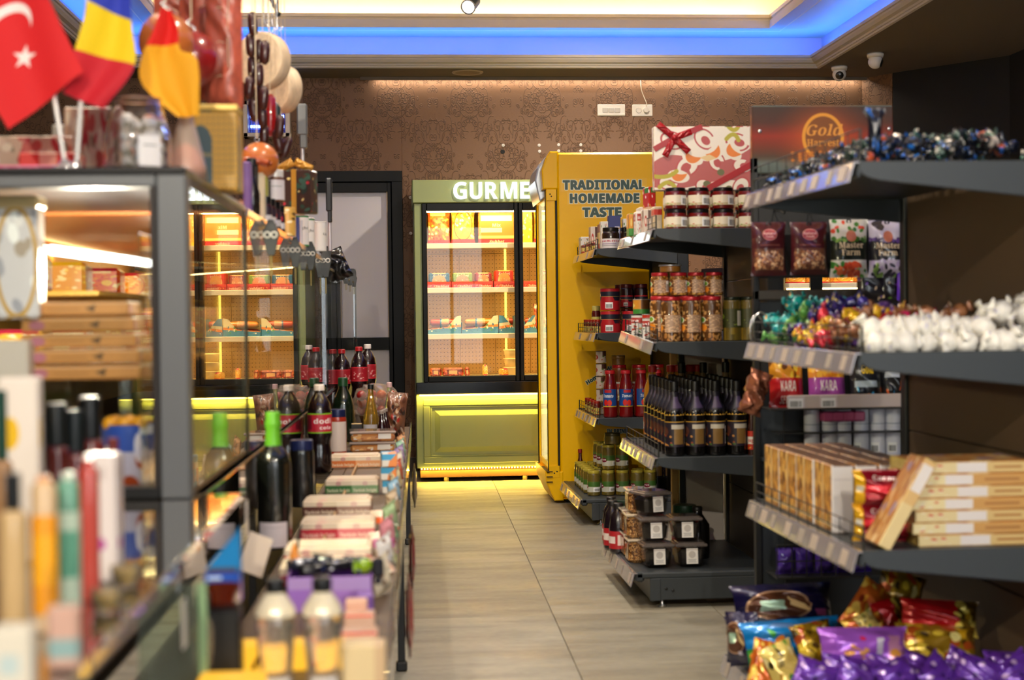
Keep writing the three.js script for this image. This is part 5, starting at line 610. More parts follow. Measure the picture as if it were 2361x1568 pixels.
  const flatA = [art(192, 48, '#d8b878', [['r', 0, 0, 0.5, 1, '#e0cc98'], ['r', 0.36, 0.1, 0.26, 0.8, '#e4dcd8'], ['r', 0.68, 0.4, 0.24, 0.2, '#b07838'], ['n', 8, 0.02, ['#d05030', '#e8dcc0'], 0.02, 0.2, 0.3, 0.8]]), art(192, 48, '#cc9850', [['r', 0, 0, 0.42, 1, '#e4d4a0'], ['r', 0.28, 0.1, 0.24, 0.8, '#e4dcd8'], ['r', 0.62, 0.4, 0.3, 0.2, '#a87030'], ['n', 8, 0.02, ['#d05030', '#e8dcc0'], 0.02, 0.2, 0.25, 0.8]])], flatTop = art(160, 128, '#c88a48', [['n', 40, 0.07, ['#d8a868', '#a86830', '#a090b0', '#e8c890']]]), sideA = art(96, 48, '#b8a050', [['n', 10, 0.05, ['#8a7430', '#d8c070']]]);
  const fg = flatA.map((a) => cbox(0.26, 0.0262, 0.17, 0.002, [a, sideA, flatTop]));
  for (let i = 0; i < 7; i++) S('biscuit_box', `flat golden box with white sticker, ${['lowest', 'second from below', 'third from below', 'fourth from below', 'third from above', 'second from above', 'topmost'][i]} of the stack of seven`, 'box', fg[i % 2], CARD, V(1.25 + rnd(-0.006, 0.006), shelfY(U, 2, 3.2) + 0.0135 + i * 0.0266, -3.225), rnd(-0.03, 0.03), 'stack of flat golden boxes');
  { const q = at(2093, 1175, 3.08), o = S('biscuit_box', 'flat golden box leaning upright against the stack of seven', 'box', cbox(0.03, 0.215, 0.1, 0.002, [flatA[1], flatTop, sideA].map((r, i) => i === 0 ? art(48, 192, '#d8b070', [['r', 0.1, 0.06, 0.8, 0.3, '#e4dcd8'], ['r', 0, 0.5, 1, 0.5, '#e0c890']]) : r)), CARD, V(q.x, shelfY(U, 2, 3.13) + 0.1025, -3.128)); o.rotation.set(0, 0, -0.52); }
  // bottom: heap of large bags
  const bagArt = (bg, ops) => art(192, 128, bg, ops);
  const BA = { night: bagArt('#14103c', [['c', 0.4, 0.5, 0.32, '#5a3420', 0.3], ['o', 0.4, 0.5, 0.32, '#b89070', 0.3, 4], ['r', 0.2, 0.4, 0.24, 0.2, '#a8c8b0'], ['p', [0.5, 0.3, 0.72, 0.6, 0.66, 0.66, 0.5, 0.5], '#e8c890'], ['r', 0.76, 0.6, 0.14, 0.14, '#a04888'], ['r', 0.5, 0.75, 0.15, 0.08, '#c8c0d0']]), blue: bagArt('#0c7ac8', [['p', [0, 0.5, 0.3, 0.6, 0.4, 1, 0, 1], '#3a8a30'], ['n', 12, 0.05, ['#e8d040', '#f08820', '#3a9a40'], 0.05, 0.3, 0.4, 0.9], ['p', [0.3, 0.1, 0.7, 0.2, 0.6, 0.3, 0.2, 0.2], '#5a80b8']]), lilac: bagArt('#a058cc', [['n', 10, 0.05, ['#e0a060', '#c88a40'], 0.2, 0.4, 0.5, 0.9], ['r', 0.55, 0.25, 0.08, 0.6, '#d8d0e0'], ['r', 0.7, 0.2, 0.17, 0.65, '#c888b0'], ['c', 0.78, 0.55, 0.06, '#e8a048'], ['c', 0.42, 0.25, 0.03, '#d82858']]), gold: bagArt('#8a6a10', [['n', 40, 0.08, ['#c89818', '#5a3c08', '#e0c040', '#a84818', '#3a2808']], ['c', 0.7, 0.3, 0.08, '#f0e090']]), red: bagArt('#b40c14', [['r', 0.7, 0, 0.3, 1, '#6a5010'], ['n', 20, 0.06, ['#c89818', '#e8d060', '#4a3408'], 0.68, 0, 1, 1]]), cream: bagArt('#d8c068', [['n', 14, 0.07, ['#3a3010', '#4a8a2c', '#f0e0a0', '#a87c20']], ['t', '20', 0.35, 0.35, 0.22, '#222']]), orange: bagArt('#c8601c', [['n', 24, 0.07, ['#e8a030', '#f8d060', '#8a2c10']]]), violet: bagArt('#6230a0', [['n', 16, 0.07, ['#8a50c4', '#442078', '#c8a8dc']]]) };
  const bag = (label, k, px, py, D, w, h, t, rx, ry, rz, m = FOIL) => { const o = S('sweets_bag', label, 'bag', pillow(w, h, t, BA[k], { wrinkle: 0.22, nx: 14, ny: 14, seal: 0.06 }), m, at(px, py, D)); o.rotation.set(rx, ry, rz, 'YXZ'); return o; };
  bag('dark blue glossy bag with oval picture, farthest at the aisle side of the heap', 'night', 1805, 1402, 3.92, 0.29, 0.13, 0.12, -0.35, 0.1, 0); bag('second dark blue bag under the one with oval picture', 'night', 1795, 1470, 3.86, 0.29, 0.13, 0.1, -0.3, 0.12, 0.02); bag('dark violet bag hanging over the aisle edge', 'night', 1712, 1470, 3.72, 0.1, 0.13, 0.05, -0.1, -0.8, 0.1);
  bag('bright blue bag with green corner under the dark blue ones', 'blue', 1830, 1490, 3.66, 0.27, 0.14, 0.1, -0.5, 0.1, 0.03); bag('clear golden bag of pale sweets between the blue and lilac bags', 'gold', 1880, 1480, 3.56, 0.12, 0.1, 0.05, -0.5, 0.3, 0.1); bag('shiny lilac bag with small pictures, in the middle of the heap', 'lilac', 1992, 1505, 3.3, 0.22, 0.115, 0.1, -0.3, 0.12, -0.04);
  bag('orange bag with cream edge leaning at the aisle side', 'orange', 1765, 1540, 3.45, 0.08, 0.13, 0.04, -0.4, 0, -0.3); bag('cream bag with dark figures, nearest the aisle', 'cream', 1810, 1545, 3.42, 0.09, 0.13, 0.05, -0.4, 0.2, 0.3); bag('tall golden brown bag standing at the back of the heap', 'gold', 2070, 1390, 3.62, 0.13, 0.16, 0.06, -0.2, 0.2, -0.35); bag('orange and brown bag beside the tall golden one', 'orange', 2005, 1410, 3.58, 0.11, 0.14, 0.05, -0.3, 0.1, -0.7); bag('red triangular bag front of the tall golden one', 'red', 2050, 1425, 3.5, 0.08, 0.09, 0.04, -0.2, 0.1, 0.2); bag('wide red bag with golden end at the right of the heap', 'red', 2165, 1425, 3.42, 0.19, 0.085, 0.075, -0.2, -0.05, -0.08); bag('dark golden bag under the wide red one', 'gold', 2160, 1490, 3.36, 0.2, 0.1, 0.05, -0.4, 0.1, -0.1); bag('orange foil bag with cream label at the front of the heap', 'orange', 2000, 1455, 3.46, 0.12, 0.08, 0.04, -0.5, 0.2, 0.15); bag('cream label bag among the red bags', 'cream', 2000, 1435, 3.44, 0.05, 0.05, 0.02, -0.3, 0.1, 0.5);
  for (let i = 0; i < 16; i++) { const px = 1880 + i * 31, py = 1562 + 14 * Math.sin(i * 2.1) - i * 0.8; bag(`crinkled violet bag, ${i < 12 ? ORD[i] : ['thirteenth', 'fourteenth', 'fifteenth', 'sixteenth'][i - 12]} from the aisle in the foremost row`, 'violet', px, py, 3.14 + (i % 3) * 0.05, 0.1, 0.07, 0.04, -0.4 + rnd(-0.3, 0.3), rnd(-0.5, 0.5), rnd(-0.6, 0.6)); }
  for (let i = 0; i < 14; i++) { const k = ['gold', 'violet', 'night', 'cream', 'orange', 'blue', 'lilac'][i % 7], o = S('sweets_bag', `flat ${{ gold: 'golden', violet: 'violet', night: 'dark blue', cream: 'cream', orange: 'orange', blue: 'blue', lilac: 'lilac' }[k]} bag lying ${i < 7 ? 'deep' : 'lowest'} under the heap`, 'bag', pillow(0.19, 0.11, 0.024, BA[k]), FOIL, V(1.03 + (i % 2) * 0.19, U.b + 0.012 + Math.floor(i / 7) * 0.03, -3.2 - (i % 7) * 0.115), rnd(-0.3, 0.3)); o.rotation.set(-Math.PI / 2, 0, rnd(-0.4, 0.4)); }
}
// ---------- display rack with picture header between the near and middle units ----------
{
  const D = 4.5, z = -D, xl = xAt(1737, 600, D), xr = xAt(2100, 600, D), t = T('display_rack', 'black snack rack with dark picture header between two shelving units', 'rack');
  const H1 = at(1850, 243, D).y, H0 = at(1850, 400, D).y, bl = M(0x111213, 0.45);
  const sun = art(384, 192, '#3a2a24', [['f', (x, w, h) => { const g = x.createLinearGradient(0, 0, 0, h); [[0, '#3a2a22'], [0.25, '#4a2418'], [0.45, '#8a2410'], [0.62, '#6a2a14'], [0.75, '#4a3424'], [0.85, '#5a6460'], [1, '#4a5450']].forEach(([a, c]) => g.addColorStop(a, c)); x.fillStyle = g; x.fillRect(0, 0, w, h); const r = x.createRadialGradient(w * 0.5, h * 0.5, 10, w * 0.5, h * 0.5, h * 0.75); r.addColorStop(0, 'rgba(230,110,30,.9)'); r.addColorStop(1, 'rgba(120,40,10,0)'); x.fillStyle = r; x.fillRect(0, 0, w, h); x.strokeStyle = '#d8902c'; x.lineWidth = 9; x.beginPath(); x.ellipse(w * 0.5, h * 0.47, h * 0.27, h * 0.33, 0, 0, 7); x.stroke(); x.fillStyle = '#7a4418'; x.beginPath(); x.ellipse(w * 0.5, h * 0.47, h * 0.25, h * 0.31, 0, 0, 7); x.fill(); x.fillStyle = '#b86a20'; for (let i = 0; i < 80; i++) { x.beginPath(); x.arc(w * 0.5 + (rnd() - 0.5) * h * 0.9, h * (0.68 + rnd(0.14)), rnd(1, 5), 0, 7); x.fill(); } x.font = `italic bold ${h * 0.22}px serif`; x.textAlign = 'center'; x.fillStyle = '#d89038'; x.fillText('Gold', w * 0.5, h * 0.44); x.font = `bold ${h * 0.14}px serif`; x.fillText('Harvest', w * 0.5, h * 0.6, h * 0.46); }]]);
  const xh = xAt(2060, 300, D);
  P(t, 'header_board', bx(xl, xh, H0, H1, z - 0.03, z + 0.0, 0.004, sun), PAPER);
  for (const [px, py] of [[1752, 303], [2050, 297]]) { const q = at(px, py, D); P(t, 'screw', rot(lathe([[0, 0.003], [0.005, 0.002], [0.006, 0]], 10), Math.PI / 2).translate(q.x, q.y, z + 0.001), chrome); }
  P(t, 'upright', bx(xl, xl + 0.018, 0.02, H0 + 0.05, z - 0.03, z + 0.0), bl); P(t, 'upright', bx(xr - 0.018, xr, 0.02, H0 + 0.05, z - 0.03, z + 0.0), bl);
  const yOf = (py) => at(1900, py, D).y;
  P(t, 'back_panel', bx(xl + 0.02, xr - 0.02, yOf(640), H0, z - 0.035, z - 0.028, 0.001), bl);
  P(t, 'back_panel', bx(xl + 0.02, xl + 0.1, 0.05, yOf(695), z - 0.05, z - 0.043, 0.001), anth); P(t, 'back_panel', bx(xl + 0.103, xr - 0.02, 0.05, yOf(695), z - 0.05, z - 0.043, 0.001), anthDark);
  P(t, 'cross_bar', bx(xl, xr, yOf(690), yOf(668), z - 0.02, z, 0.003), M(0x4a443c, 0.45));
  for (const [px, py] of [[1790, 505], [1870, 505], [1950, 505], [2040, 505]]) { const q = at(px, py, D); P(t, 'hook', tube([[q.x, q.y + 0.03, z - 0.03], [q.x, q.y + 0.02, z + 0.05], [q.x, q.y + 0.012, z + 0.1], [q.x, q.y + 0.024, z + 0.105]], 0.003, 6, 16), wire); }
  // snack shelf with a wide price rail
  const ys = yOf(935), yr = yOf(905); P(t, 'snack_shelf', [bx(xl + 0.02, xr, ys - 0.006, ys, z + 0.0, z + 0.12, 0.002)], wire); P(t, 'snack_rail', bx(xl + 0.07, xr, ys, yr, z + 0.122, z + 0.13, 0.002), M(0xd8c8c0, 0.2, 0, { clearcoat: 1 }));
  const bc = art(128, 64, '#e0d4d4', [['b', 0.1, 0.2, 0.8, 0.8]]); for (const px of [1835, 1910]) { const q = at(px, 920, D - 0.13); P(t, 'price_tag', flatQuad(0.055, 0.036, bc).translate(q.x, (ys + yr) / 2, z + 0.1312), PAPER); }
  const yb = yOf(1312), wires = []; for (let i = 0; i < 9; i++) wires.push(rod([xl + 0.03 + i * 0.045, yb, z + 0.14], [xl + 0.03 + i * 0.045, yb + 0.1, z + 0.14], 0.002, 5)); for (const y of [0, 0.05, 0.1]) wires.push(rod([xl + 0.03, yb + y, z + 0.14], [xr, yb + y, z + 0.14], 0.002, 5)); P(t, 'wire_basket', [...wires, bx(xl + 0.03, xr, yb - 0.004, yb, z, z + 0.14, 0.001)], wire);
  P(t, 'can_shelf', bx(xl + 0.02, xr, yOf(1060), yOf(1053), z - 0.04, z + 0.09, 0.002), anth);
  // hanging pouches
  const pouch = (bgTop, mid, low, txt, extra) => art(160, 224, bgTop, [...extra, ['r', 0, 0.36, 1, 0.34, mid], ['f', (x, w, h) => { x.fillStyle = '#e0c8a8'; x.textAlign = 'center'; x.font = `bold ${h * 0.13}px serif`; txt.forEach((s, i) => x.fillText(s, w * 0.52, h * (0.49 + i * 0.12), w * 0.75)); }], ['r', 0, 0.7, 1, 0.3, low]]);
  const farmG = art(160, 224, '#d0ccc4', [['n', 12, 0.06, ['#d04020', '#3a7a2c'], 0, 0, 1, 0.22], ['r', 0, 0.36, 1, 0.34, '#141a12'], ['n', 30, 0.05, ['#3a6a24', '#7aa040'], 0, 0.32, 1, 0.38], ['c', 0.52, 0.29, 0.14, '#b86a4c'], ['f', (x, w, h) => { x.fillStyle = '#e4ccaa'; x.textAlign = 'center'; x.font = `bold ${h * 0.14}px serif`; x.fillText('Master', w * 0.52, h * 0.5, w * 0.7); x.fillText('Farm', w * 0.5, h * 0.62, w * 0.55); }], ['n', 20, 0.07, ['#c8d0c0', '#8aa860', '#9ab0c0'], 0, 0.72, 1, 1], ['n', 26, 0.09, ['#d8502c', '#e87848', '#c03c20'], 0.1, 0.78, 0.75, 0.98], ['n', 8, 0.06, ['#3a7a2c'], 0, 0.72, 1, 1]]);
  const farmP = art(160, 224, '#b8b0c4', [['n', 8, 0.09, ['#2a2830', '#4a4458'], 0, 0, 0.4, 0.2], ['r', 0, 0.36, 1, 0.34, '#141018'], ['n', 30, 0.05, ['#5a3a80', '#3a2a58'], 0, 0.32, 1, 0.38], ['c', 0.48, 0.29, 0.14, '#b86a4c'], ['f', (x, w, h) => { x.fillStyle = '#e4ccaa'; x.textAlign = 'center'; x.font = `bold ${h * 0.14}px serif`; x.fillText('Master', w * 0.48, h * 0.5, w * 0.7); x.fillText('Farm', w * 0.46, h * 0.62, w * 0.55); }], ['n', 20, 0.08, ['#c0b4d0', '#a898c0'], 0, 0.72, 1, 0.85], ['n', 26, 0.08, ['#1c1a28', '#2c2a3c', '#6a8a40'], 0.1, 0.78, 1, 0.98]]);
  const nutA = art(160, 224, '#4a141a', [['c', 0.5, 0.24, 0.21, '#a83848', 0.1], ['o', 0.5, 0.24, 0.21, '#d89088', 0.1, 3], ['t', 'Natural', 0.5, 0.22, 0.07, '#f0c8c0'], ['t', 'Foods', 0.5, 0.28, 0.06, '#f0c8c0'], ['r', 0.2, 0.42, 0.6, 0.03, '#7a4038'], ['r', 0.06, 0.5, 0.88, 0.4, '#6a4030'], ['n', 120, 0.045, ['#a87048', '#c89068', '#8a5438', '#d8b088', '#7a4a38'], 0.08, 0.56, 0.92, 0.88]]);
  [[1771, 512, 636, nutA, 'brown nut pouch with oval emblem, leftmost hanging on the rack', 84], [1864, 512, 634, nutA, 'brown nut pouch with oval emblem, second hanging on the rack', 90], [1956, 506, 640, farmG, 'green and white dried fruit pouch with dark band, hanging on the rack', 92], [2044, 508, 640, farmP, 'violet and white dried fruit pouch with dark band, rightmost on the rack', 92]].forEach(([px, a, b, ar, label, w], i) => { const A = at(px, a, D - 0.1), B = at(px, b, D - 0.1), k = (D - 0.1) / FOCAL, o = T('snack_pouch', label, 'pouch', V(A.x, B.y, -(D - 0.1)), 0, 'pouches hanging on the rack'); const h = A.y - B.y; P(o, 'pouch_body', pillow(w * k, h, 0.05, ar, { sag: 0.6, wrinkle: 0.1, seal: 0.05, nx: 14, ny: 18 }).translate(0, h / 2, 0), FILM); P(o, 'hang_hole', rot(lathe([[0.004, 0], [0.008, 0], [0.008, 0.001], [0.004, 0.001]], 12), Math.PI / 2).translate(0, h - 0.006, 0.003), bl); });
  [[2010, 650], [2058, 655]].forEach(([px, py], i) => { const q = at(px, py, D - 0.07); S('snack_pouch', `dark pouch partly hidden under the ${i ? 'violet' : 'green'} dried fruit pouch`, 'pouch', pillow(0.1, 0.13, 0.04, art(96, 128, '#16121c', [['n', 16, 0.07, ['#3a3048', '#5a8a30', '#c8b090', '#6a3aa0'], 0, 0.4, 1, 1]])), FILM, V(q.x, q.y, q.z)); });
  { const q = at(2062, 655, D - 0.075); S('snack_bag', 'small bright violet bag under the rightmost pouch', 'bag', pillow(0.03, 0.1, 0.02, PLAIN), M(0x5a28b8, 0.3, 0, { clearcoat: 1 }), V(q.x + 0.012, q.y, q.z + 0.03)); }
  // snack bags on the rail
  const kara = (bg, top, s1, s2, c) => art(224, 160, bg, [['n', 20, 0.09, [top, '#f0b030', '#e88820', '#6a3a10'], 0, 0, 1, 0.5], ['r', 0, 0.48, 1, 0.52, c], ['f', (x, w, h) => { x.fillStyle = '#f0e8e0'; x.textAlign = 'center'; x.font = `bold ${h * 0.26}px sans-serif`; x.fillText(s1, w * 0.5, h * 0.72); x.font = `bold ${h * 0.2}px sans-serif`; x.fillText(s2, w * 0.5, h * 0.93); }]]);
  [[1812, kara('#d89020', '#f0c840', 'KARA', 'SEVDA', '#c01820'), 'yellow and red snack bag on the rack rail', 84], [1905, kara('#e08820', '#e0a848', 'KARA', 'SEVDA', '#a848a8'), 'orange and magenta snack bag in the middle of the rack rail', 92], [1995, art(192, 160, '#12141a', [['t', 'Gold', 0.5, 0.35, 0.22, '#e0b818'], ['r', 0.1, 0.55, 0.7, 0.12, '#a8b8c0'], ['n', 10, 0.06, ['#3a9ad0', '#d85a20'], 0, 0.7, 1, 1]]), 'black snack bag with yellow lettering on the rack rail', 80], [2058, art(160, 160, '#0e0e12', [['t', 'Gold', 0.4, 0.2, 0.2, '#e0b818'], ['r', 0.1, 0.4, 0.6, 0.1, '#b8c0c8'], ['n', 8, 0.05, ['#3a9ad0', '#d85a20']]]), 'black snack bag at the right end of the rack rail', 60]].forEach(([px, ar, label, w], i) => { const Dq = D - 0.06, A = at(px, 880, Dq); const o = S('snack_bag', label, 'bag', pillow(w * Dq / FOCAL, 0.17, 0.05, ar, { wrinkle: 0.2 }), FILM, V(A.x, ys + 0.085, -Dq)); o.rotation.x = -0.12; });
  for (let i = 0; i < 4; i++) S('wafer_pack', `small pink pack, ${ORD[i]} from left under the rack rail`, 'packet', mv(cbox(0.035, 0.03, 0.05, 0.004), 0, 0.045, 0), M(0xb84a78, 0.35), V(xAt(1905 + i * 24, 950, D - 0.05), ys - 0.075, -(D - 0.05)), 0, 'pink packs under the rail');
  P(t, 'lower_tray', bx(xl + 0.05, xr, ys - 0.08, ys - 0.076, z, z + 0.1, 0.001), wire);
  // tall white and violet cans
  const canA = art(160, 160, '#e4e4ee', [['r', 0.86, 0, 0.12, 1, '#6a3a98'], ['r', 0.8, 0.5, 0.08, 0.35, '#8a1060'], ['r', 0.1, 0.1, 0.1, 0.8, '#e8e8f0'], ['b', 0.22, 0.72, 0.2, 0.2], ['r', 0, 0.32, 1, 0.02, '#a0a8b8']]);
  [1872, 1912, 1945, 1985, 2022, 2058].forEach((px, i) => put('vcan', () => { const q = T('wafer_tube', '', 'can'); P(q, 'tube_body', inRect(new THREE.CylinderGeometry(0.024, 0.024, 0.15, 20, 1, true, 3.4).translate(0, 0.078, 0), canA), CARD); P(q, 'tube_end', lathe([[0.024, 0.153], [0.025, 0.155], [0.022, 0.157], [0, 0.156]], 20), M(0xa8a8b8, 0.3, 0.6)); return q; }, V(xAt(px, 1000, D - 0.03), yOf(1053) + 0.0005, -(D - 0.03)), -0.9 + i * 0.28, `tall silver and violet tube, ${ORD[i]} from left on the rack`, 'tall tubes on the rack'));
  for (let i = 0; i < 5; i++) S('sweet_pack', `violet pack, ${ORD[i]} from left in the wire basket of the rack`, 'packet', pillow(0.06, 0.08, 0.03, PLAIN, { wrinkle: 0.2 }), M(0x4a2a98, 0.3, 0, { clearcoat: 1 }), V(xl + 0.07 + i * 0.06, yb + 0.042, z + 0.08), 0.1, 'violet packs in the wire basket');
  // copper bag hanging from the left upright
  { const A = at(1742, 905, D - 0.12), o = S('copper_bag', 'crumpled copper coloured foil bag hanging at the left edge of the rack', 'bag', pillow(0.085, 0.135, 0.05, PLAIN, { wrinkle: 0.7, nx: 12, ny: 14, seal: 0.04, pinch: 2.5 }), M(0x9a6048, 0.22, 0.55), V(A.x, A.y, A.z)); o.rotation.set(0.1, 0.3, -0.35); }
}
// lit refrigerator glimpsed through the rack
{
  const D = 9.6, x0 = xAt(1800, 650, D), x1 = xAt(2090, 650, D), t = T('lit_refrigerator', 'glowing yellow refrigerator glimpsed through the gap of the rack', 'refrigerator'), z = -D, y = at(1950, 655, D).y;
  P(t, 'cabinet', [bx(x0, x1, 0.02, 1.75, z - 0.5, z - 0.46), bx(x0, x0 + 0.03, 0.02, 1.75, z - 0.46, z), bx(x1 - 0.03, x1, 0.02, 1.75, z - 0.46, z), bx(x0, x1, 1.7, 1.75, z - 0.46, z), bx(x0, x1, 0.02, 0.5, z - 0.46, z)], M(0x9a8a60, 0.5));
  for (const dy of [-0.32, 0, 0.3]) P(t, 'shelf', bx(x0 + 0.03, x1 - 0.03, y + dy - 0.02, y + dy + 0.01, z - 0.44, z - 0.03), M(0xfff0d0, 0.4));
  for (const dy of [-0.32, 0, 0.3]) P(t, 'led_tube', bx(x0 + 0.05, x1 - 0.05, y + dy - 0.035, y + dy - 0.023, z - 0.05, z - 0.04), glow(YEL, 9)); area(YEL, FRIDGE, 0.6, 0.03, V((x0 + x1) / 2, y + 0.26, z - 0.06), V((x0 + x1) / 2, 0.6, z - 0.3));
  P(t, 'mullion', bx((x0 + x1) / 2 - 0.23, (x0 + x1) / 2 - 0.15, 0.5, 1.7, z - 0.01, z + 0.02), blackTrim);
  for (let i = 0; i < 4; i++) S('food_tray', `orange ribbed tray, ${ORD[i]} from left in the refrigerator behind the rack`, 'tray', mv(cbox(0.13, 0.06, 0.2, 0.01, tallArt[1]), 0, 0.03, 0), FILM, V(x0 + 0.13 + i * 0.165, y + 0.0105, z - 0.2), 0, 'trays in the refrigerator behind the rack');
}

// ---------- left: glass counter, display cases and what stands on them ----------
const lb = (...a) => bx(...a).rotateY(LTURN);                            // box given in the counter's own axes (x across, y up, z = -distance)
const LEDGE = 0.772, CASE = 1.336, GX = -0.394, TABLE = 0.56;
const alu = M(0x6e7072, 0.42, 0.35), aluDark = M(0x2c2624, 0.45, 0.2), gloss = M(0x1a1613, 0.06, 0, { clearcoat: 1, clearcoatRoughness: 0.02 });
const sideGlass = M(0xeef2ea, 0, 0, { transmission: 1, thickness: 0, ior: 1.62 });
{
  const c = T('counter', 'dark glossy shop counter running along the left of the aisle', 'counter');
  P(c, 'counter_front', lb(GX - 0.0035, GX, 0.02, LEDGE - 0.014, -7.0, -0.6, 0.001), gloss);
  P(c, 'counter_body', lb(-1.25, GX - 0.004, 0.02, LEDGE - 0.014, -7.0, -2.62), M(0x15120f, 0.3)); P(c, 'counter_body', lb(-1.25, GX - 0.004, 0.02, LEDGE - 0.014, -2.615, -0.6), M(0x15120f, 0.5));
  P(c, 'glass_ledge', bx(-1.25, -0.281, LEDGE - 0.012, LEDGE, -2.61, -0.6, 0.002), M(0x332a22, 0.07, 0, { clearcoat: 1, clearcoatRoughness: 0.03 }));
  P(c, 'glass_edge', bx(-0.2815, -0.279, LEDGE - 0.0125, LEDGE + 0.0005, -2.612, -0.6, 0.0005), M(0x8a8c8a, 0.15, 0, { clearcoat: 1 }));
}
{ // nearest display case
  const g = T('display_case', 'nearest grey framed glass display case on the counter', 'display case'), Da = 2.53, Db = 3.38, xl = -1.2;
  P(g, 'corner_post', lb(GX - 0.05, GX, LEDGE, CASE - 0.012, -Da - 0.048, -Da, 0.003), alu); P(g, 'corner_post', lb(GX - 0.012, GX + 0.001, LEDGE, CASE - 0.012, -Db, -Db + 0.02, 0.002), M(0x0e0c0b, 0.4));
  P(g, 'post_lip', lb(GX - 0.062, GX - 0.0505, LEDGE, CASE - 0.03, -Da - 0.04, -Da - 0.004), aluDark);
  P(g, 'top_rail', lb(xl, GX - 0.051, CASE - 0.034, CASE - 0.012, -Da - 0.04, -Da - 0.002, 0.003), alu); P(g, 'top_board', lb(xl, GX, CASE - 0.0115, CASE, -Db, -Da + 0.002, 0.002), M(0x202022, 0.3)); P(g, 'side_rail', lb(GX - 0.03, GX - 0.001, CASE - 0.03, CASE - 0.012, -Db + 0.021, -Da - 0.049), aluDark);
  P(g, 'bottom_rail', lb(xl, GX - 0.051, LEDGE + 0.001, LEDGE + 0.02, -Da - 0.04, -Da - 0.002), M(0x141414, 0.4)); P(g, 'floor_board', lb(xl, GX - 0.004, LEDGE + 0.0005, LEDGE + 0.012, -Db, -Da - 0.05), M(0x6a5030, 0.5));
  P(g, 'front_pane', lb(xl, GX - 0.062, LEDGE + 0.02, CASE - 0.034, -Da - 0.024, -Da - 0.018, 0.001), pane()); P(g, 'side_pane', lb(GX - 0.0075, GX - 0.0015, LEDGE + 0.012, CASE - 0.03, -Db + 0.021, -Da - 0.049, 0.001), sideGlass);
  P(g, 'inner_shelf', lb(xl, GX - 0.13, 1.075, 1.081, -Db + 0.1, -Da - 0.06, 0.001), pane()); P(g, 'clear_divider', lb(GX - 0.1, GX - 0.094, LEDGE + 0.013, 1.23, -2.8, -2.62, 0.001), pane());
  P(g, 'back_pane', lb(xl, GX - 0.02, LEDGE + 0.013, CASE - 0.02, -Db + 0.004, -Db + 0.01, 0.001), pane());
  const a = at(118, 576, 2.72), b = at(357, 608, 3.28); P(g, 'led_tube', rod(a, b, 0.008, 10), glow(COOL.clone().lerp(WARM, 0.3), 6)); const m = a.clone().lerp(b, 0.5), l = new THREE.PointLight(WARM, 2.2); l.position.copy(m).add(V(-0.02, -0.03, 0.05)); l.name = 'case_lamp'; scene.add(l);
  // flat boxes of sweets on the shelf
  const flat = art(192, 40, '#c88a48', [['r', 0, 0, 1, 0.16, '#f0d8c0'], ['c', 0.14, 0.55, 0.07, '#b87080', 0.35], ['p', [0.6, 0.5, 0.7, 0.2, 0.68, 0.8], '#6a4a28'], ['r', 0.25, 0.5, 0.3, 0.1, '#a87038']]);
  for (let i = 0; i < 5; i++) { const A = at(205 - i * 5, 855 - i * 34, 2.72), w = (262 - i * 6) * 2.72 / FOCAL, o = T('pastry_box', `flat orange box in clear wrap, ${['lowest', 'second', 'middle', 'fourth', 'topmost'][i]} of the stack in the nearest case`, 'box', V(A.x, at(205, 872, 2.74).y + 0.0126 + i * 0.0285, -2.74), rnd(-0.03, 0.03), 'flat boxes in the nearest case'); P(o, 'box_body', cbox(w, 0.025, 0.14, 0.003, [flat, flat, flat]), CARD); }
  S('box_stand', 'clear stand under the stack of flat boxes', 'stand', bx(-0.72, -0.5, LEDGE + 0.013, at(205, 872, 2.74).y - 0.0005, -2.8, -2.68, 0.004), pane());
  { const A = at(295, 1040, 2.7), t = T('fruit_tub', 'blue and white tub filled with yellow fruit at the bottom of the nearest case', 'tub', V(A.x, LEDGE + 0.0125, -2.7)); const r = 60 * 2.7 / FOCAL; P(t, 'tub_body', lathe([[0, 0], [r * 0.85, 0], [r, 0.105], [r * 0.97, 0.107], [r * 0.9, 0.09]], 24, art(256, 128, '#c8c0d8', [['r', 0, 0, 1, 0.4, '#2c50b0'], ['n', 30, 0.07, ['#e8e0f0', '#d88040', '#a84018', '#f0b060', '#e0d8f0'], 0, 0.35, 1, 1], ['r', 0.1, 0.12, 0.12, 0.1, '#e8e8f4'], ['r', 0.6, 0.12, 0.12, 0.1, '#e8e8f4']])), CARD); for (let i = 0; i < 9; i++) P(t, 'fruit', new THREE.SphereGeometry(0.014, 12, 8).translate((i % 3 - 1) * 0.026, 0.108, (Math.floor(i / 3) - 1) * 0.026), GL(0xe8a010)); }
  { const A = at(40, 570, 2.66), w = 95 * 2.66 / FOCAL, t = T('gift_tin', 'bright white tin with golden rim in the upper left of the nearest case', 'tin', V(A.x, 1.082, -2.68)); P(t, 'tin_body', mv(cbox(w, 0.2, 0.06, 0.006, art(128, 192, '#d8d4d8', [['n', 16, 0.12, ['#f0ecec', '#a8a8b4', '#fff', '#b0a090']], ['o', 0.5, 0.5, 0.46, '#c89830', 0.48, 8]])), 0, 0.1, 0), CARD); P(t, 'lid', mv(cbox(w + 0.006, 0.022, 0.066, 0.004), 0, 0.206, 0), M(0xd8c090, 0.3, 0.3)); }
  { const A = at(45, 860, 2.66); S('cream_carton', 'cream carton below the white tin in the nearest case', 'carton', mv(cbox(0.085, 0.26, 0.06, 0.004, art(96, 192, '#d8ccc0', [['r', 0, 0.4, 1, 0.06, '#4aa848'], ['c', 0.3, 0.7, 0.2, '#b87060', 0.1]])), 0, 0.13, 0), CARD, V(A.x - 0.02, LEDGE + 0.0125, -2.66)); }
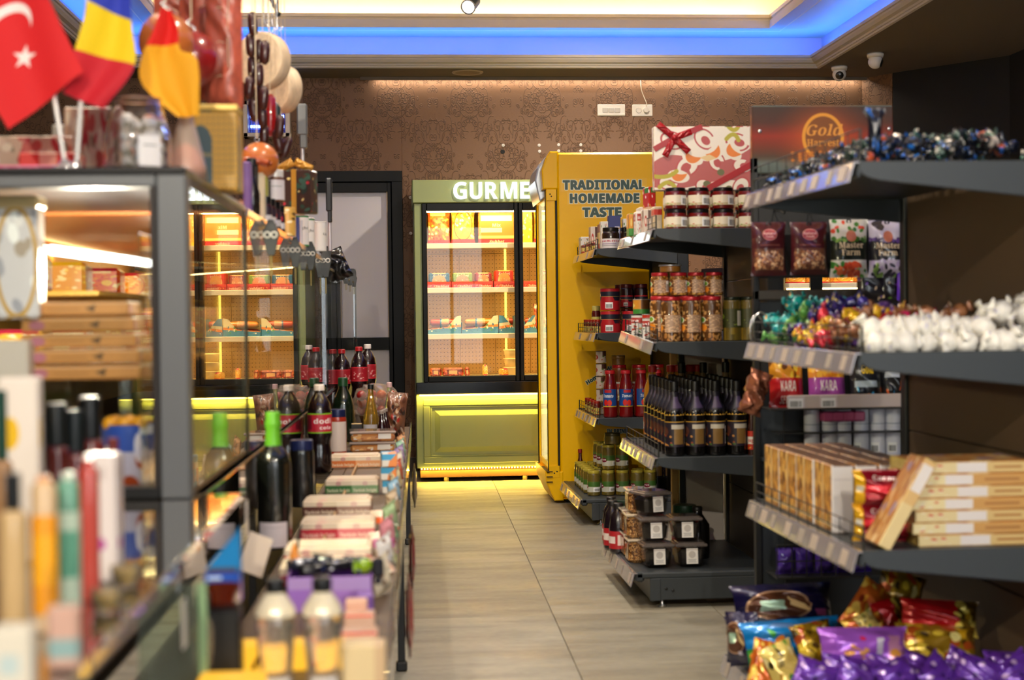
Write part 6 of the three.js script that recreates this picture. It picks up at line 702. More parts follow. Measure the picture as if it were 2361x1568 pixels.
  { const A = at(55, 800, 2.8); put('grb', () => bottle('green_bottle', 'bottle', { prof: [[0, 0], [0.02, 0], [0.022, 0.08], [0.009, 0.15], [0.008, 0.2]], body: 0x2a4a1c, cap: [0.01, 0.198, 0.22], capCol: 0x1c2a14, label: art(64, 64, '#c08030', [['r', 0, 0, 1, 0.2, '#48a040']]), lr: 0.022, l0: 0.01, l1: 0.06 }), V(A.x - 0.005, LEDGE + 0.0125, -2.85), 0, 'dark green bottle between the cream carton and the flat boxes'); }
}
// far wooden wall cabinet seen through the case, warmly lit
{
  const t = T('wall_cabinet', 'warm lit wooden shelf cabinet in the far left corner behind the display case', 'cabinet'), x0 = -3.15, x1 = -1.25, z0 = -8.4, wood = M(0x9a6a28, 0.5);
  P(t, 'back_board', bx(x0, x1, 0.05, 2.0, z0 - 0.4, z0 - 0.38), wood); P(t, 'side_board', bx(x1 - 0.03, x1, 0.05, 2.0, z0 - 0.379, z0), wood); P(t, 'side_board', bx(x0, x0 + 0.03, 0.05, 2.0, z0 - 0.379, z0), wood);
  for (const y of [0.1, 0.6, 0.98, 1.36, 1.72, 1.98]) { P(t, 'shelf_board', bx(x0 + 0.031, x1 - 0.031, y - 0.025, y, z0 - 0.379, z0), wood); if (y > 0.2) P(t, 'led_tube', bx(x0 + 0.1, x1 - 0.1, y - 0.04, y - 0.03, z0 - 0.06, z0 - 0.045), glow(YEL, 5)); }
  area(YEL, 5, 2.0, 0.03, V((x0 + x1) / 2, 1.67, z0 - 0.05), V((x0 + x1) / 2, 0.8, z0 - 0.3)); area(YEL, 5, 2.0, 0.03, V((x0 + x1) / 2, 1.31, z0 - 0.05), V((x0 + x1) / 2, 0.5, z0 - 0.3));
  for (let i = 0; i < 16; i++) { const r = Math.floor(i / 8), x = x0 + 0.2 + (i % 8) * 0.25; S('wall_cabinet_box', `packed good on the ${r ? 'upper' : 'lower'} lit shelf of the wooden cabinet, ${ORD[i % 8]} from left`, 'box', mv(cbox(0.14 + 0.04 * (i % 3), 0.16 + 0.05 * ((i * 7) % 3), 0.14, 0.006, [tallArt[i % 4], null, null].map((q) => q ?? tallArt[(i + 1) % 4])), 0, 0.08 + 0.025 * ((i * 7) % 3), 0), CARD, V(x, r ? 1.361 : 0.981, z0 - 0.15)); }
}
// second display case with its goods on top
{
  const g = T('display_case', 'long glass fronted deli case farther down the counter', 'display case'), Da = 3.4, Db = 6.15;
  P(g, 'top_board', lb(-1.2, GX, 1.318, 1.33, -Db, -Da, 0.002), M(0xb86a38, 0.35)); P(g, 'top_edge', lb(GX - 0.002, GX + 0.004, 1.314, 1.331, -Db, -Da, 0.001), chrome);
  P(g, 'front_pane', lb(GX - 0.006, GX, LEDGE, 1.3135, -4.78, -Da, 0.001), sideGlass); P(g, 'front_pane', lb(GX - 0.006, GX, LEDGE, 1.3135, -Db, -4.785, 0.001), sideGlass);
  P(g, 'inner_back', lb(-1.2, -1.17, LEDGE, 1.317, -Db, -Da), M(0xa8782a, 0.5)); P(g, 'inner_floor', lb(-1.17, GX - 0.01, LEDGE, LEDGE + 0.02, -Db, -Da), M(0x2a2218, 0.4)); P(g, 'end_frame', [lb(GX - 0.03, GX, LEDGE, 1.3135, -Db - 0.02, -Db - 0.001)], blackTrim);
  const c2 = T('display_case', 'farthest glass counter with black rounded clips near the door', 'display case');
  P(c2, 'cabinet', lb(-1.2, GX - 0.008, 0.02, LEDGE, -9.0, -7.15), M(0x181512, 0.4)); P(c2, 'front_pane', lb(GX - 0.006, GX, LEDGE + 0.002, 1.297, -9.0, -6.3, 0.001), pane(0xeaf0f0)); P(c2, 'top_board', lb(-1.2, GX, 1.2975, 1.31, -9.0, -6.3, 0.002), M(0x6a645c, 0.3, 0.4));
  for (const [x0, x1, Dq] of [[735, 768, 6.22], [797, 826, 8.9]]) { const a = at(x0, Dq < 7 ? 568 : 620, Dq), b = at(x1, 1000, Dq), p = T('end_glass', `upright glass end panel with black rounded top corner, ${Dq < 7 ? 'nearer' : 'farther'} one`, 'glass panel'); P(p, 'pane', bx(a.x, b.x, TABLE + 0.1, a.y - 0.002, -Dq - 0.008, -Dq, 0.001), pane(0xe8eef0)); const s = new THREE.Shape(), w = b.x - a.x, h = Dq < 7 ? 0.05 : 0.075; s.moveTo(0, 0); s.lineTo(w * 0.7, 0); s.quadraticCurveTo(w, 0, w, -w * 0.5); s.lineTo(w, -h); s.lineTo(w * 0.55, -h); s.lineTo(0, -h * 0.4); P(p, 'corner_clip', new THREE.ExtrudeGeometry(s, { depth: 0.012, bevelEnabled: true, bevelSize: 0.001, bevelThickness: 0.001, bevelSegments: 1 }).translate(a.x, a.y, -Dq - 0.01), M(0x101214, 0.4)); }
  // lit inside of the deli case
  for (const y of [0.97, 1.15]) { P(g, 'inner_shelf', lb(-1.16, -0.75, y - 0.012, y, -6.1, -3.5, 0.002), M(0xb88a38, 0.45)); }
  P(g, 'led_tube', lb(-1.1, -1.09, 1.296, 1.306, -6.0, -3.6, 0.002), glow(YEL, 8)); area(YEL, 12, 0.03, 2.4, V(-1.02, 1.29, -4.8), V(-1.05, 0.8, -4.8));  // tube and area light added to warm the inside of the case
  for (let i = 0; i < 10; i++) { const D = 3.7 + (i % 5) * 0.46, y = i < 5 ? 0.9705 : 1.1505; S('deli_pack', `wrapped yellow pack inside the deli case, ${ORD[i % 5]} from the near end of the ${i < 5 ? 'lower' : 'upper'} shelf`, 'packet', mv(cbox(0.13, 0.09, 0.2, 0.01, tallArt[(i + 1) % 4]), 0, 0.045, 0), FILM, V(LX(-0.98, D), y, -D), 0.1); }
  // struts of the raised lids
  for (const [x, y0, y1, y2, y3, w, D, wd] of [[696, 240, 313, 345, 470, 24, 5.2, 'nearer'], [758, 411, 488, 488, 578, 14, 6.05, 'farther']]) { const a = at(x, y0, D), b = at(x, y1, D), c = at(x + 3, y3, D), k = D / FOCAL, t = T('lid_support', `grey upright lid arm with pale rod over the deli case, ${wd} one`, 'lid arm', V(a.x, 0, a.z)); P(t, 'arm', [cbox(w * k, a.y - b.y, 0.03, 0.005).translate(0, (a.y + b.y) / 2, 0), cbox(w * k * 0.7, 0.05, 0.028, 0.004).translate(w * k * 0.1, b.y - 0.02, 0)], M(x < 700 ? 0x686a6a : 0x2a2c2e, 0.4, 0.3)); P(t, 'rod', rod([c.x - a.x, b.y - 0.03, 0], [c.x - a.x, c.y, 0], 4.5 * k, 10), M(0xc8c4c8, 0.3, 0.3)); }
  // owl-like black price clips hanging on the glass edge
  [[620, 548, 38, 78], [677, 582, 28, 66], [713, 590, 25, 62], [748, 606, 26, 64], [797, 640, 12, 26], [806, 644, 12, 26], [815, 645, 12, 30]].forEach(([px, py, w, h], i) => { const D = 1330 / (966 - px) - (i < 4 ? 0.06 : 0), k = D / FOCAL, q = at(px, py, D), t = T('price_clip', `black kite-shaped price clip, ${ORD[i]} from the near end of the glass edge`, 'price clip', V(q.x + 0.005, q.y, q.z), 0, 'black price clips on the glass edge'); const s = new THREE.Shape(); s.moveTo(-0.14, 0.5); s.lineTo(0.14, 0.5); s.lineTo(0.5, 0.12); s.lineTo(0.2, -0.5); s.lineTo(-0.2, -0.5); s.lineTo(-0.5, 0.12); P(t, 'clip_body', new THREE.ExtrudeGeometry(s, { depth: 0.3, bevelEnabled: true, bevelSize: 0.03, bevelThickness: 0.1, bevelSegments: 2 }).scale(w * k, h * k, 0.012), M(0x141414, 0.35)); if (i < 4) for (const e of [-1, 1]) P(t, 'ring', new THREE.TorusGeometry(w * k * 0.17, w * k * 0.05, 8, 18).translate(e * w * k * 0.2, h * k * 0.08, 0.006), M(0xd8d4cc, 0.35)); P(t, 'tail', rod([0, -h * k * 0.5, 0], [0, -h * k * 1.1, 0], w * k * 0.06, 6), M(0x9a8a50, 0.4)); });
  // riser shelf and goods
  const RY = 1.405; P(g, 'riser_shelf', lb(-0.62, GX - 0.015, RY - 0.006, RY, -4.95, -4.04, 0.001), pane()); for (const D of [4.1, 4.9]) P(g, 'riser_leg', lb(-0.6, -0.59, 1.3305, RY - 0.006, -D - 0.01, -D), chrome);
  const Q = (px, D) => { const x = xAt(px, 480, D); return x; };
  put('wj', () => jar('honey_jar', 'jar', { r: 0.028, h: 0.088, body: 0x6a3c10, lid: 0xe8e4e0, lh: 0.02, label: art(64, 64, '#d8d0d4', [['r', 0.2, 0.3, 0.6, 0.06, '#aaa']]), l0: 0.005, l1: 0.06 }), V(Q(633, 4.15), RY + 0.0005, -4.15), 0, 'honey jar with white lid on the riser beside the ribboned box');
  put('dbot', () => bottle('vinegar_flask', 'bottle', { prof: [[0, 0], [0.02, 0], [0.021, 0.06], [0.01, 0.1], [0.009, 0.13]], body: 0x1a1410, cap: [0.012, 0.128, 0.15], capCol: 0x141412, label: art(48, 48, '#c8b020'), lr: 0.0212, l0: 0.04, l1: 0.05, arc: 1.2, seg: 14 }), V(Q(581, 3.72), 1.3305, -3.72), 0, 'little dark flask with yellow label on the deli case near the golden gift box');
  [[572, 3.68, 0x7a5a9a, 'violet'], [579, 3.9, 0xb08ac0, 'pale violet'], [603, 3.95, 0xd8c8a8, 'cream'], [611, 4.05, 0x8a8a2c, 'olive green']].forEach(([px, D, col, wd]) => S('spice_packet', `${wd} upright spice packet at the near end of the deli case`, 'packet', mv(cbox(0.018, 0.135, 0.05, 0.003), 0, 0.0675, 0), M(col, 0.4), V(Q(px, D), 1.3305, -D)));
  // black and red small jars below the riser, on the case top
  [[612, 4.0], [622, 4.08], [633, 4.2], [643, 4.32]].forEach(([px, D], i) => { for (let k = 0; k < 1; k++) put('minij', () => jar('cream_jar', 'jar', { r: 0.017, h: 0.078, body: 0x3a0c10, lid: 0x141418, lh: 0.02, label: art(64, 64, '#2a1a2a', [['r', 0, 0.5, 1, 0.4, '#c8c4c8'], ['r', 0.3, 0.1, 0.3, 0.3, '#a82030']]), l0: 0.005, l1: 0.05, seg: 14 }), V(Q(px, D), 1.3305, -D), i * 0.3, `small dark jar with grey label, ${ORD[i]} from the near end under the riser`, 'small dark jars under the riser'); });
  [[580, 3.72, 0x5a8a2c], [587, 3.85, 0xb82820], [594, 3.98, 0xd0b040]].forEach(([px, D, col], i) => put('stick' + i, () => bottle('spice_tube', 'bottle', { prof: [[0, 0], [0.012, 0], [0.012, 0.06]], body: col, cap: [0.0125, 0.06, 0.078], capCol: [0xa02818, 0x181818, 0xc8c0b0][i], seg: 12 }), V(Q(px, D), 1.3305, -D), 0, `slim ${['green', 'red', 'yellow'][i]} spice tube under the near end of the riser`));
  put('goldtin', () => { const t = T('golden_tin', '', 'tin'); P(t, 'tin_body', inRect(cyl(0.026, 0.086, 20), art(64, 128, '#d8a850', [['n', 40, 0.07, ['#f0d898', '#6a4a20', '#fff0c8', '#a87828']]])), CARD); return t; }, V(Q(661, 4.5), 1.3305, -4.5), 0, 'golden patterned tin under the ribboned gift box');
  for (const [px, D, w] of [[677, 4.75, 'nearest'], [686, 4.9, 'middle'], [693, 5.05, 'farthest']]) S('glass_tube', `thin upright blue and white tube, ${w} of three behind the golden tin`, 'tube', [rod([0, 0, 0], [0, 0.085, 0], 0.006, 10)], GL(w === 'middle' ? 0x2a3a80 : 0xc8c8d0), V(Q(px, D), 1.3305, -D));
  { const q = at(588, 374, 3.92), o = T('smoked_sausage', 'orange brown smoked sausage lying across the spice packets on the deli case', 'sausage', q); P(o, 'casing', tube([[-0.035, 0, 0], [-0.015, 0.006, 0.004], [0.015, 0.002, 0], [0.036, -0.004, 0.004]], 0.0105, 10, 14), GL(0xa84a1c)); P(o, 'knot', new THREE.SphereGeometry(0.006, 8, 6).translate(0.04, -0.005, 0.004), M(0x8a3a18, 0.5)); P(o, 'support', rod([0, -0.006, 0], [0, 1.331 - q.y, 0], 0.008, 8), M(0x1c1612, 0.5)); }
  // white labelled cans at the far end
  const wcan = art(128, 128, '#e0dcd8', [['r', 0, 0.0, 1, 0.05, '#2c7a40'], ['r', 0, 0.95, 1, 0.05, '#2c7a40'], ['c', 0.72, 0.6, 0.1, '#68a828'], ['r', 0.86, 0.06, 0.08, 0.2, '#b82030'], ['t', 'Light', 0.3, 0.4, 0.12, '#555']]), wcan2 = art(128, 128, '#e4e0dc', [['r', 0.86, 0.06, 0.08, 0.25, '#b82030'], ['t', 'Light', 0.5, 0.4, 0.12, '#555'], ['c', 0.8, 0.7, 0.07, '#c04830']]);
  [[708, 5.3, wcan, 'with green rim'], [735, 5.5, wcan2, 'with red corner'], [694, 5.15, wcan, 'partly hidden']].forEach(([px, D, a, w], i) => { const t = T('white_can', `white labelled can ${w} at the far end of the deli case top`, 'can', V(xAt(px, 520, D), 1.3305, -D), 0); P(t, 'can_body', inRect(new THREE.CylinderGeometry(0.027, 0.027, 0.105, 20, 1, true, -1.6).translate(0, 0.054, 0), a), CARD); P(t, 'can_end', lathe([[0.027, 0.106], [0.028, 0.108], [0.025, 0.11], [0, 0.109]], 20), M(0xc8c4c0, 0.3, 0.5)); });
  { const q = at(780, 610, 6.9); const o = S('black_pouch', 'crumpled black bag lying on the far glass counter', 'bag', pillow(0.09, 0.15, 0.06, PLAIN, { wrinkle: 0.5 }), M(0x0c0c0d, 0.3, 0, { clearcoat: 1 }), V(q.x, q.y, q.z)); o.rotation.z = 0.4; }
  // ribboned gift box on the riser
  const a = at(632, 363, 4.6), b = at(718, 462, 4.6), w = b.x - a.x, h = a.y - b.y, t = T('ribboned_box', 'dark patterned gift box with golden ribbon on the riser of the deli case', 'gift box', V((a.x + b.x) / 2 + 0.01, RY + 0.001, -4.62), -0.25);
  P(t, 'box_body', mv(cbox(w, h, 0.08, 0.004, art(192, 256, '#3a2018', [['n', 24, 0.1, ['#2a4a3c', '#1c3028', '#4a2a1c', '#38584a']], ['n', 8, 0.05, ['#c8a050', '#e0c880', '#c02838']]])), 0, h / 2, 0), CARD);
  const rib = M(0xc89038, 0.3, 0.2); P(t, 'ribbon', [cbox(0.016, h + 0.003, 0.084, 0.001).translate(0.004, h / 2, 0)], rib); for (const s of [-1, 1]) P(t, 'bow_loop', rot(pillow(0.028, 0.06, 0.018, PLAIN, { wrinkle: 0.3, seal: 0.02 }), 0.2, 0, s * 1.1).translate(s * 0.03, h + 0.014, 0.02), rib);
}
// ---------- on top of the nearest case ----------
const cloth = (rowsL, rowsR, D0, D1, r, n = 14) => { // sheet between a left and a right edge, each a list of pixels
  const cl = new THREE.CatmullRomCurve3(rowsL.map(([x, y], i) => at(x, y, D0 + (D1 - D0) * i / (rowsL.length - 1)))), cr = new THREE.CatmullRomCurve3(rowsR.map(([x, y], i) => at(x, y, D0 + 0.02 + (D1 - D0) * i / (rowsR.length - 1)))), pos = [], uv = [], idx = [];
  for (const f of [1, -1]) for (let j = 0; j <= n; j++) { const L = cl.getPoint(j / n), R = cr.getPoint(j / n); for (let i = 0; i <= n; i++) { const p = L.clone().lerp(R, i / n); p.z += 0.008 * Math.sin(i / n * 7 + j / n * 2) + f * 0.0006; pos.push(p.x, p.y, p.z); uv.push(r[0] + (r[2] - r[0]) * i / n, r[3] - (r[3] - r[1]) * j / n); } }
  const N = (n + 1) * (n + 1); for (const k of [0, 1]) for (let j = 0; j < n; j++) for (let i = 0; i < n; i++) { const a = k * N + j * (n + 1) + i, b = a + 1, c = a + n + 1, d = c + 1; k ? idx.push(a, b, c, b, d, c) : idx.push(a, c, b, b, c, d); }
  const g = new THREE.BufferGeometry(); g.setAttribute('position', new THREE.Float32BufferAttribute(pos, 3)); g.setAttribute('uv', new THREE.Float32BufferAttribute(uv, 2)); g.setIndex(idx); g.computeVertexNormals(); return g;
};
{
  const CLOTH = printed(0.75, 0, { sheen: 0.4 });
  const tr = art(160, 224, '#d81418', [['f', (x, w, h) => { x.fillStyle = '#f4e8e0'; x.beginPath(); x.arc(w * 0.5, h * 0.3, w * 0.27, 0, 7); x.fill(); x.fillStyle = '#d81418'; x.beginPath(); x.arc(w * 0.5, h * 0.36, w * 0.22, 0, 7); x.fill(); x.fillStyle = '#f4e8e0'; x.beginPath(); for (let i = 0; i < 10; i++) { const a = Math.PI / 2 + i * Math.PI / 5, q = (i % 2 ? 0.055 : 0.14) * w; x.lineTo(w * 0.5 + q * Math.cos(a), h * 0.6 + q * Math.sin(a)); } x.fill(); }]]);
  const ro = art(96, 192, '#2a3ab0', [['r', 0, 0.3, 1, 0.37, '#f0cc08'], ['r', 0, 0.66, 1, 0.4, '#c81828']]), ry = art(96, 128, '#e8a410', [['r', 0, 0, 1, 0.4, '#d8140c']]);
  const stand = (name, label, px, py, D, poleTop, geo) => { const q = at(px, py, D), t = T(name, label, 'flag'); P(t, 'base', lathe([[0, 0], [0.028, 0], [0.029, 0.004], [0.012, 0.01], [0.006, 0.02], [0, 0.02]], 20).translate(q.x, CASE, q.z), M(0xc8c8cc, 0.2, 0.8)); P(t, 'pole', rod([q.x, CASE + 0.01, q.z], at(poleTop[0], poleTop[1], D + 0.005), 0.0042, 8), M(0xe0dcd8, 0.25, 0.3)); P(t, 'cloth', geo, CLOTH); };
  stand('table_flag', 'red table flag with white crescent and star, hanging point down', 150, 372, 2.6, [78, -70], cloth([[-100, 60], [-75, 130], [-30, 210], [22, 299]], [[78, -70], [115, 0], [155, 85], [194, 166]], 2.59, 2.57, tr));
  stand('table_flag', 'blue, yellow and red table flag beside the crescent flag', 176, 370, 2.63, [206, -60], cloth([[206, -60], [202, 10], [174, 118], [148, 216]], [[300, -50], [306, 60], [313, 152], [239, 253]], 2.63, 2.61, ro));
  S('hanging_cloth', 'red and yellow folded flag cloth hanging before the round cheeses', 'flag', cloth([[370, 20], [350, 80], [330, 125], [326, 190], [410, 270]], [[395, 22], [412, 70], [418, 118], [452, 130], [460, 268]], 2.74, 2.72, ry), CLOTH);
  // glass jar with wrapped sweets
  { const A = at(313, 360, 2.66), k = 2.66 / FOCAL, r = 75 * k, h = 172 * k, t = T('glass_jar', 'round clear glass jar holding labelled sweets on the nearest case', 'jar', V(A.x, CASE + 0.0005, -2.68)); P(t, 'jar_wall', lathe([[0, 0.001], [r * 0.85, 0.001], [r, h * 0.12], [r, h * 0.5], [r * 0.8, h * 0.85], [r * 0.72, h * 0.97], [r * 0.74, h], [r * 0.7, h], [r * 0.69, h * 0.97], [r * 0.76, h * 0.84], [r * 0.96, h * 0.5], [r * 0.96, h * 0.13], [r * 0.8, 0.006], [0, 0.006]], 32), M(0xffffff, 0.02, 0, { transmission: 1, thickness: 0.004, ior: 1.5 })); P(t, 'sticker', [band(r + 0.0008, h * 0.08, h * 0.48, 0.7, art(48, 64, '#e8e4e4', [['r', 0.2, 0.3, 0.6, 0.05, '#999']]), 0.55)], PAPER);
    for (let i = 0; i < 16; i++) { const a = i * 2.1, o = S('jar_sweet', `wrapped sweet inside the round glass jar, ${['lowest', 'second', 'third', 'top'][Math.floor(i / 4)]} layer, ${['facing left', 'facing right', 'at the back', 'at the front'][i % 4]}`, 'sweet', candyGeo(0.05, 0.015, [art(32, 32, '#e8dcd0', [['n', 6, 0.2, ['#d89070', '#8aa080', '#fff']]]), whiteCell()][i % 2]), CARD, V(A.x + 0.024 * Math.cos(a), CASE + 0.02 + Math.floor(i / 4) * 0.024, -2.68 + 0.024 * Math.sin(a)), 0, 'sweets in the glass jar'); o.rotation.set(0.2, a, 0.3); } }
  { const A = at(425, 370, 2.75), k = 2.75 / FOCAL, o = T('cone_bag', 'clear cone-shaped bag of pink sweets beside the glass jar', 'bag', V(A.x, CASE + 0.0005, -2.78)); P(o, 'wrap', lathe([[0, 0.001], [46 * k, 0.001], [44 * k, 30 * k], [22 * k, 120 * k], [6 * k, 180 * k], [12 * k, 200 * k]], 20), M(0xf0e0d0, 0.3, 0, { transmission: 0.75, thickness: 0, clearcoat: 1 })); P(o, 'sweets', lathe([[0, 0.003], [40 * k, 0.003], [40 * k, 30 * k], [24 * k, 70 * k], [0, 85 * k]], 16), M(0xd09080, 0.5)); P(o, 'tie', mv(cyl(8 * k, 6 * k, 12), 0, 178 * k, 0), M(0xc8a060, 0.4)); }
  // golden and teal gift box
  { const a = at(452, 255, 2.98), b = at(556, 440, 2.98), w = (b.x - a.x), h = a.y - CASE, t = T('golden_gift_box', 'tall golden ornamented gift box with dark teal arch on the nearest case', 'gift box', V((a.x + b.x) / 2 - 0.006, CASE + 0.0005, -3.03), 0); P(t, 'box_body', mv(cbox(w, h, 0.1, 0.003, art(160, 256, '#c8962c', [['f', (x, w2, h2) => { x.strokeStyle = '#7a6a34'; x.lineWidth = 2; for (let i = 0; i < 9; i++) for (let j = 0; j < 14; j++) { x.beginPath(); x.arc(i * w2 / 8, j * h2 / 13, 7, 0, 4); x.stroke(); } x.fillStyle = '#2c4a52'; x.beginPath(); x.moveTo(0, h2); x.lineTo(0, h2 * 0.22); x.quadraticCurveTo(w2 * 0.3, h2 * 0.12, w2 * 0.42, h2 * 0.36); x.lineTo(w2 * 0.42, h2); x.fill(); x.fillStyle = '#c8a040'; x.font = '16px serif'; x.fillText('Lokum', w2 * 0.06, h2 * 0.58); }]])), 0, h / 2, 0), CARD); P(t, 'lid', mv(cbox(w + 0.004, 0.012, 0.104, 0.002), 0, h + 0.006, 0), M(0xd8b860, 0.3, 0.3)); }
  // boxes behind the flags
  const flo = art(160, 96, '#d0b090', [['n', 50, 0.07, ['#c05040', '#e8d8b8', '#b83030', '#8a7a5a', '#e0c0a0']]]);
  [[70, 300, 2.95, 190, 120, flo, 'floral patterned box behind the crescent flag'], [205, 310, 3.0, 110, 190, flo, 'taller floral box behind the blue, yellow and red flag'], [150, 270, 3.1, 60, 160, null, 'pale grey carton between the two flags'], [60, 360, 2.8, 150, 38, art(128, 48, '#d86088', [['n', 12, 0.05, ['#e8a0b8', '#c03860']]]), 'low pink box under the crescent flag'], [110, 322, 2.86, 130, 34, art(128, 48, '#d83020', [['r', 0.35, 0, 0.3, 1, '#e8b090']]), 'red striped box lying behind the pink box']].forEach(([px, py, D, w, h, ar, label], i) => { const k = D / FOCAL, A = at(px, py, D); S('sweet_box', label, 'box', mv(cbox(w * k, h * k, 0.08, 0.003, ar ?? undefined), 0, h * k / 2, 0), ar ? CARD : M(0x9a9488, 0.5), V(A.x, CASE + 0.0005 + (i === 4 ? 0.033 : 0), -D - 0.04)); });
}
function whiteCell() { return whiteCell.r ??= art(32, 32, '#e8e4e0', [['n', 4, 0.2, ['#c8c0d0', '#b0a898']]]); }
// ---------- hanging meats and cheeses ----------
{
  const bar = T('hanging_rail', 'chrome rail with hooks above the top of the picture that carries the hams and cheeses', 'rail'), RYR = 2.42; P(bar, 'rail_tube', rod([-0.62, RYR, -2.7], [-0.42, RYR, -5.4], 0.012, 10), chrome); for (const D of [2.9, 5.2]) P(bar, 'drop_rod', rod([-0.62 + (D - 2.7) * 0.074, RYR, -D], [-0.62 + (D - 2.7) * 0.074, D > 1.6 ? 2.79 : 3, -D], 0.006, 8), chrome);
  const string = M(0xd8c8a8, 0.7), hang = (t, px, py, D, r = 0.0012) => { const a = at(px, py, D); P(t, 'cord', rod(a, [a.x, RYR, a.z], r, 5), string); };
  const hamTex = (() => { const l = lattice(8, 8), l2 = lattice(30, 30); return noiseTex(128, (u, v) => { const k = 0.7 + 0.35 * l(u, v) + 0.2 * l2(u, v); return [172 * k, 82 * k, 62 * k]; }, true); })();
  const hamM = new THREE.MeshPhysicalMaterial({ map: hamTex, roughness: 0.38, clearcoat: 0.45, clearcoatRoughness: 0.25, bumpMap: hamTex, bumpScale: 0.003 });
  [[514, -60, 252, 84, 3.2, 'broad reddish cured meat slab, nearest the golden gift box'], [478, -60, 232, 80, 3.4, 'reddish cured meat slab with rounded end, second hanging from right'], [445, -60, 160, 60, 3.55, 'narrower cured meat slab, third hanging from right'], [392, -60, 60, 74, 3.7, 'cured meat slab at the left, behind the orange cheese']].forEach(([px, a, b, w, D, label], i) => { const A = at(px, a, D), B = at(px, b, D), k = D / FOCAL, t = T('cured_meat', label, 'cured meat', V(A.x, B.y, -D), i * 0.2 - 0.2), g = pillow(w * k, A.y - B.y, 0.055, [0, 0, 1, 1], { wrinkle: 0.16, seal: 0.01, nx: 12, ny: 22, py: 10, crimp: 0, pinch: -0.4 }).translate(0, (A.y - B.y) / 2, 0); P(t, 'meat', g, hamM); P(t, 'netting', [0.2, 0.45, 0.7].map((f) => tube([[-w * k * 0.3, (A.y - B.y) * f, 0.012], [0, (A.y - B.y) * f + 0.01, 0.03], [w * k * 0.47, (A.y - B.y) * f - 0.01, 0.004]], 0.0009, 5, 8)).concat(tube([[w * k * 0.25, 0.04, 0.022], [w * k * 0.22, (A.y - B.y) * 0.5, 0.03], [w * k * 0.27, A.y - B.y, 0.02]], 0.0009, 5, 10)), string); P(t, 'cord', rod([0, A.y - B.y - 0.01, 0], [0, RYR - B.y, 0], 0.0015, 5), string); });
  [[383, 98, 65, 2.98, 0xb8642c, 'round waxed orange cheese hanging behind the red cloth'], [442, 136, 62, 3.13, 0x8c1414, 'round waxed dark red cheese beside the cured meat']].forEach(([px, py, r, D, col, label]) => { const A = at(px, py, D), R = r * D / FOCAL, t = T('waxed_cheese', label, 'cheese'); P(t, 'rind', new THREE.SphereGeometry(R, 32, 20).scale(0.95, 1.04, 0.95).translate(A.x, A.y, A.z), GL(col, 0.9, 0.35)); P(t, 'hook', tube([V(A.x, A.y + R, A.z), V(A.x + 0.008, A.y + R * 1.1, A.z), V(A.x, A.y + R * 1.22, A.z), V(A.x - 0.008, A.y + R * 1.35, A.z), V(A.x, A.y + R * 1.45, A.z)], 0.0022, 6, 16), chrome); P(t, 'cord', rod([A.x, A.y + R * 1.4, A.z], [A.x, RYR, A.z], 0.0015, 5), string); });
  const rindTex = (() => { const l = lattice(10, 10), l2 = lattice(40, 40); return noiseTex(128, (u, v) => { const k = 0.86 + 0.12 * l(u, v) + 0.08 * l2(u, v); return [226 * k, 200 * k, 166 * k]; }, true); })(), rindM = new THREE.MeshStandardMaterial({ map: rindTex, roughness: 0.55, bumpMap: rindTex, bumpScale: 0.002 });
  [[606, 141, 57, 66, 4.3, -0.5, 'large pale round cheese wheel hanging behind the sausage chain'], [650, 206, 45, 54, 4.55, -0.85, 'second pale cheese wheel, lower and behind the large one']].forEach(([px, py, rx, ry, D, turn, label], i) => { const A = at(px, py, D), R = ry * D / FOCAL, t = T('wheel_cheese', label, 'cheese', A, turn); P(t, 'wheel', rot(lathe([[0, -0.027], [R * 0.92, -0.027], [R * 0.98, -0.022], [R, -0.01], [R, 0.01], [R * 0.98, 0.022], [R * 0.92, 0.027], [0, 0.027]], 40), Math.PI / 2), rindM); for (let j = 0; j < 3; j++) P(t, 'cord', rod([(j - 1) * R * 0.3, R * 0.9, 0], [(j - 1) * R * 0.12, RYR - A.y, 0], 0.0011, 5), string); });
  { const A = at(598, 372, 4.1), R = 44 * 4.1 / FOCAL; const t = T('waxed_cheese', 'round orange cheese showing its top behind the ribboned box', 'cheese'); P(t, 'rind', new THREE.SphereGeometry(R, 28, 18).translate(A.x, A.y, A.z), GL(0xc06a2c, 0.9, 0.35)); P(t, 'ring', new THREE.TorusGeometry(0.006, 0.0015, 6, 16).translate(A.x - 0.006, A.y + R + 0.006, A.z), chrome); P(t, 'cord', rod([A.x - 0.006, A.y + R + 0.012, A.z], [A.x - 0.006, RYR, A.z], 0.0014, 5), string); S('cheese_stand', 'dark little stand under the round orange cheese', 'stand', mv(cyl(0.03, Math.max(0.01, A.y - R - 1.3308), 16), 0, 0, 0), M(0x201814, 0.5), V(A.x, 1.3305, A.z)); }
  // chain of small sausages
  const links = [[583, 55, 0.05], [578, 104, 0.04], [582, 156, 0.02], [575, 202, -0.1], [584, 254, 0.12], [598, 118, 0.05], [611, 121, -0.05], [597, 172, 0], [600, 220, -0.08], [608, 226, -0.1], [605, 268, 0.06], [609, 312, -0.04], [645, 292, -0.12], [641, 326, 0.2], [659, 342, -0.35]];
  const link = lathe([[0, -0.034], [0.005, -0.033], [0.0122, -0.025], [0.0138, -0.01], [0.0138, 0.01], [0.0122, 0.025], [0.005, 0.033], [0, 0.034]], 14), linkM = GL(0x3a120c, 0.6, 0.4);
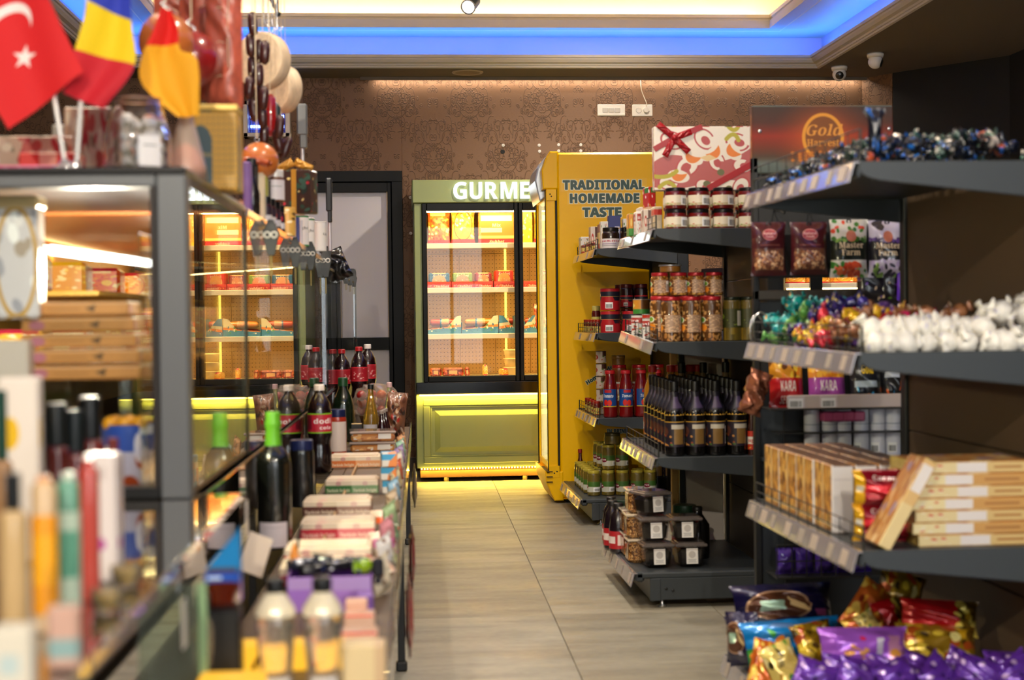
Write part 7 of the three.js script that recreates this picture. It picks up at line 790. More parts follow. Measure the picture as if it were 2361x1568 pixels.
  links.forEach(([px, py, r], i) => { const A = at(px, py, 4.15 + (i % 3) * 0.02), t = T('sausage_link', `small brown sausage, ${['topmost', 'second', 'third', 'fourth', 'lowest'][i % 5]} of the ${['left', 'middle', 'right'][Math.floor(i / 5)]} strand hanging before the pale cheese`, 'sausage', A, 0, 'chains of small sausages'); t.rotation.z = r; P(t, 'casing', link, linkM); P(t, 'tie', rod([0, 0.03, 0], [0, 0.042, 0], 0.0012, 5), string); });
  { const t = T('hanging_string', 'thin white cord that carries the sausage chain', 'cord'); hang(t, 582, 60, 4.18); hang(t, 592, 318, 4.1, 0.0016); hang(t, 606, 100, 4.18); }
  { const A = at(623, 265, 4.25), t = T('salami', 'bright red glossy salami hanging below the pale cheese', 'salami', A); P(t, 'casing', lathe([[0, -0.062], [0.008, -0.06], [0.0155, -0.048], [0.017, 0], [0.0155, 0.048], [0.008, 0.058], [0, 0.06]], 16), GL(0xa81414, 1, 0.3)); P(t, 'cord', rod([0, 0.058, 0], [0, RYR - A.y, 0], 0.0012, 5), string); const B = at(637, 285, 4.3), u = T('salami', 'dark green wrapped salami just behind the bright red one', 'salami', B); P(u, 'casing', lathe([[0, -0.06], [0.007, -0.058], [0.013, -0.046], [0.014, 0], [0.013, 0.046], [0.006, 0.058], [0, 0.06]], 14), GL(0x18281c, 0.8, 0.4)); P(u, 'cord', rod([0, 0.058, 0], [0, RYR - B.y, 0], 0.0012, 5), string); }
  // chrome hooks and a black arm at the top edge
  [[608, 15, 60], [618, 30, 78], [627, 20, 70], [638, 28, 72]].forEach(([px, a, b], i) => { const A = at(px, a, 4.35), B = at(px, b, 4.35), t = T('meat_hook', `empty chrome hook, ${ORD[i]} from left above the pale cheese`, 'hook'); P(t, 'hook_wire', tube([V(A.x, RYR, A.z), A, V(A.x, B.y + 0.02, A.z), V(A.x + 0.004, B.y, A.z), V(A.x + 0.014, B.y + 0.002, A.z), V(A.x + 0.018, B.y + 0.016, A.z)], 0.0018, 6, 26), chrome); });
  { const A = at(612, -30, 4.5), B = at(641, 32, 4.5); const t = T('black_bracket', 'slanting black arm at the top edge above the pale cheeses', 'arm'); P(t, 'rod', rod(A, B, 0.006, 8), M(0x1c2430, 0.4, 0.5)); P(t, 'tip', new THREE.SphereGeometry(0.009, 10, 8).translate(B.x, B.y, B.z), M(0x15181c, 0.4)); P(t, 'stay', rod(B, [B.x - 0.01, RYR, B.z], 0.004, 6), M(0x1c2430, 0.4, 0.5)); }
}

// ---------- long low table in front of the counter ----------
{
  const t = T('sales_table', 'long low table with black legs and clear front strip beside the aisle', 'table'), D0 = 1.75, D1 = 7.12, x0 = -0.31, x1 = -0.058;
  const ft = floorTex.clone(); ft.repeat.set(0.8, 0.8); const wood = new THREE.MeshStandardMaterial({ map: ft, color: 0x9a7a62, roughness: 0.55 }), metric = (g) => { const p = g.attributes.position, u = g.attributes.uv; for (let i = 0; i < p.count; i++) u.setXY(i, p.getX(i), p.getZ(i)); return g; }; P(t, 'table_board', metric(lb(x0, -0.266, TABLE - 0.028, TABLE, -D1, -D0, 0.002)), wood); P(t, 'table_board', metric(lb(-0.2645, x1, TABLE - 0.028, TABLE, -D1, -D0, 0.002)), wood); P(t, 'front_strip', lb(x1 + 0.001, x1 + 0.006, TABLE - 0.06, TABLE + 0.02, -D1, -D0, 0.001), M(0x9a948a, 0.15, 0, { clearcoat: 1, transmission: 0.5, thickness: 0 }));
  for (const D of [2.0, 4.5, 7.05]) for (const x of [x0 + 0.03, x1 - 0.025]) P(t, 'leg', [lb(x, x + 0.022, 0.03, TABLE - 0.0285, -D - 0.022, -D, 0.002), lb(x - 0.006, x + 0.028, 0, 0.03, -D - 0.028, -D + 0.006, 0.005)], M(0x121212, 0.4));
  P(t, 'low_shelf', lb(x0 + 0.05, x1 - 0.03, 0.2, 0.215, -7.0, -2.05), M(0x2a241e, 0.5)); P(t, 'tray_edge', lb(-0.232, -0.226, TABLE, TABLE + 0.014, -5.6, -2.6, 0.001), M(0xb08858, 0.4));
  const TY = TABLE + 0.0006, X = (px, py, D) => xAt(px, py, D), top = (D) => TY;
  // tall dark oil bottle with green cap
  put('olive', () => bottle('olive_oil_bottle', 'bottle', { prof: [[0, 0], [0.037, 0], [0.039, 0.006], [0.039, 0.19], [0.034, 0.212], [0.02, 0.228], [0.016, 0.238], [0.016, 0.25]], body: 0x0a0c08, capProf: [[0.019, 0.232], [0.0175, 0.25], [0.0165, 0.27], [0.0185, 0.275], [0.0185, 0.285], [0.0165, 0.288], [0.0165, 0.305], [0.014, 0.308], [0, 0.308]], cap: [0.018, 0.23, 0.308], capCol: 0x5aa020, seg: 28, label: art(96, 96, '#d8ccd0', [['n', 30, 0.01, ['#b0a0a4', '#9a9094']], ['r', 0.2, 0.2, 0.6, 0.02, '#a89a9c']]), lr: 0.039, l0: 0.006, l1: 0.062, arc: 1.75, mid: 0 }), V(X(631, 1100, 3.36), TY, -3.36), 0.0, 'tall black oil bottle with bright green cap and white label by the glass');
  // soda bottle
  const soda = (cap, a, body) => () => bottle('soda_bottle', 'bottle', { prof: [[0, 0.006], [0.022, 0], [0.036, 0.008], [0.04, 0.03], [0.039, 0.07], [0.0345, 0.095], [0.0345, 0.108], [0.0405, 0.13], [0.0405, 0.205], [0.036, 0.235], [0.022, 0.262], [0.014, 0.272], [0.014, 0.282]], body, cap: [0.0175, 0.28, 0.3], capCol: cap, seg: 28, label: a, lr: 0.0405, l0: 0.138, l1: 0.205, arc: 6.2, mid: 0 });
  const sodaA = art(256, 96, '#b81c34', [['r', 0, 0, 1, 0.07, '#78b820'], ['r', 0, 0.93, 1, 0.07, '#78b820'], ['t', 'dodi', 0.62, 0.4, 0.34, '#f0e8e8'], ['t', 'cola', 0.66, 0.72, 0.24, '#f0e8e8'], ['r', 0.36, 0.1, 0.1, 0.7, '#7a1428']]), sodaB = art(256, 96, '#a81424', [['n', 16, 0.02, ['#e8b0a8', '#d07070'], 0.4, 0.1, 0.6, 0.9], ['r', 0, 0, 1, 0.05, '#e03040'], ['r', 0, 0.95, 1, 0.05, '#e03040']]);
  put('sodaG', soda(0xe8dcd8, sodaA, 0x14060a), V(X(737, 980, 4.98), TY, -4.98), -0.4, 'plum coloured soda bottle with white cap and red and green label');
  // jars with blue lids
  const blueJar = (body, a) => () => jar('blue_lid_jar', 'jar', { r: 0.034, h: 0.185, body, lid: 0x1c2450, lh: 0.028, neck: 0.94, label: a, l0: 0.03, l1: 0.14, arc: 2 });
  put('bj1', blueJar(0x0c0a0a), V(X(696, 1080, 4.1), TY, -4.1), 0, 'glass jar of black olives with navy lid beside the green capped bottle'); put('bj2', blueJar(0xa83018, art(64, 96, '#d8c8c0')), V(X(778, 985, 5.5), TY, -5.5), 0.8, 'jar of red peppers with navy lid and pale label');
  put('olv', () => bottle('green_oil_bottle', 'bottle', { prof: [[0, 0], [0.044, 0], [0.046, 0.01], [0.046, 0.15], [0.036, 0.19], [0.02, 0.225], [0.018, 0.24]], body: 0x0e1c0c, cap: [0.021, 0.236, 0.272], capCol: 0x1c4a24, seg: 24 }), V(X(791, 920, 6.3), TY, -6.3), 0, 'dark green oil bottle with green cap farther down the table');
  // far cherry soda bottles
  put('sodaR', soda(0xb01820, sodaB, 0x1a0508), V(X(828, 850, 7.0), TY + 0.09, -7.0), 0, 'dark soda bottle with red cap and red label at the far end of the table'); put('sodaW', soda(0xe8dcd8, sodaB, 0x1a0508), V(X(842, 850, 7.06) + 0.012, TY + 0.1, -7.06), 0.5, 'dark soda bottle with pale cap half hidden behind the red capped one'); put('sodaR', soda(0xb01820, sodaB, 0x1a0508), V(X(788, 850, 6.98), TY + 0.08, -6.98), 1.0, 'dark soda bottle with red cap, left one at the far end of the table');
  S('bottle_stand', 'low black crate under the far soda bottles', 'crate', lb(-0.29, -0.15, TABLE + 0.0006, TABLE + 0.079, -7.1, -6.9), M(0x14110f, 0.5));
  // vinegar and syrup bottles at the far end
  const clearB = (body, cap, a, r = 0.032) => () => bottle('glass_bottle', 'bottle', { prof: [[0, 0], [r, 0], [r + 0.001, 0.006], [r + 0.001, 0.09], [r * 0.7, 0.14], [r * 0.38, 0.19], [r * 0.34, 0.22]], mat: M(body, 0.03, 0, { transmission: 0.8, thickness: 0.05, ior: 1.33, clearcoat: 1 }), cap: [r * 0.42, 0.216, 0.238], capCol: cap, label: a, lr: r + 0.001, l0: 0.01, l1: 0.065, arc: 3, seg: 24 });
  put('vb1', clearB(0xe0b850, 0x0c0c0c, art(96, 64, '#c8c4cc', [['r', 0, 0, 0.3, 1, '#e0d0a0'], ['r', 0.4, 0.3, 0.4, 0.08, '#888']])), V(X(855, 930, 6.4), TY, -6.4), 0, 'clear bottle of yellow vinegar with black cap at the far end'); put('vb2', clearB(0xc8d8b8, 0xd8b0b0, art(96, 64, '#e0d4d4', [['t', 'nar', 0.5, 0.5, 0.5, '#c83030']]), 0.028), V(X(898, 930, 6.55), TY, -6.55), 0, 'pale green clear bottle with pinkish cap at the far end');
  for (let i = 0; i < 3; i++) put('drb', () => bottle('fruit_syrup_bottle', 'bottle', { prof: [[0, 0], [0.018, 0], [0.019, 0.06], [0.008, 0.1], [0.0075, 0.125]], body: 0x2a0810, cap: [0.009, 0.124, 0.138], capCol: 0x9a8a80, label: art(48, 48, '#c8c4c8'), lr: 0.019, l0: 0.005, l1: 0.04, seg: 14 }), V(X(880, 950, 6.2) + i * 0.008, TY, -6.15 - i * 0.08), 0, `small dark red syrup bottle, ${['nearest', 'middle', 'farthest'][i]} of three between the clear bottles`, 'small syrup bottles');
  { const o = T('gift_basket', 'cellophane wrapped basket of red fruit at the far end of the table', 'basket', V(X(868, 930, 6.78), TY, -6.8)); const wrapG = new THREE.IcosahedronGeometry(0.125, 3), p = wrapG.attributes.position; for (let i = 0; i < p.count; i++) { const s = 1 + 0.14 * Math.sin(p.getX(i) * 60 + p.getY(i) * 40) * Math.sin(p.getZ(i) * 55); p.setXYZ(i, p.getX(i) * s * 0.95, Math.max(p.getY(i) * s * 1.0 + 0.1, 0.001), p.getZ(i) * s * 0.7); } wrapG.computeVertexNormals(); P(o, 'cellophane', wrapG, M(0xf0e0d0, 0.08, 0, { transmission: 0.85, thickness: 0, ior: 1.5 })); for (let i = 0; i < 12; i++) P(o, 'fruit', new THREE.SphereGeometry(0.024, 12, 10).translate((i % 4 - 1.5) * 0.045, 0.1 + Math.floor(i / 4) * 0.035, (i % 3 - 1) * 0.03), GL([0xa82818, 0xd06028, 0x8a1410][i % 3])); P(o, 'basket_rim', lathe([[0, 0.001], [0.08, 0.001], [0.1, 0.08], [0.095, 0.08], [0.076, 0.006]], 24), M(0x5a3a1c, 0.6)); }
  { const q = at(918, 935, 6.4), o = S('gift_bag', 'crumpled clear bag of red and dark sweets at the table corner', 'bag', pillow(0.09, 0.2, 0.08, art(96, 128, '#8a5a40', [['n', 40, 0.09, ['#c88a60', '#3a2420', '#b03028', '#e0c0a0', '#6a4030']]]), { wrinkle: 0.4 }), FILM, V(q.x - 0.01, TY + 0.1, -6.42)); o.rotation.z = -0.1; }
  S('dark_carton', 'black and golden carton before the gift basket', 'carton', mv(cbox(0.045, 0.09, 0.04, 0.002, art(48, 64, '#0e0c0a', [['r', 0, 0.6, 1, 0.4, '#c8a050']])), 0, 0.045, 0), CARD, V(X(822, 960, 6.1), TY, -6.1));
  // clear trays of cakes
  for (let i = 0; i < 2; i++) { const o = T('cake_tray', `clear plastic tray of cakes, ${i ? 'upper' : 'lower'} of two`, 'tray', V(X(858, 1010, 5.75), TY + i * 0.042, -5.82), 0.05 * i); P(o, 'tray_body', mv(cbox(0.17, 0.03, 0.14, 0.008, art(128, 48, '#c88848', [['n', 24, 0.06, ['#e0a860', '#a86030', '#d8d0c8', '#e8c890']]])), 0, 0.015, 0), WETGLASS); P(o, 'lid', mv(cbox(0.18, 0.01, 0.15, 0.004), 0, 0.0355, 0), M(0xd8c8c0, 0.08, 0, { transmission: 0.5, thickness: 0, clearcoat: 1 })); P(o, 'sticker', cbox(0.05, 0.02, 0.001, 0.0003).translate(0.045, 0.02, 0.0705), M(0xe0dcd8, 0.5)); }
  // rows of sweet boxes
  const td = (c) => art(256, 64, '#e0cdb4', [['r', 0, 0.38, 1, 0.62, c], ['f', (x, w, h) => { x.fillStyle = '#c89890'; for (const u of [0.25, 0.75]) { x.beginPath(); x.ellipse(w * u, h * 0.24, 11, 9, 0, 0, 7); x.fill(); } x.fillStyle = '#f0e0c8'; x.font = `bold ${h * 0.3}px serif`; x.textAlign = 'center'; for (const u of [0.25, 0.75]) x.fillText('Turkish Delight', w * u, h * 0.84, w * 0.44); x.fillStyle = 'rgba(255,240,225,.4)'; x.fillRect(w * 0.5, 0, w * 0.5, h); }]]), topA = art(128, 128, '#dcc8b0', [['n', 14, 0.08, ['#e4d4c0', '#d8bca4', '#e0b8a8']]]), endA = art(64, 64, '#b89878', [['r', 0, 0.46, 1, 0.54, '#8a5a48']]);
  [['orange', '#d87020', 820, 1072, 5.15, 116], ['green', '#2c6a2c', 812, 1132, 4.37, 122], ['brown', '#5a2a1c', 778, 1184, 3.88, 156], ['red', '#c01c30', 779, 1238, 3.46, 172], ['scarlet', '#c8202c', 757, 1302, 3.07, 200], ['rose red', '#c83040', 748, 1345, 2.84, 205]].forEach(([nm, c, px, py, D, w]) => { const n = 1, k = D / FOCAL, ww = w * k, hh = 0.041, dd = 0.11, a = td(c); for (let j = 0; j < n; j++) { const o = T('sweet_box', `pale Turkish sweet box with ${nm} band, ${{ orange: 'farthest of six', green: 'second farthest', brown: 'third farthest', red: 'third nearest', scarlet: 'second nearest', 'rose red': 'nearest, behind the violet box' }[nm]}`, 'box', V(X(px, py, D) + 0.0023 * j, TY + 0.001 * j, -D - dd / 2 - j * (dd + 0.004)), rnd(-0.03, 0.03), 'Turkish sweet boxes on the table'); P(o, 'box_body', [mv(cbox(ww, hh, dd, 0.003, [a, endA, topA]), 0, hh / 2, 0)], CARD); P(o, 'raised_lid', [mv(cbox(ww * 0.9, 0.004, dd * 0.85, 0.001, topA), 0, hh + 0.002, 0)], CARD); } });
  // small cartons at the table edge
  const oc = art(64, 64, '#e8873a', [['p', [0, 0, 1, 0, 0.6, 0.5, 0, 0.6], '#3aa0d0'], ['p', [0, 0.5, 0.5, 0.5, 0.4, 1, 0, 1], '#e0d8d0']]);
  for (let i = 0; i < 3; i++) S('small_carton', `small blue, orange and white carton, ${['lowest', 'middle', 'topmost'][i]} of the stack at the table edge`, 'carton', mv(cbox(0.046, 0.04, 0.08, 0.002, oc), 0, 0.02, 0), CARD, V(X(900, 1110, 4.35) - i * 0.002, TY + i * 0.0405, -4.4 + i * 0.01), rnd(-0.1, 0.1), 'small cartons at the table edge');
  [[872, 1145, 3.75, '#d8c0a8'], [882, 1165, 3.62, '#d85a28'], [886, 1190, 3.5, '#3a6a40'], [868, 1205, 3.36, '#e0c8b8'], [877, 1225, 3.25, '#b84a90'], [880, 1260, 3.12, '#8a8a5a'], [868, 1280, 3.0, '#c8a090']].forEach(([px, py, D, c], i) => S('sweet_packet', `small ${['cream', 'orange', 'green', 'pale pink', 'magenta', 'olive', 'tan'][i]} packet lying at the table edge beside the sweet boxes`, 'packet', rot(pillow(0.05, 0.065, 0.02, art(48, 48, c, [['n', 8, 0.1, ['#e8dcd0', c, '#6a5040']]])), -1.2, 0, 0), FILM, V(X(px, py, D) + 0.008, TY + 0.014, -D), rnd(-0.4, 0.4)));
  ['pale cream', 'white', 'rose', 'light green', 'beige', 'sky blue', 'wheat', 'coral', 'ivory', 'lavender', 'mint', 'apricot'].forEach((n, i) => { const D = 2.75 + i * 0.27, c = ['#e8dcc0', '#e8e4e0', '#d89098', '#a8c090', '#cbb493', '#9ac0d8', '#dcc89a', '#d8684a', '#e8e0d0', '#b8a0d0', '#a8d0b8', '#e0a878'][i]; S('sweet_packet', `small ${n} packet leaning on the front strip of the low table`, 'packet', rot(pillow(0.06, 0.07, 0.022, art(48, 48, c, [['n', 7, 0.1, ['#f0e8e0', c, '#8a6a50']]])), 0, Math.PI / 2 - 0.5, 0.25), FILM, V(LX(x1 - 0.022, D), TY + 0.036, -D), 0); });
  // red bags and sleeves hanging from the front strip
  [[903, 1285, 4.0, 0x8c1424, 'dark red'], [897, 1420, 3.1, 0xa81c20, 'red'], [925, 1120, 5.6, 0x8a7a68, 'clear beige']].forEach(([px, py, D, c, w]) => { const q = at(px, py, D), k = D / FOCAL; S('hanging_packet', `${w} packet hanging from the aisle edge of the low table`, 'packet', rot(pillow(0.1, 0.16, 0.016, PLAIN, { wrinkle: 0.3 }), 0, Math.PI / 2, 0), M(c, 0.35, 0, { clearcoat: 0.8 }), V(LX(-0.032, D), Math.min(TABLE - 0.09, q.y), -D)); });
  // violet display box with dark wrapped bars
  { const D = 2.6, w = 190 * D / FOCAL, o = T('violet_display_box', 'open violet display box filled with dark wrapped bars', 'display box', V(X(760, 1390, D), TY, -D - 0.06)); P(o, 'front', [mv(cbox(w, 0.062, 0.003, 0.001, art(128, 64, '#b090d0', [['r', 0, 0.35, 0.3, 0.65, '#9a6ac8'], ['r', 0.32, 0.4, 0.68, 0.6, '#a878d0']])), 0, 0.031, 0.06)], CARD); P(o, 'wall', [mv(cbox(w, 0.064, 0.003), 0, 0.032, -0.06), mv(cbox(0.003, 0.064, 0.117), -w / 2, 0.032, 0), mv(cbox(0.003, 0.064, 0.117), w / 2, 0.032, 0), mv(cbox(w, 0.003, 0.117), 0, 0.0015, 0)], M(0x7a4aa0, 0.5));
    for (let i = 0; i < 9; i++) { const b = S('chocolate_bar', `dark wrapped bar lying in the violet display box, ${ORD[i]} from left`, 'bar', pillow(0.055, 0.022, 0.02, art(48, 24, ['#101018', '#141a30', '#0e0e10'][i % 3], [['n', 5, 0.1, ['#3a3a50', '#c8c8d0', '#203a80']]])), FOIL, V(o.position.x - w * 0.42 + i * w * 0.105, TY + 0.07 + (i % 2) * 0.006, o.position.z + (i % 3 - 1) * 0.03), rnd(-0.8, 0.8), 'dark bars in the violet box'); } }
  S('sweet_pick', 'thin dark pick with glowing orange tip standing by the scarlet sweet boxes', 'pick', [rod([0, 0, 0], [0.012, 0.075, 0], 0.0025, 8)], M(0x1a1210, 0.4), V(X(680, 1310, 2.75), TY + 0.06, -2.75)); S('orange_figure', 'small pointed orange figure before the scarlet sweet boxes', 'figure', lathe([[0, 0], [0.008, 0], [0.009, 0.01], [0.004, 0.03], [0, 0.04]], 12), M(0xf09010, 0.35, 0, { clearcoat: 1 }), V(X(683, 1310, 2.72), TY + 0.075, -2.68));
  [[843, 1395, 2.5, 36, 50, 0x7a52a8, 'violet'], [822, 1398, 2.42, 50, 30, 0xd8a890, 'pale pink']].forEach(([px, py, D, w, h, c, n]) => { const k = D / FOCAL, y = at(px, py + h / 2, D).y; S('small_gift_carton', `little ${n} carton near the corner of the violet display box`, 'carton', mv(cbox(w * k, Math.max(0.03, at(px, py - h / 2, D).y - TY), 0.04, 0.002), 0, Math.max(0.03, at(px, py - h / 2, D).y - TY) / 2, 0), M(c, 0.5), V(X(px, py, D), TY, -D)); });
  S('green_sweet', 'bright green round sweet beside the violet display box', 'sweet', candyGeo(0.04, 0.012, art(32, 32, '#88b010')), FILM, V(X(842, 1350, 2.45), TY + 0.105, -2.45), 0.4); S('silver_clip', 'dark clip with silver stud at the table edge', 'clip', [cbox(0.02, 0.03, 0.02, 0.004), new THREE.SphereGeometry(0.007, 10, 8).translate(0, -0.02, 0.01)], M(0x303038, 0.3, 0.6), V(X(872, 1345, 2.4), TY + 0.11, -2.4));
  // peach cartons
  [[828, 1420, 1460, 2.36, 70, 'topmost and farthest peach carton with red line'], [828, 1460, 1500, 2.2, 85, 'middle peach carton of the three stepped ones'], [838, 1490, 1600, 2.0, 100, 'nearest cream carton at the corner of the table']].forEach(([px, a, b, D, w, label], i) => { const k = D / FOCAL, h = at(px, a, D).y - TY; S('peach_carton', label, 'carton', mv(cbox(w * k, h, 0.05, 0.002, art(96, 64, ['#d8b098', '#d8b098', '#e0c898'][i], i < 2 ? [['r', 0, 0.86, 1, 0.14, '#d83020']] : [['r', 0.75, 0, 0.25, 1, '#d0b088']])), 0, h / 2, 0), CARD, V(X(px, a, D), TY, -D - 0.025)); });
  // cologne bottles in front
  [[634, 1330, 'left'], [742, 1330, 'right']].forEach(([px, py, w]) => put('col', () => { const o = T('cologne_bottle', '', 'bottle'); P(o, 'bottle_body', lathe([[0, 0], [0.025, 0], [0.0265, 0.005], [0.022, 0.05], [0.0265, 0.1], [0.025, 0.125], [0.015, 0.142], [0.011, 0.146], [0.011, 0.152]], 28), M(0xf4ead8, 0.02, 0, { transmission: 0.9, thickness: 0.04, ior: 1.36, clearcoat: 1 })); P(o, 'shoulder', lathe([[0.0275, 0.12], [0.026, 0.129], [0.016, 0.1445], [0.0115, 0.15]], 28), M(0xe8dcc0, 0.2, 0.1, { clearcoat: 1 })); P(o, 'cap', lathe([[0.012, 0.15], [0.013, 0.151], [0.013, 0.166], [0.011, 0.169], [0, 0.169]], 20), M(0x0e0e0e, 0.35)); P(o, 'label', band(0.0262, 0.006, 0.04, 1.4, art(64, 64, '#d0ccc8', [['n', 10, 0.02, ['#aaa']]]), 0.1), PAPER); return o; }, V(X(px, py, 1.98), TY, -1.98), 0, `clear golden-shouldered glass bottle, ${w} of two at the near table end`));
  // golden boxes at the near end, their glow added in place of lamplight
  [[535, 1548, 1.88, 150, 116, 'flat glowing golden light box under the glass divider', 0], [668, 1545, 2.14, 250, 62, 'glowing golden light box behind the two clear bottles', -0.05]].forEach(([px, py, D, w, h, label, dz]) => { const k = D / FOCAL, t = T('golden_glow_box', label, 'light box', V(X(px, py, D), TY, -D + dz)); P(t, 'glow_front', mv(cbox(w * k, h * k, 0.05, 0.003), 0, h * k / 2, 0), glow(new THREE.Color(1, 0.5, 0.03), 0.75)); P(t, 'printed_band', [0.2, 0.45, 0.8].map((f, i) => rot(cbox(0.006, h * k * 0.9, 0.002, 0.0005), 0, 0, i * 0.5 - 0.5).translate((f - 0.5) * w * k, h * k / 2, 0.026)), M(0xb86a08, 0.5)); area(new THREE.Color(1, 0.6, 0.1), 0.4, w * k, h * k, V(t.position.x, TY + h * k / 2, -D + dz + 0.03), V(t.position.x, TY + h * k / 2, 0)); });
  // amber bottle on a black box
  { const D = 1.98, k = D / FOCAL, x = X(515, 1400, D), y0 = at(515, 1530, D).y, y1 = at(515, 1402, D).y; S('plinth_box', 'plain black box carrying the amber bottle', 'box', mv(cbox(80 * k, y1 - TY, 0.046, 0.003), 0, (y1 - TY) / 2, 0), M(0x0d0d0d, 0.5), V(x, TY, -D - 0.005));
    const o = T('amber_bottle', 'amber bottle with blue label and blue pennant-shaped cap on the black box', 'bottle', V(x, y1 + 0.0006, -D - 0.005)); P(o, 'bottle_body', mv(cbox(80 * k, 0.05, 0.036, 0.008), 0, 0.025, 0), M(0x6a1c04, 0.05, 0, { clearcoat: 1, transmission: 0.5, thickness: 0.03 })); P(o, 'label', mv(cbox(81 * k, 0.014, 0.0372, 0.003, art(64, 16, '#1448a8', [['r', 0.1, 0.3, 0.4, 0.3, '#c8d8f0']])), 0, 0.041, 0), CARD); const s = new THREE.Shape(); s.moveTo(-34 * k, 0); s.lineTo(36 * k, 0); s.lineTo(38 * k, 88 * k); s.lineTo(28 * k, 70 * k); P(o, 'cap', new THREE.ExtrudeGeometry(s, { depth: 0.014, bevelEnabled: true, bevelSize: 0.003, bevelThickness: 0.003, bevelSegments: 2 }).translate(0, 0.052, -0.007), M(0x0878b8, 0.4)); P(o, 'band', mv(cbox(66 * k, 0.005, 0.022, 0.001), 0, 0.0515, 0), M(0x4a4434, 0.4)); }
  { const q = at(455, 1450, 1.9); S('glass_divider', 'upright greenish glass divider at the near end of the low table', 'glass panel', [bx(q.x - 0.075, q.x, TABLE - 0.1, at(455, 1345, 1.9).y, -1.906, -1.9, 0.0005)], M(0xe4eee2, 0.0, 0, { transmission: 0.95, thickness: 0 })); S('divider_edge', 'pale green polished edge strip of the glass divider', 'glass edge', bx(q.x + 0.0005, q.x + 0.0125, TABLE - 0.1, at(455, 1345, 1.9).y, -1.906, -1.9, 0.0015), M(0x86a47c, 0.2, 0, { clearcoat: 1 })); }
  // paper leaflets tucked at the glass
  { const q = at(590, 1300, 2.95), o = S('paper_leaflet', 'pale leaflet leaning between the oil bottle and the sweet boxes', 'leaflet', cbox(0.05, 0.085, 0.001, 0.0003), M(0xc8b8a8, 0.6), V(q.x, TY + 0.05, q.z)); o.rotation.set(-0.5, 0.4, -0.25); }
  // tags and small bottles clipped along the counter edge
  [[540, 1195, 2.62, 'upper'], [342, 1440, 1.86, 'lower']].forEach(([px, py, D, w], i) => { const q = at(px, py, D), k = D / FOCAL, o = T('edge_tag', `white hanging tag on the counter edge, ${w} one`, 'tag', V(-0.272, q.y, q.z)); P(o, 'tag_card', cbox(0.002, (i ? 110 : 80) * k, 0.03, 0.0008), M(0xd8d0c8, 0.3)); P(o, 'wire_loop', tube([[0, 50 * k, 0], [-0.004, 60 * k, 0.005], [-0.008, LEDGE - q.y + 0.006, 0]], 0.001, 5, 8), chrome); });
  { const q = at(395, 1350, 1.95), k = 1.95 / FOCAL, o = T('spray_bottle', 'small clear spray bottle with black cap clipped at the counter edge', 'bottle', V(-0.262, TY + 0.06, q.z)); P(o, 'bottle_body', lathe([[0, 0], [0.012, 0], [0.014, 0.02], [0.015, 0.05], [0.008, 0.07], [0.008, 0.075]], 18), M(0xe8d8b8, 0.03, 0, { transmission: 0.8, thickness: 0.02, clearcoat: 1 })); P(o, 'cap', mv(cyl(0.011, 0.02, 14), 0, 0.074, 0), M(0x0c0c0c, 0.4)); P(o, 'bracket', bx(-0.016, -0.004, 0.02, 0.024, -0.004, 0.004), chrome); }
}
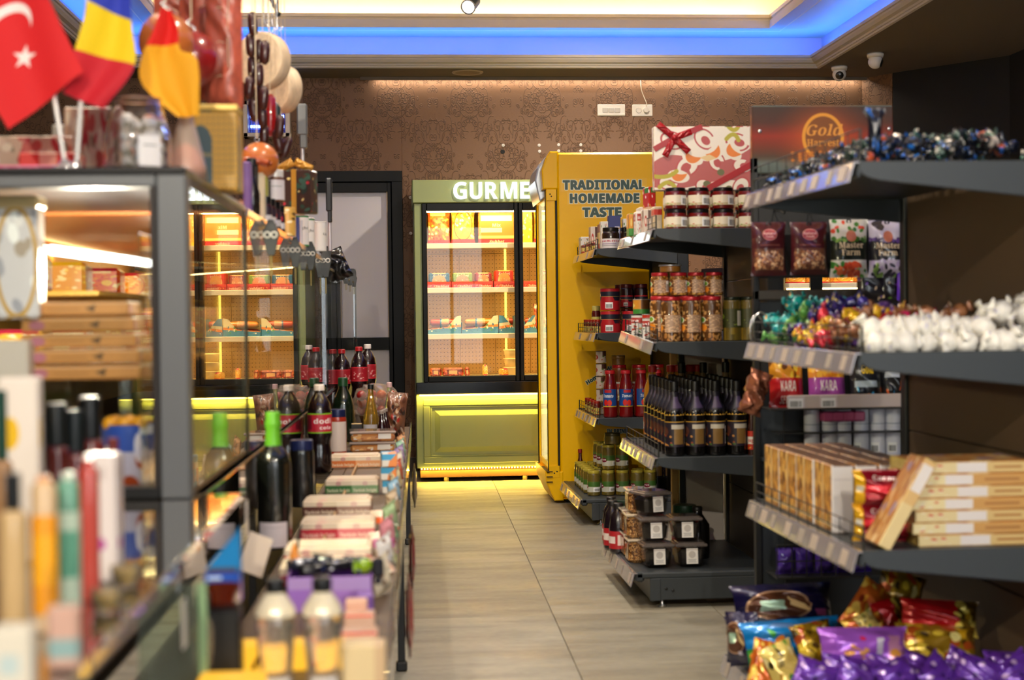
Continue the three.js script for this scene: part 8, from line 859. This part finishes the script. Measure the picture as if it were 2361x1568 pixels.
// ---------- out-of-focus bottles on the ledge in the foreground ----------
{
  const LY = LEDGE + 0.0006, X = (px, py, D) => xAt(px, py, D), hAt = (px, py, D) => at(px, py, D).y - LY;
  const body = (px, yTop, D, w, label, art_, o = {}) => { const k = D / FOCAL, h = hAt(px, yTop, D); return S('cosmetic_box', label, 'box', mv(cbox(w * k, h, o.d ?? w * k * 0.8, 0.003, art_), 0, h / 2, 0), CARD, V(X(px, yTop + 100, D), LY, -D), o.turn ?? 0); };
  body(237, 1045, 1.74, 74, 'tall white cosmetic carton with magenta mark, foremost row right', art(64, 192, '#e0d4d0', [['c', 0.5, 0.7, 0.2, '#b850a0', 0.05], ['r', 0.3, 0.1, 0.4, 0.1, '#c8bcb8']]), { turn: -0.1 });
  const tubeB = (px, yT, D, w, label, body_, cap, a, capY, cw = 0.55) => { const k = D / FOCAL, r = w * k / 2, h = hAt(px, yT, D), hb = capY ? hAt(px, capY, D) : h * 0.84, t = T('cosmetic_bottle', label, 'bottle', V(X(px, yT + 100, D), LY, -D)); P(t, 'bottle_body', lathe([[0, 0], [r * 0.94, 0], [r, r * 0.15], [r, hb - r * 0.5], [r * 0.8, hb - r * 0.15], [r * 0.5, hb], [r * 0.45, hb]], 22), M(body_, 0.15, 0, { clearcoat: 1 })); P(t, 'cap', lathe([[r * cw * 0.95, hb - 0.001], [r * cw, hb], [r * cw, h - r * 0.1], [r * cw * 0.9, h], [0, h]], 18), M(cap, 0.35)); if (a) P(t, 'label', band(r + 0.0005, h * 0.12, hb * 0.78, 3.4, a, 0), CARD); return t; };
  const la = (bg, c) => art(64, 96, bg, [['r', 0.15, 0.2, 0.7, 0.5, c]]);
  tubeB(30, 1090, 1.36, 66, 'cream coloured bottle with black pump at the far left of the ledge', 0xc8a878, 0x121212, null, 1175); tubeB(102, 1098, 1.46, 58, 'orange labelled bottle, second from left in the front row on the ledge', 0xd8b890, 0xe0a068, la('#e89818', '#f0a818'), 1110); tubeB(158, 1090, 1.5, 50, 'sea green and pale bottle, third from left in the front row on the ledge', 0x6aa088, 0xc8d0c0, la('#b8ccb8', '#5a9a80'), 1105); tubeB(205, 1060, 1.62, 46, 'salmon red bottle beside the white carton', 0xb84a40, 0xb85048, null, 1075);
  [[85, 985, 1.95, 60, 0x4a3428, 0x101412], [130, 930, 2.0, 58, 0x5a2420, 0x141818], [172, 945, 2.05, 60, 0x6a2420, 0x10181a], [208, 915, 2.1, 62, 0x6a2a26, 0x0c0e10]].forEach(([px, yT, D, w, c, cap], i) => tubeB(px, yT, D, w, `dark reddish bottle with black cap, ${ORD[i]} from left in the back row on the ledge`, c, cap, null, yT + 95, 0.8));
  tubeB(4, 900, 1.75, 44, 'deep green capped bottle at the left edge of the picture', 0xa07850, 0x0c3a2c, null, 1060); tubeB(262, 1010, 2.12, 44, 'dark red bottle behind the white carton', 0x5a1c1c, 0x6a2420, null, 1040);
  { const D = 1.9, k = D / FOCAL; S('cosmetic_box', 'white carton with round yellow spot at the upper left of the ledge', 'box', mv(cbox(88 * k, hAt(48, 870, D), 0.03, 0.003, art(64, 160, '#e8dcd0', [['c', 0.3, 0.3, 0.22, '#e8b818', 0.085]])), 0, hAt(48, 870, D) / 2, 0), CARD, V(X(48, 950, D), LY, -D)); }
  body(35, 1440, 1.22, 90, 'low pale box at the bottom left corner of the ledge', art(64, 64, '#d8d0c0', [['r', 0.2, 0.4, 0.5, 0.3, '#b8c8c8']])); body(150, 1395, 1.3, 70, 'low pinkish jar box in front of the sea green bottle', art(64, 64, '#c8a090', [['r', 0, 0.5, 1, 0.3, '#8aa8a8']]));
  for (const [px, py, D, w] of [[245, 1345, 1.55, 'nearer'], [290, 1310, 1.7, 'farther']]) { const t = T('glass_candle', `small clear glass pot on the ledge before the white carton, ${w} one`, 'glass pot', V(X(px, py, D), LY, -D)); P(t, 'glass', lathe([[0, 0], [0.014, 0], [0.017, 0.024], [0.015, 0.024], [0.012, 0.004], [0, 0.004]], 18), M(0xf0e8d0, 0.03, 0, { transmission: 0.9, thickness: 0.004 })); P(t, 'wax', mv(cyl(0.012, 0.012, 14), 0, 0.0045, 0), M(0xc8a848, 0.4)); }
}

for (const s of sheets) s.t.needsUpdate = true;
renderer.render(scene, camera);
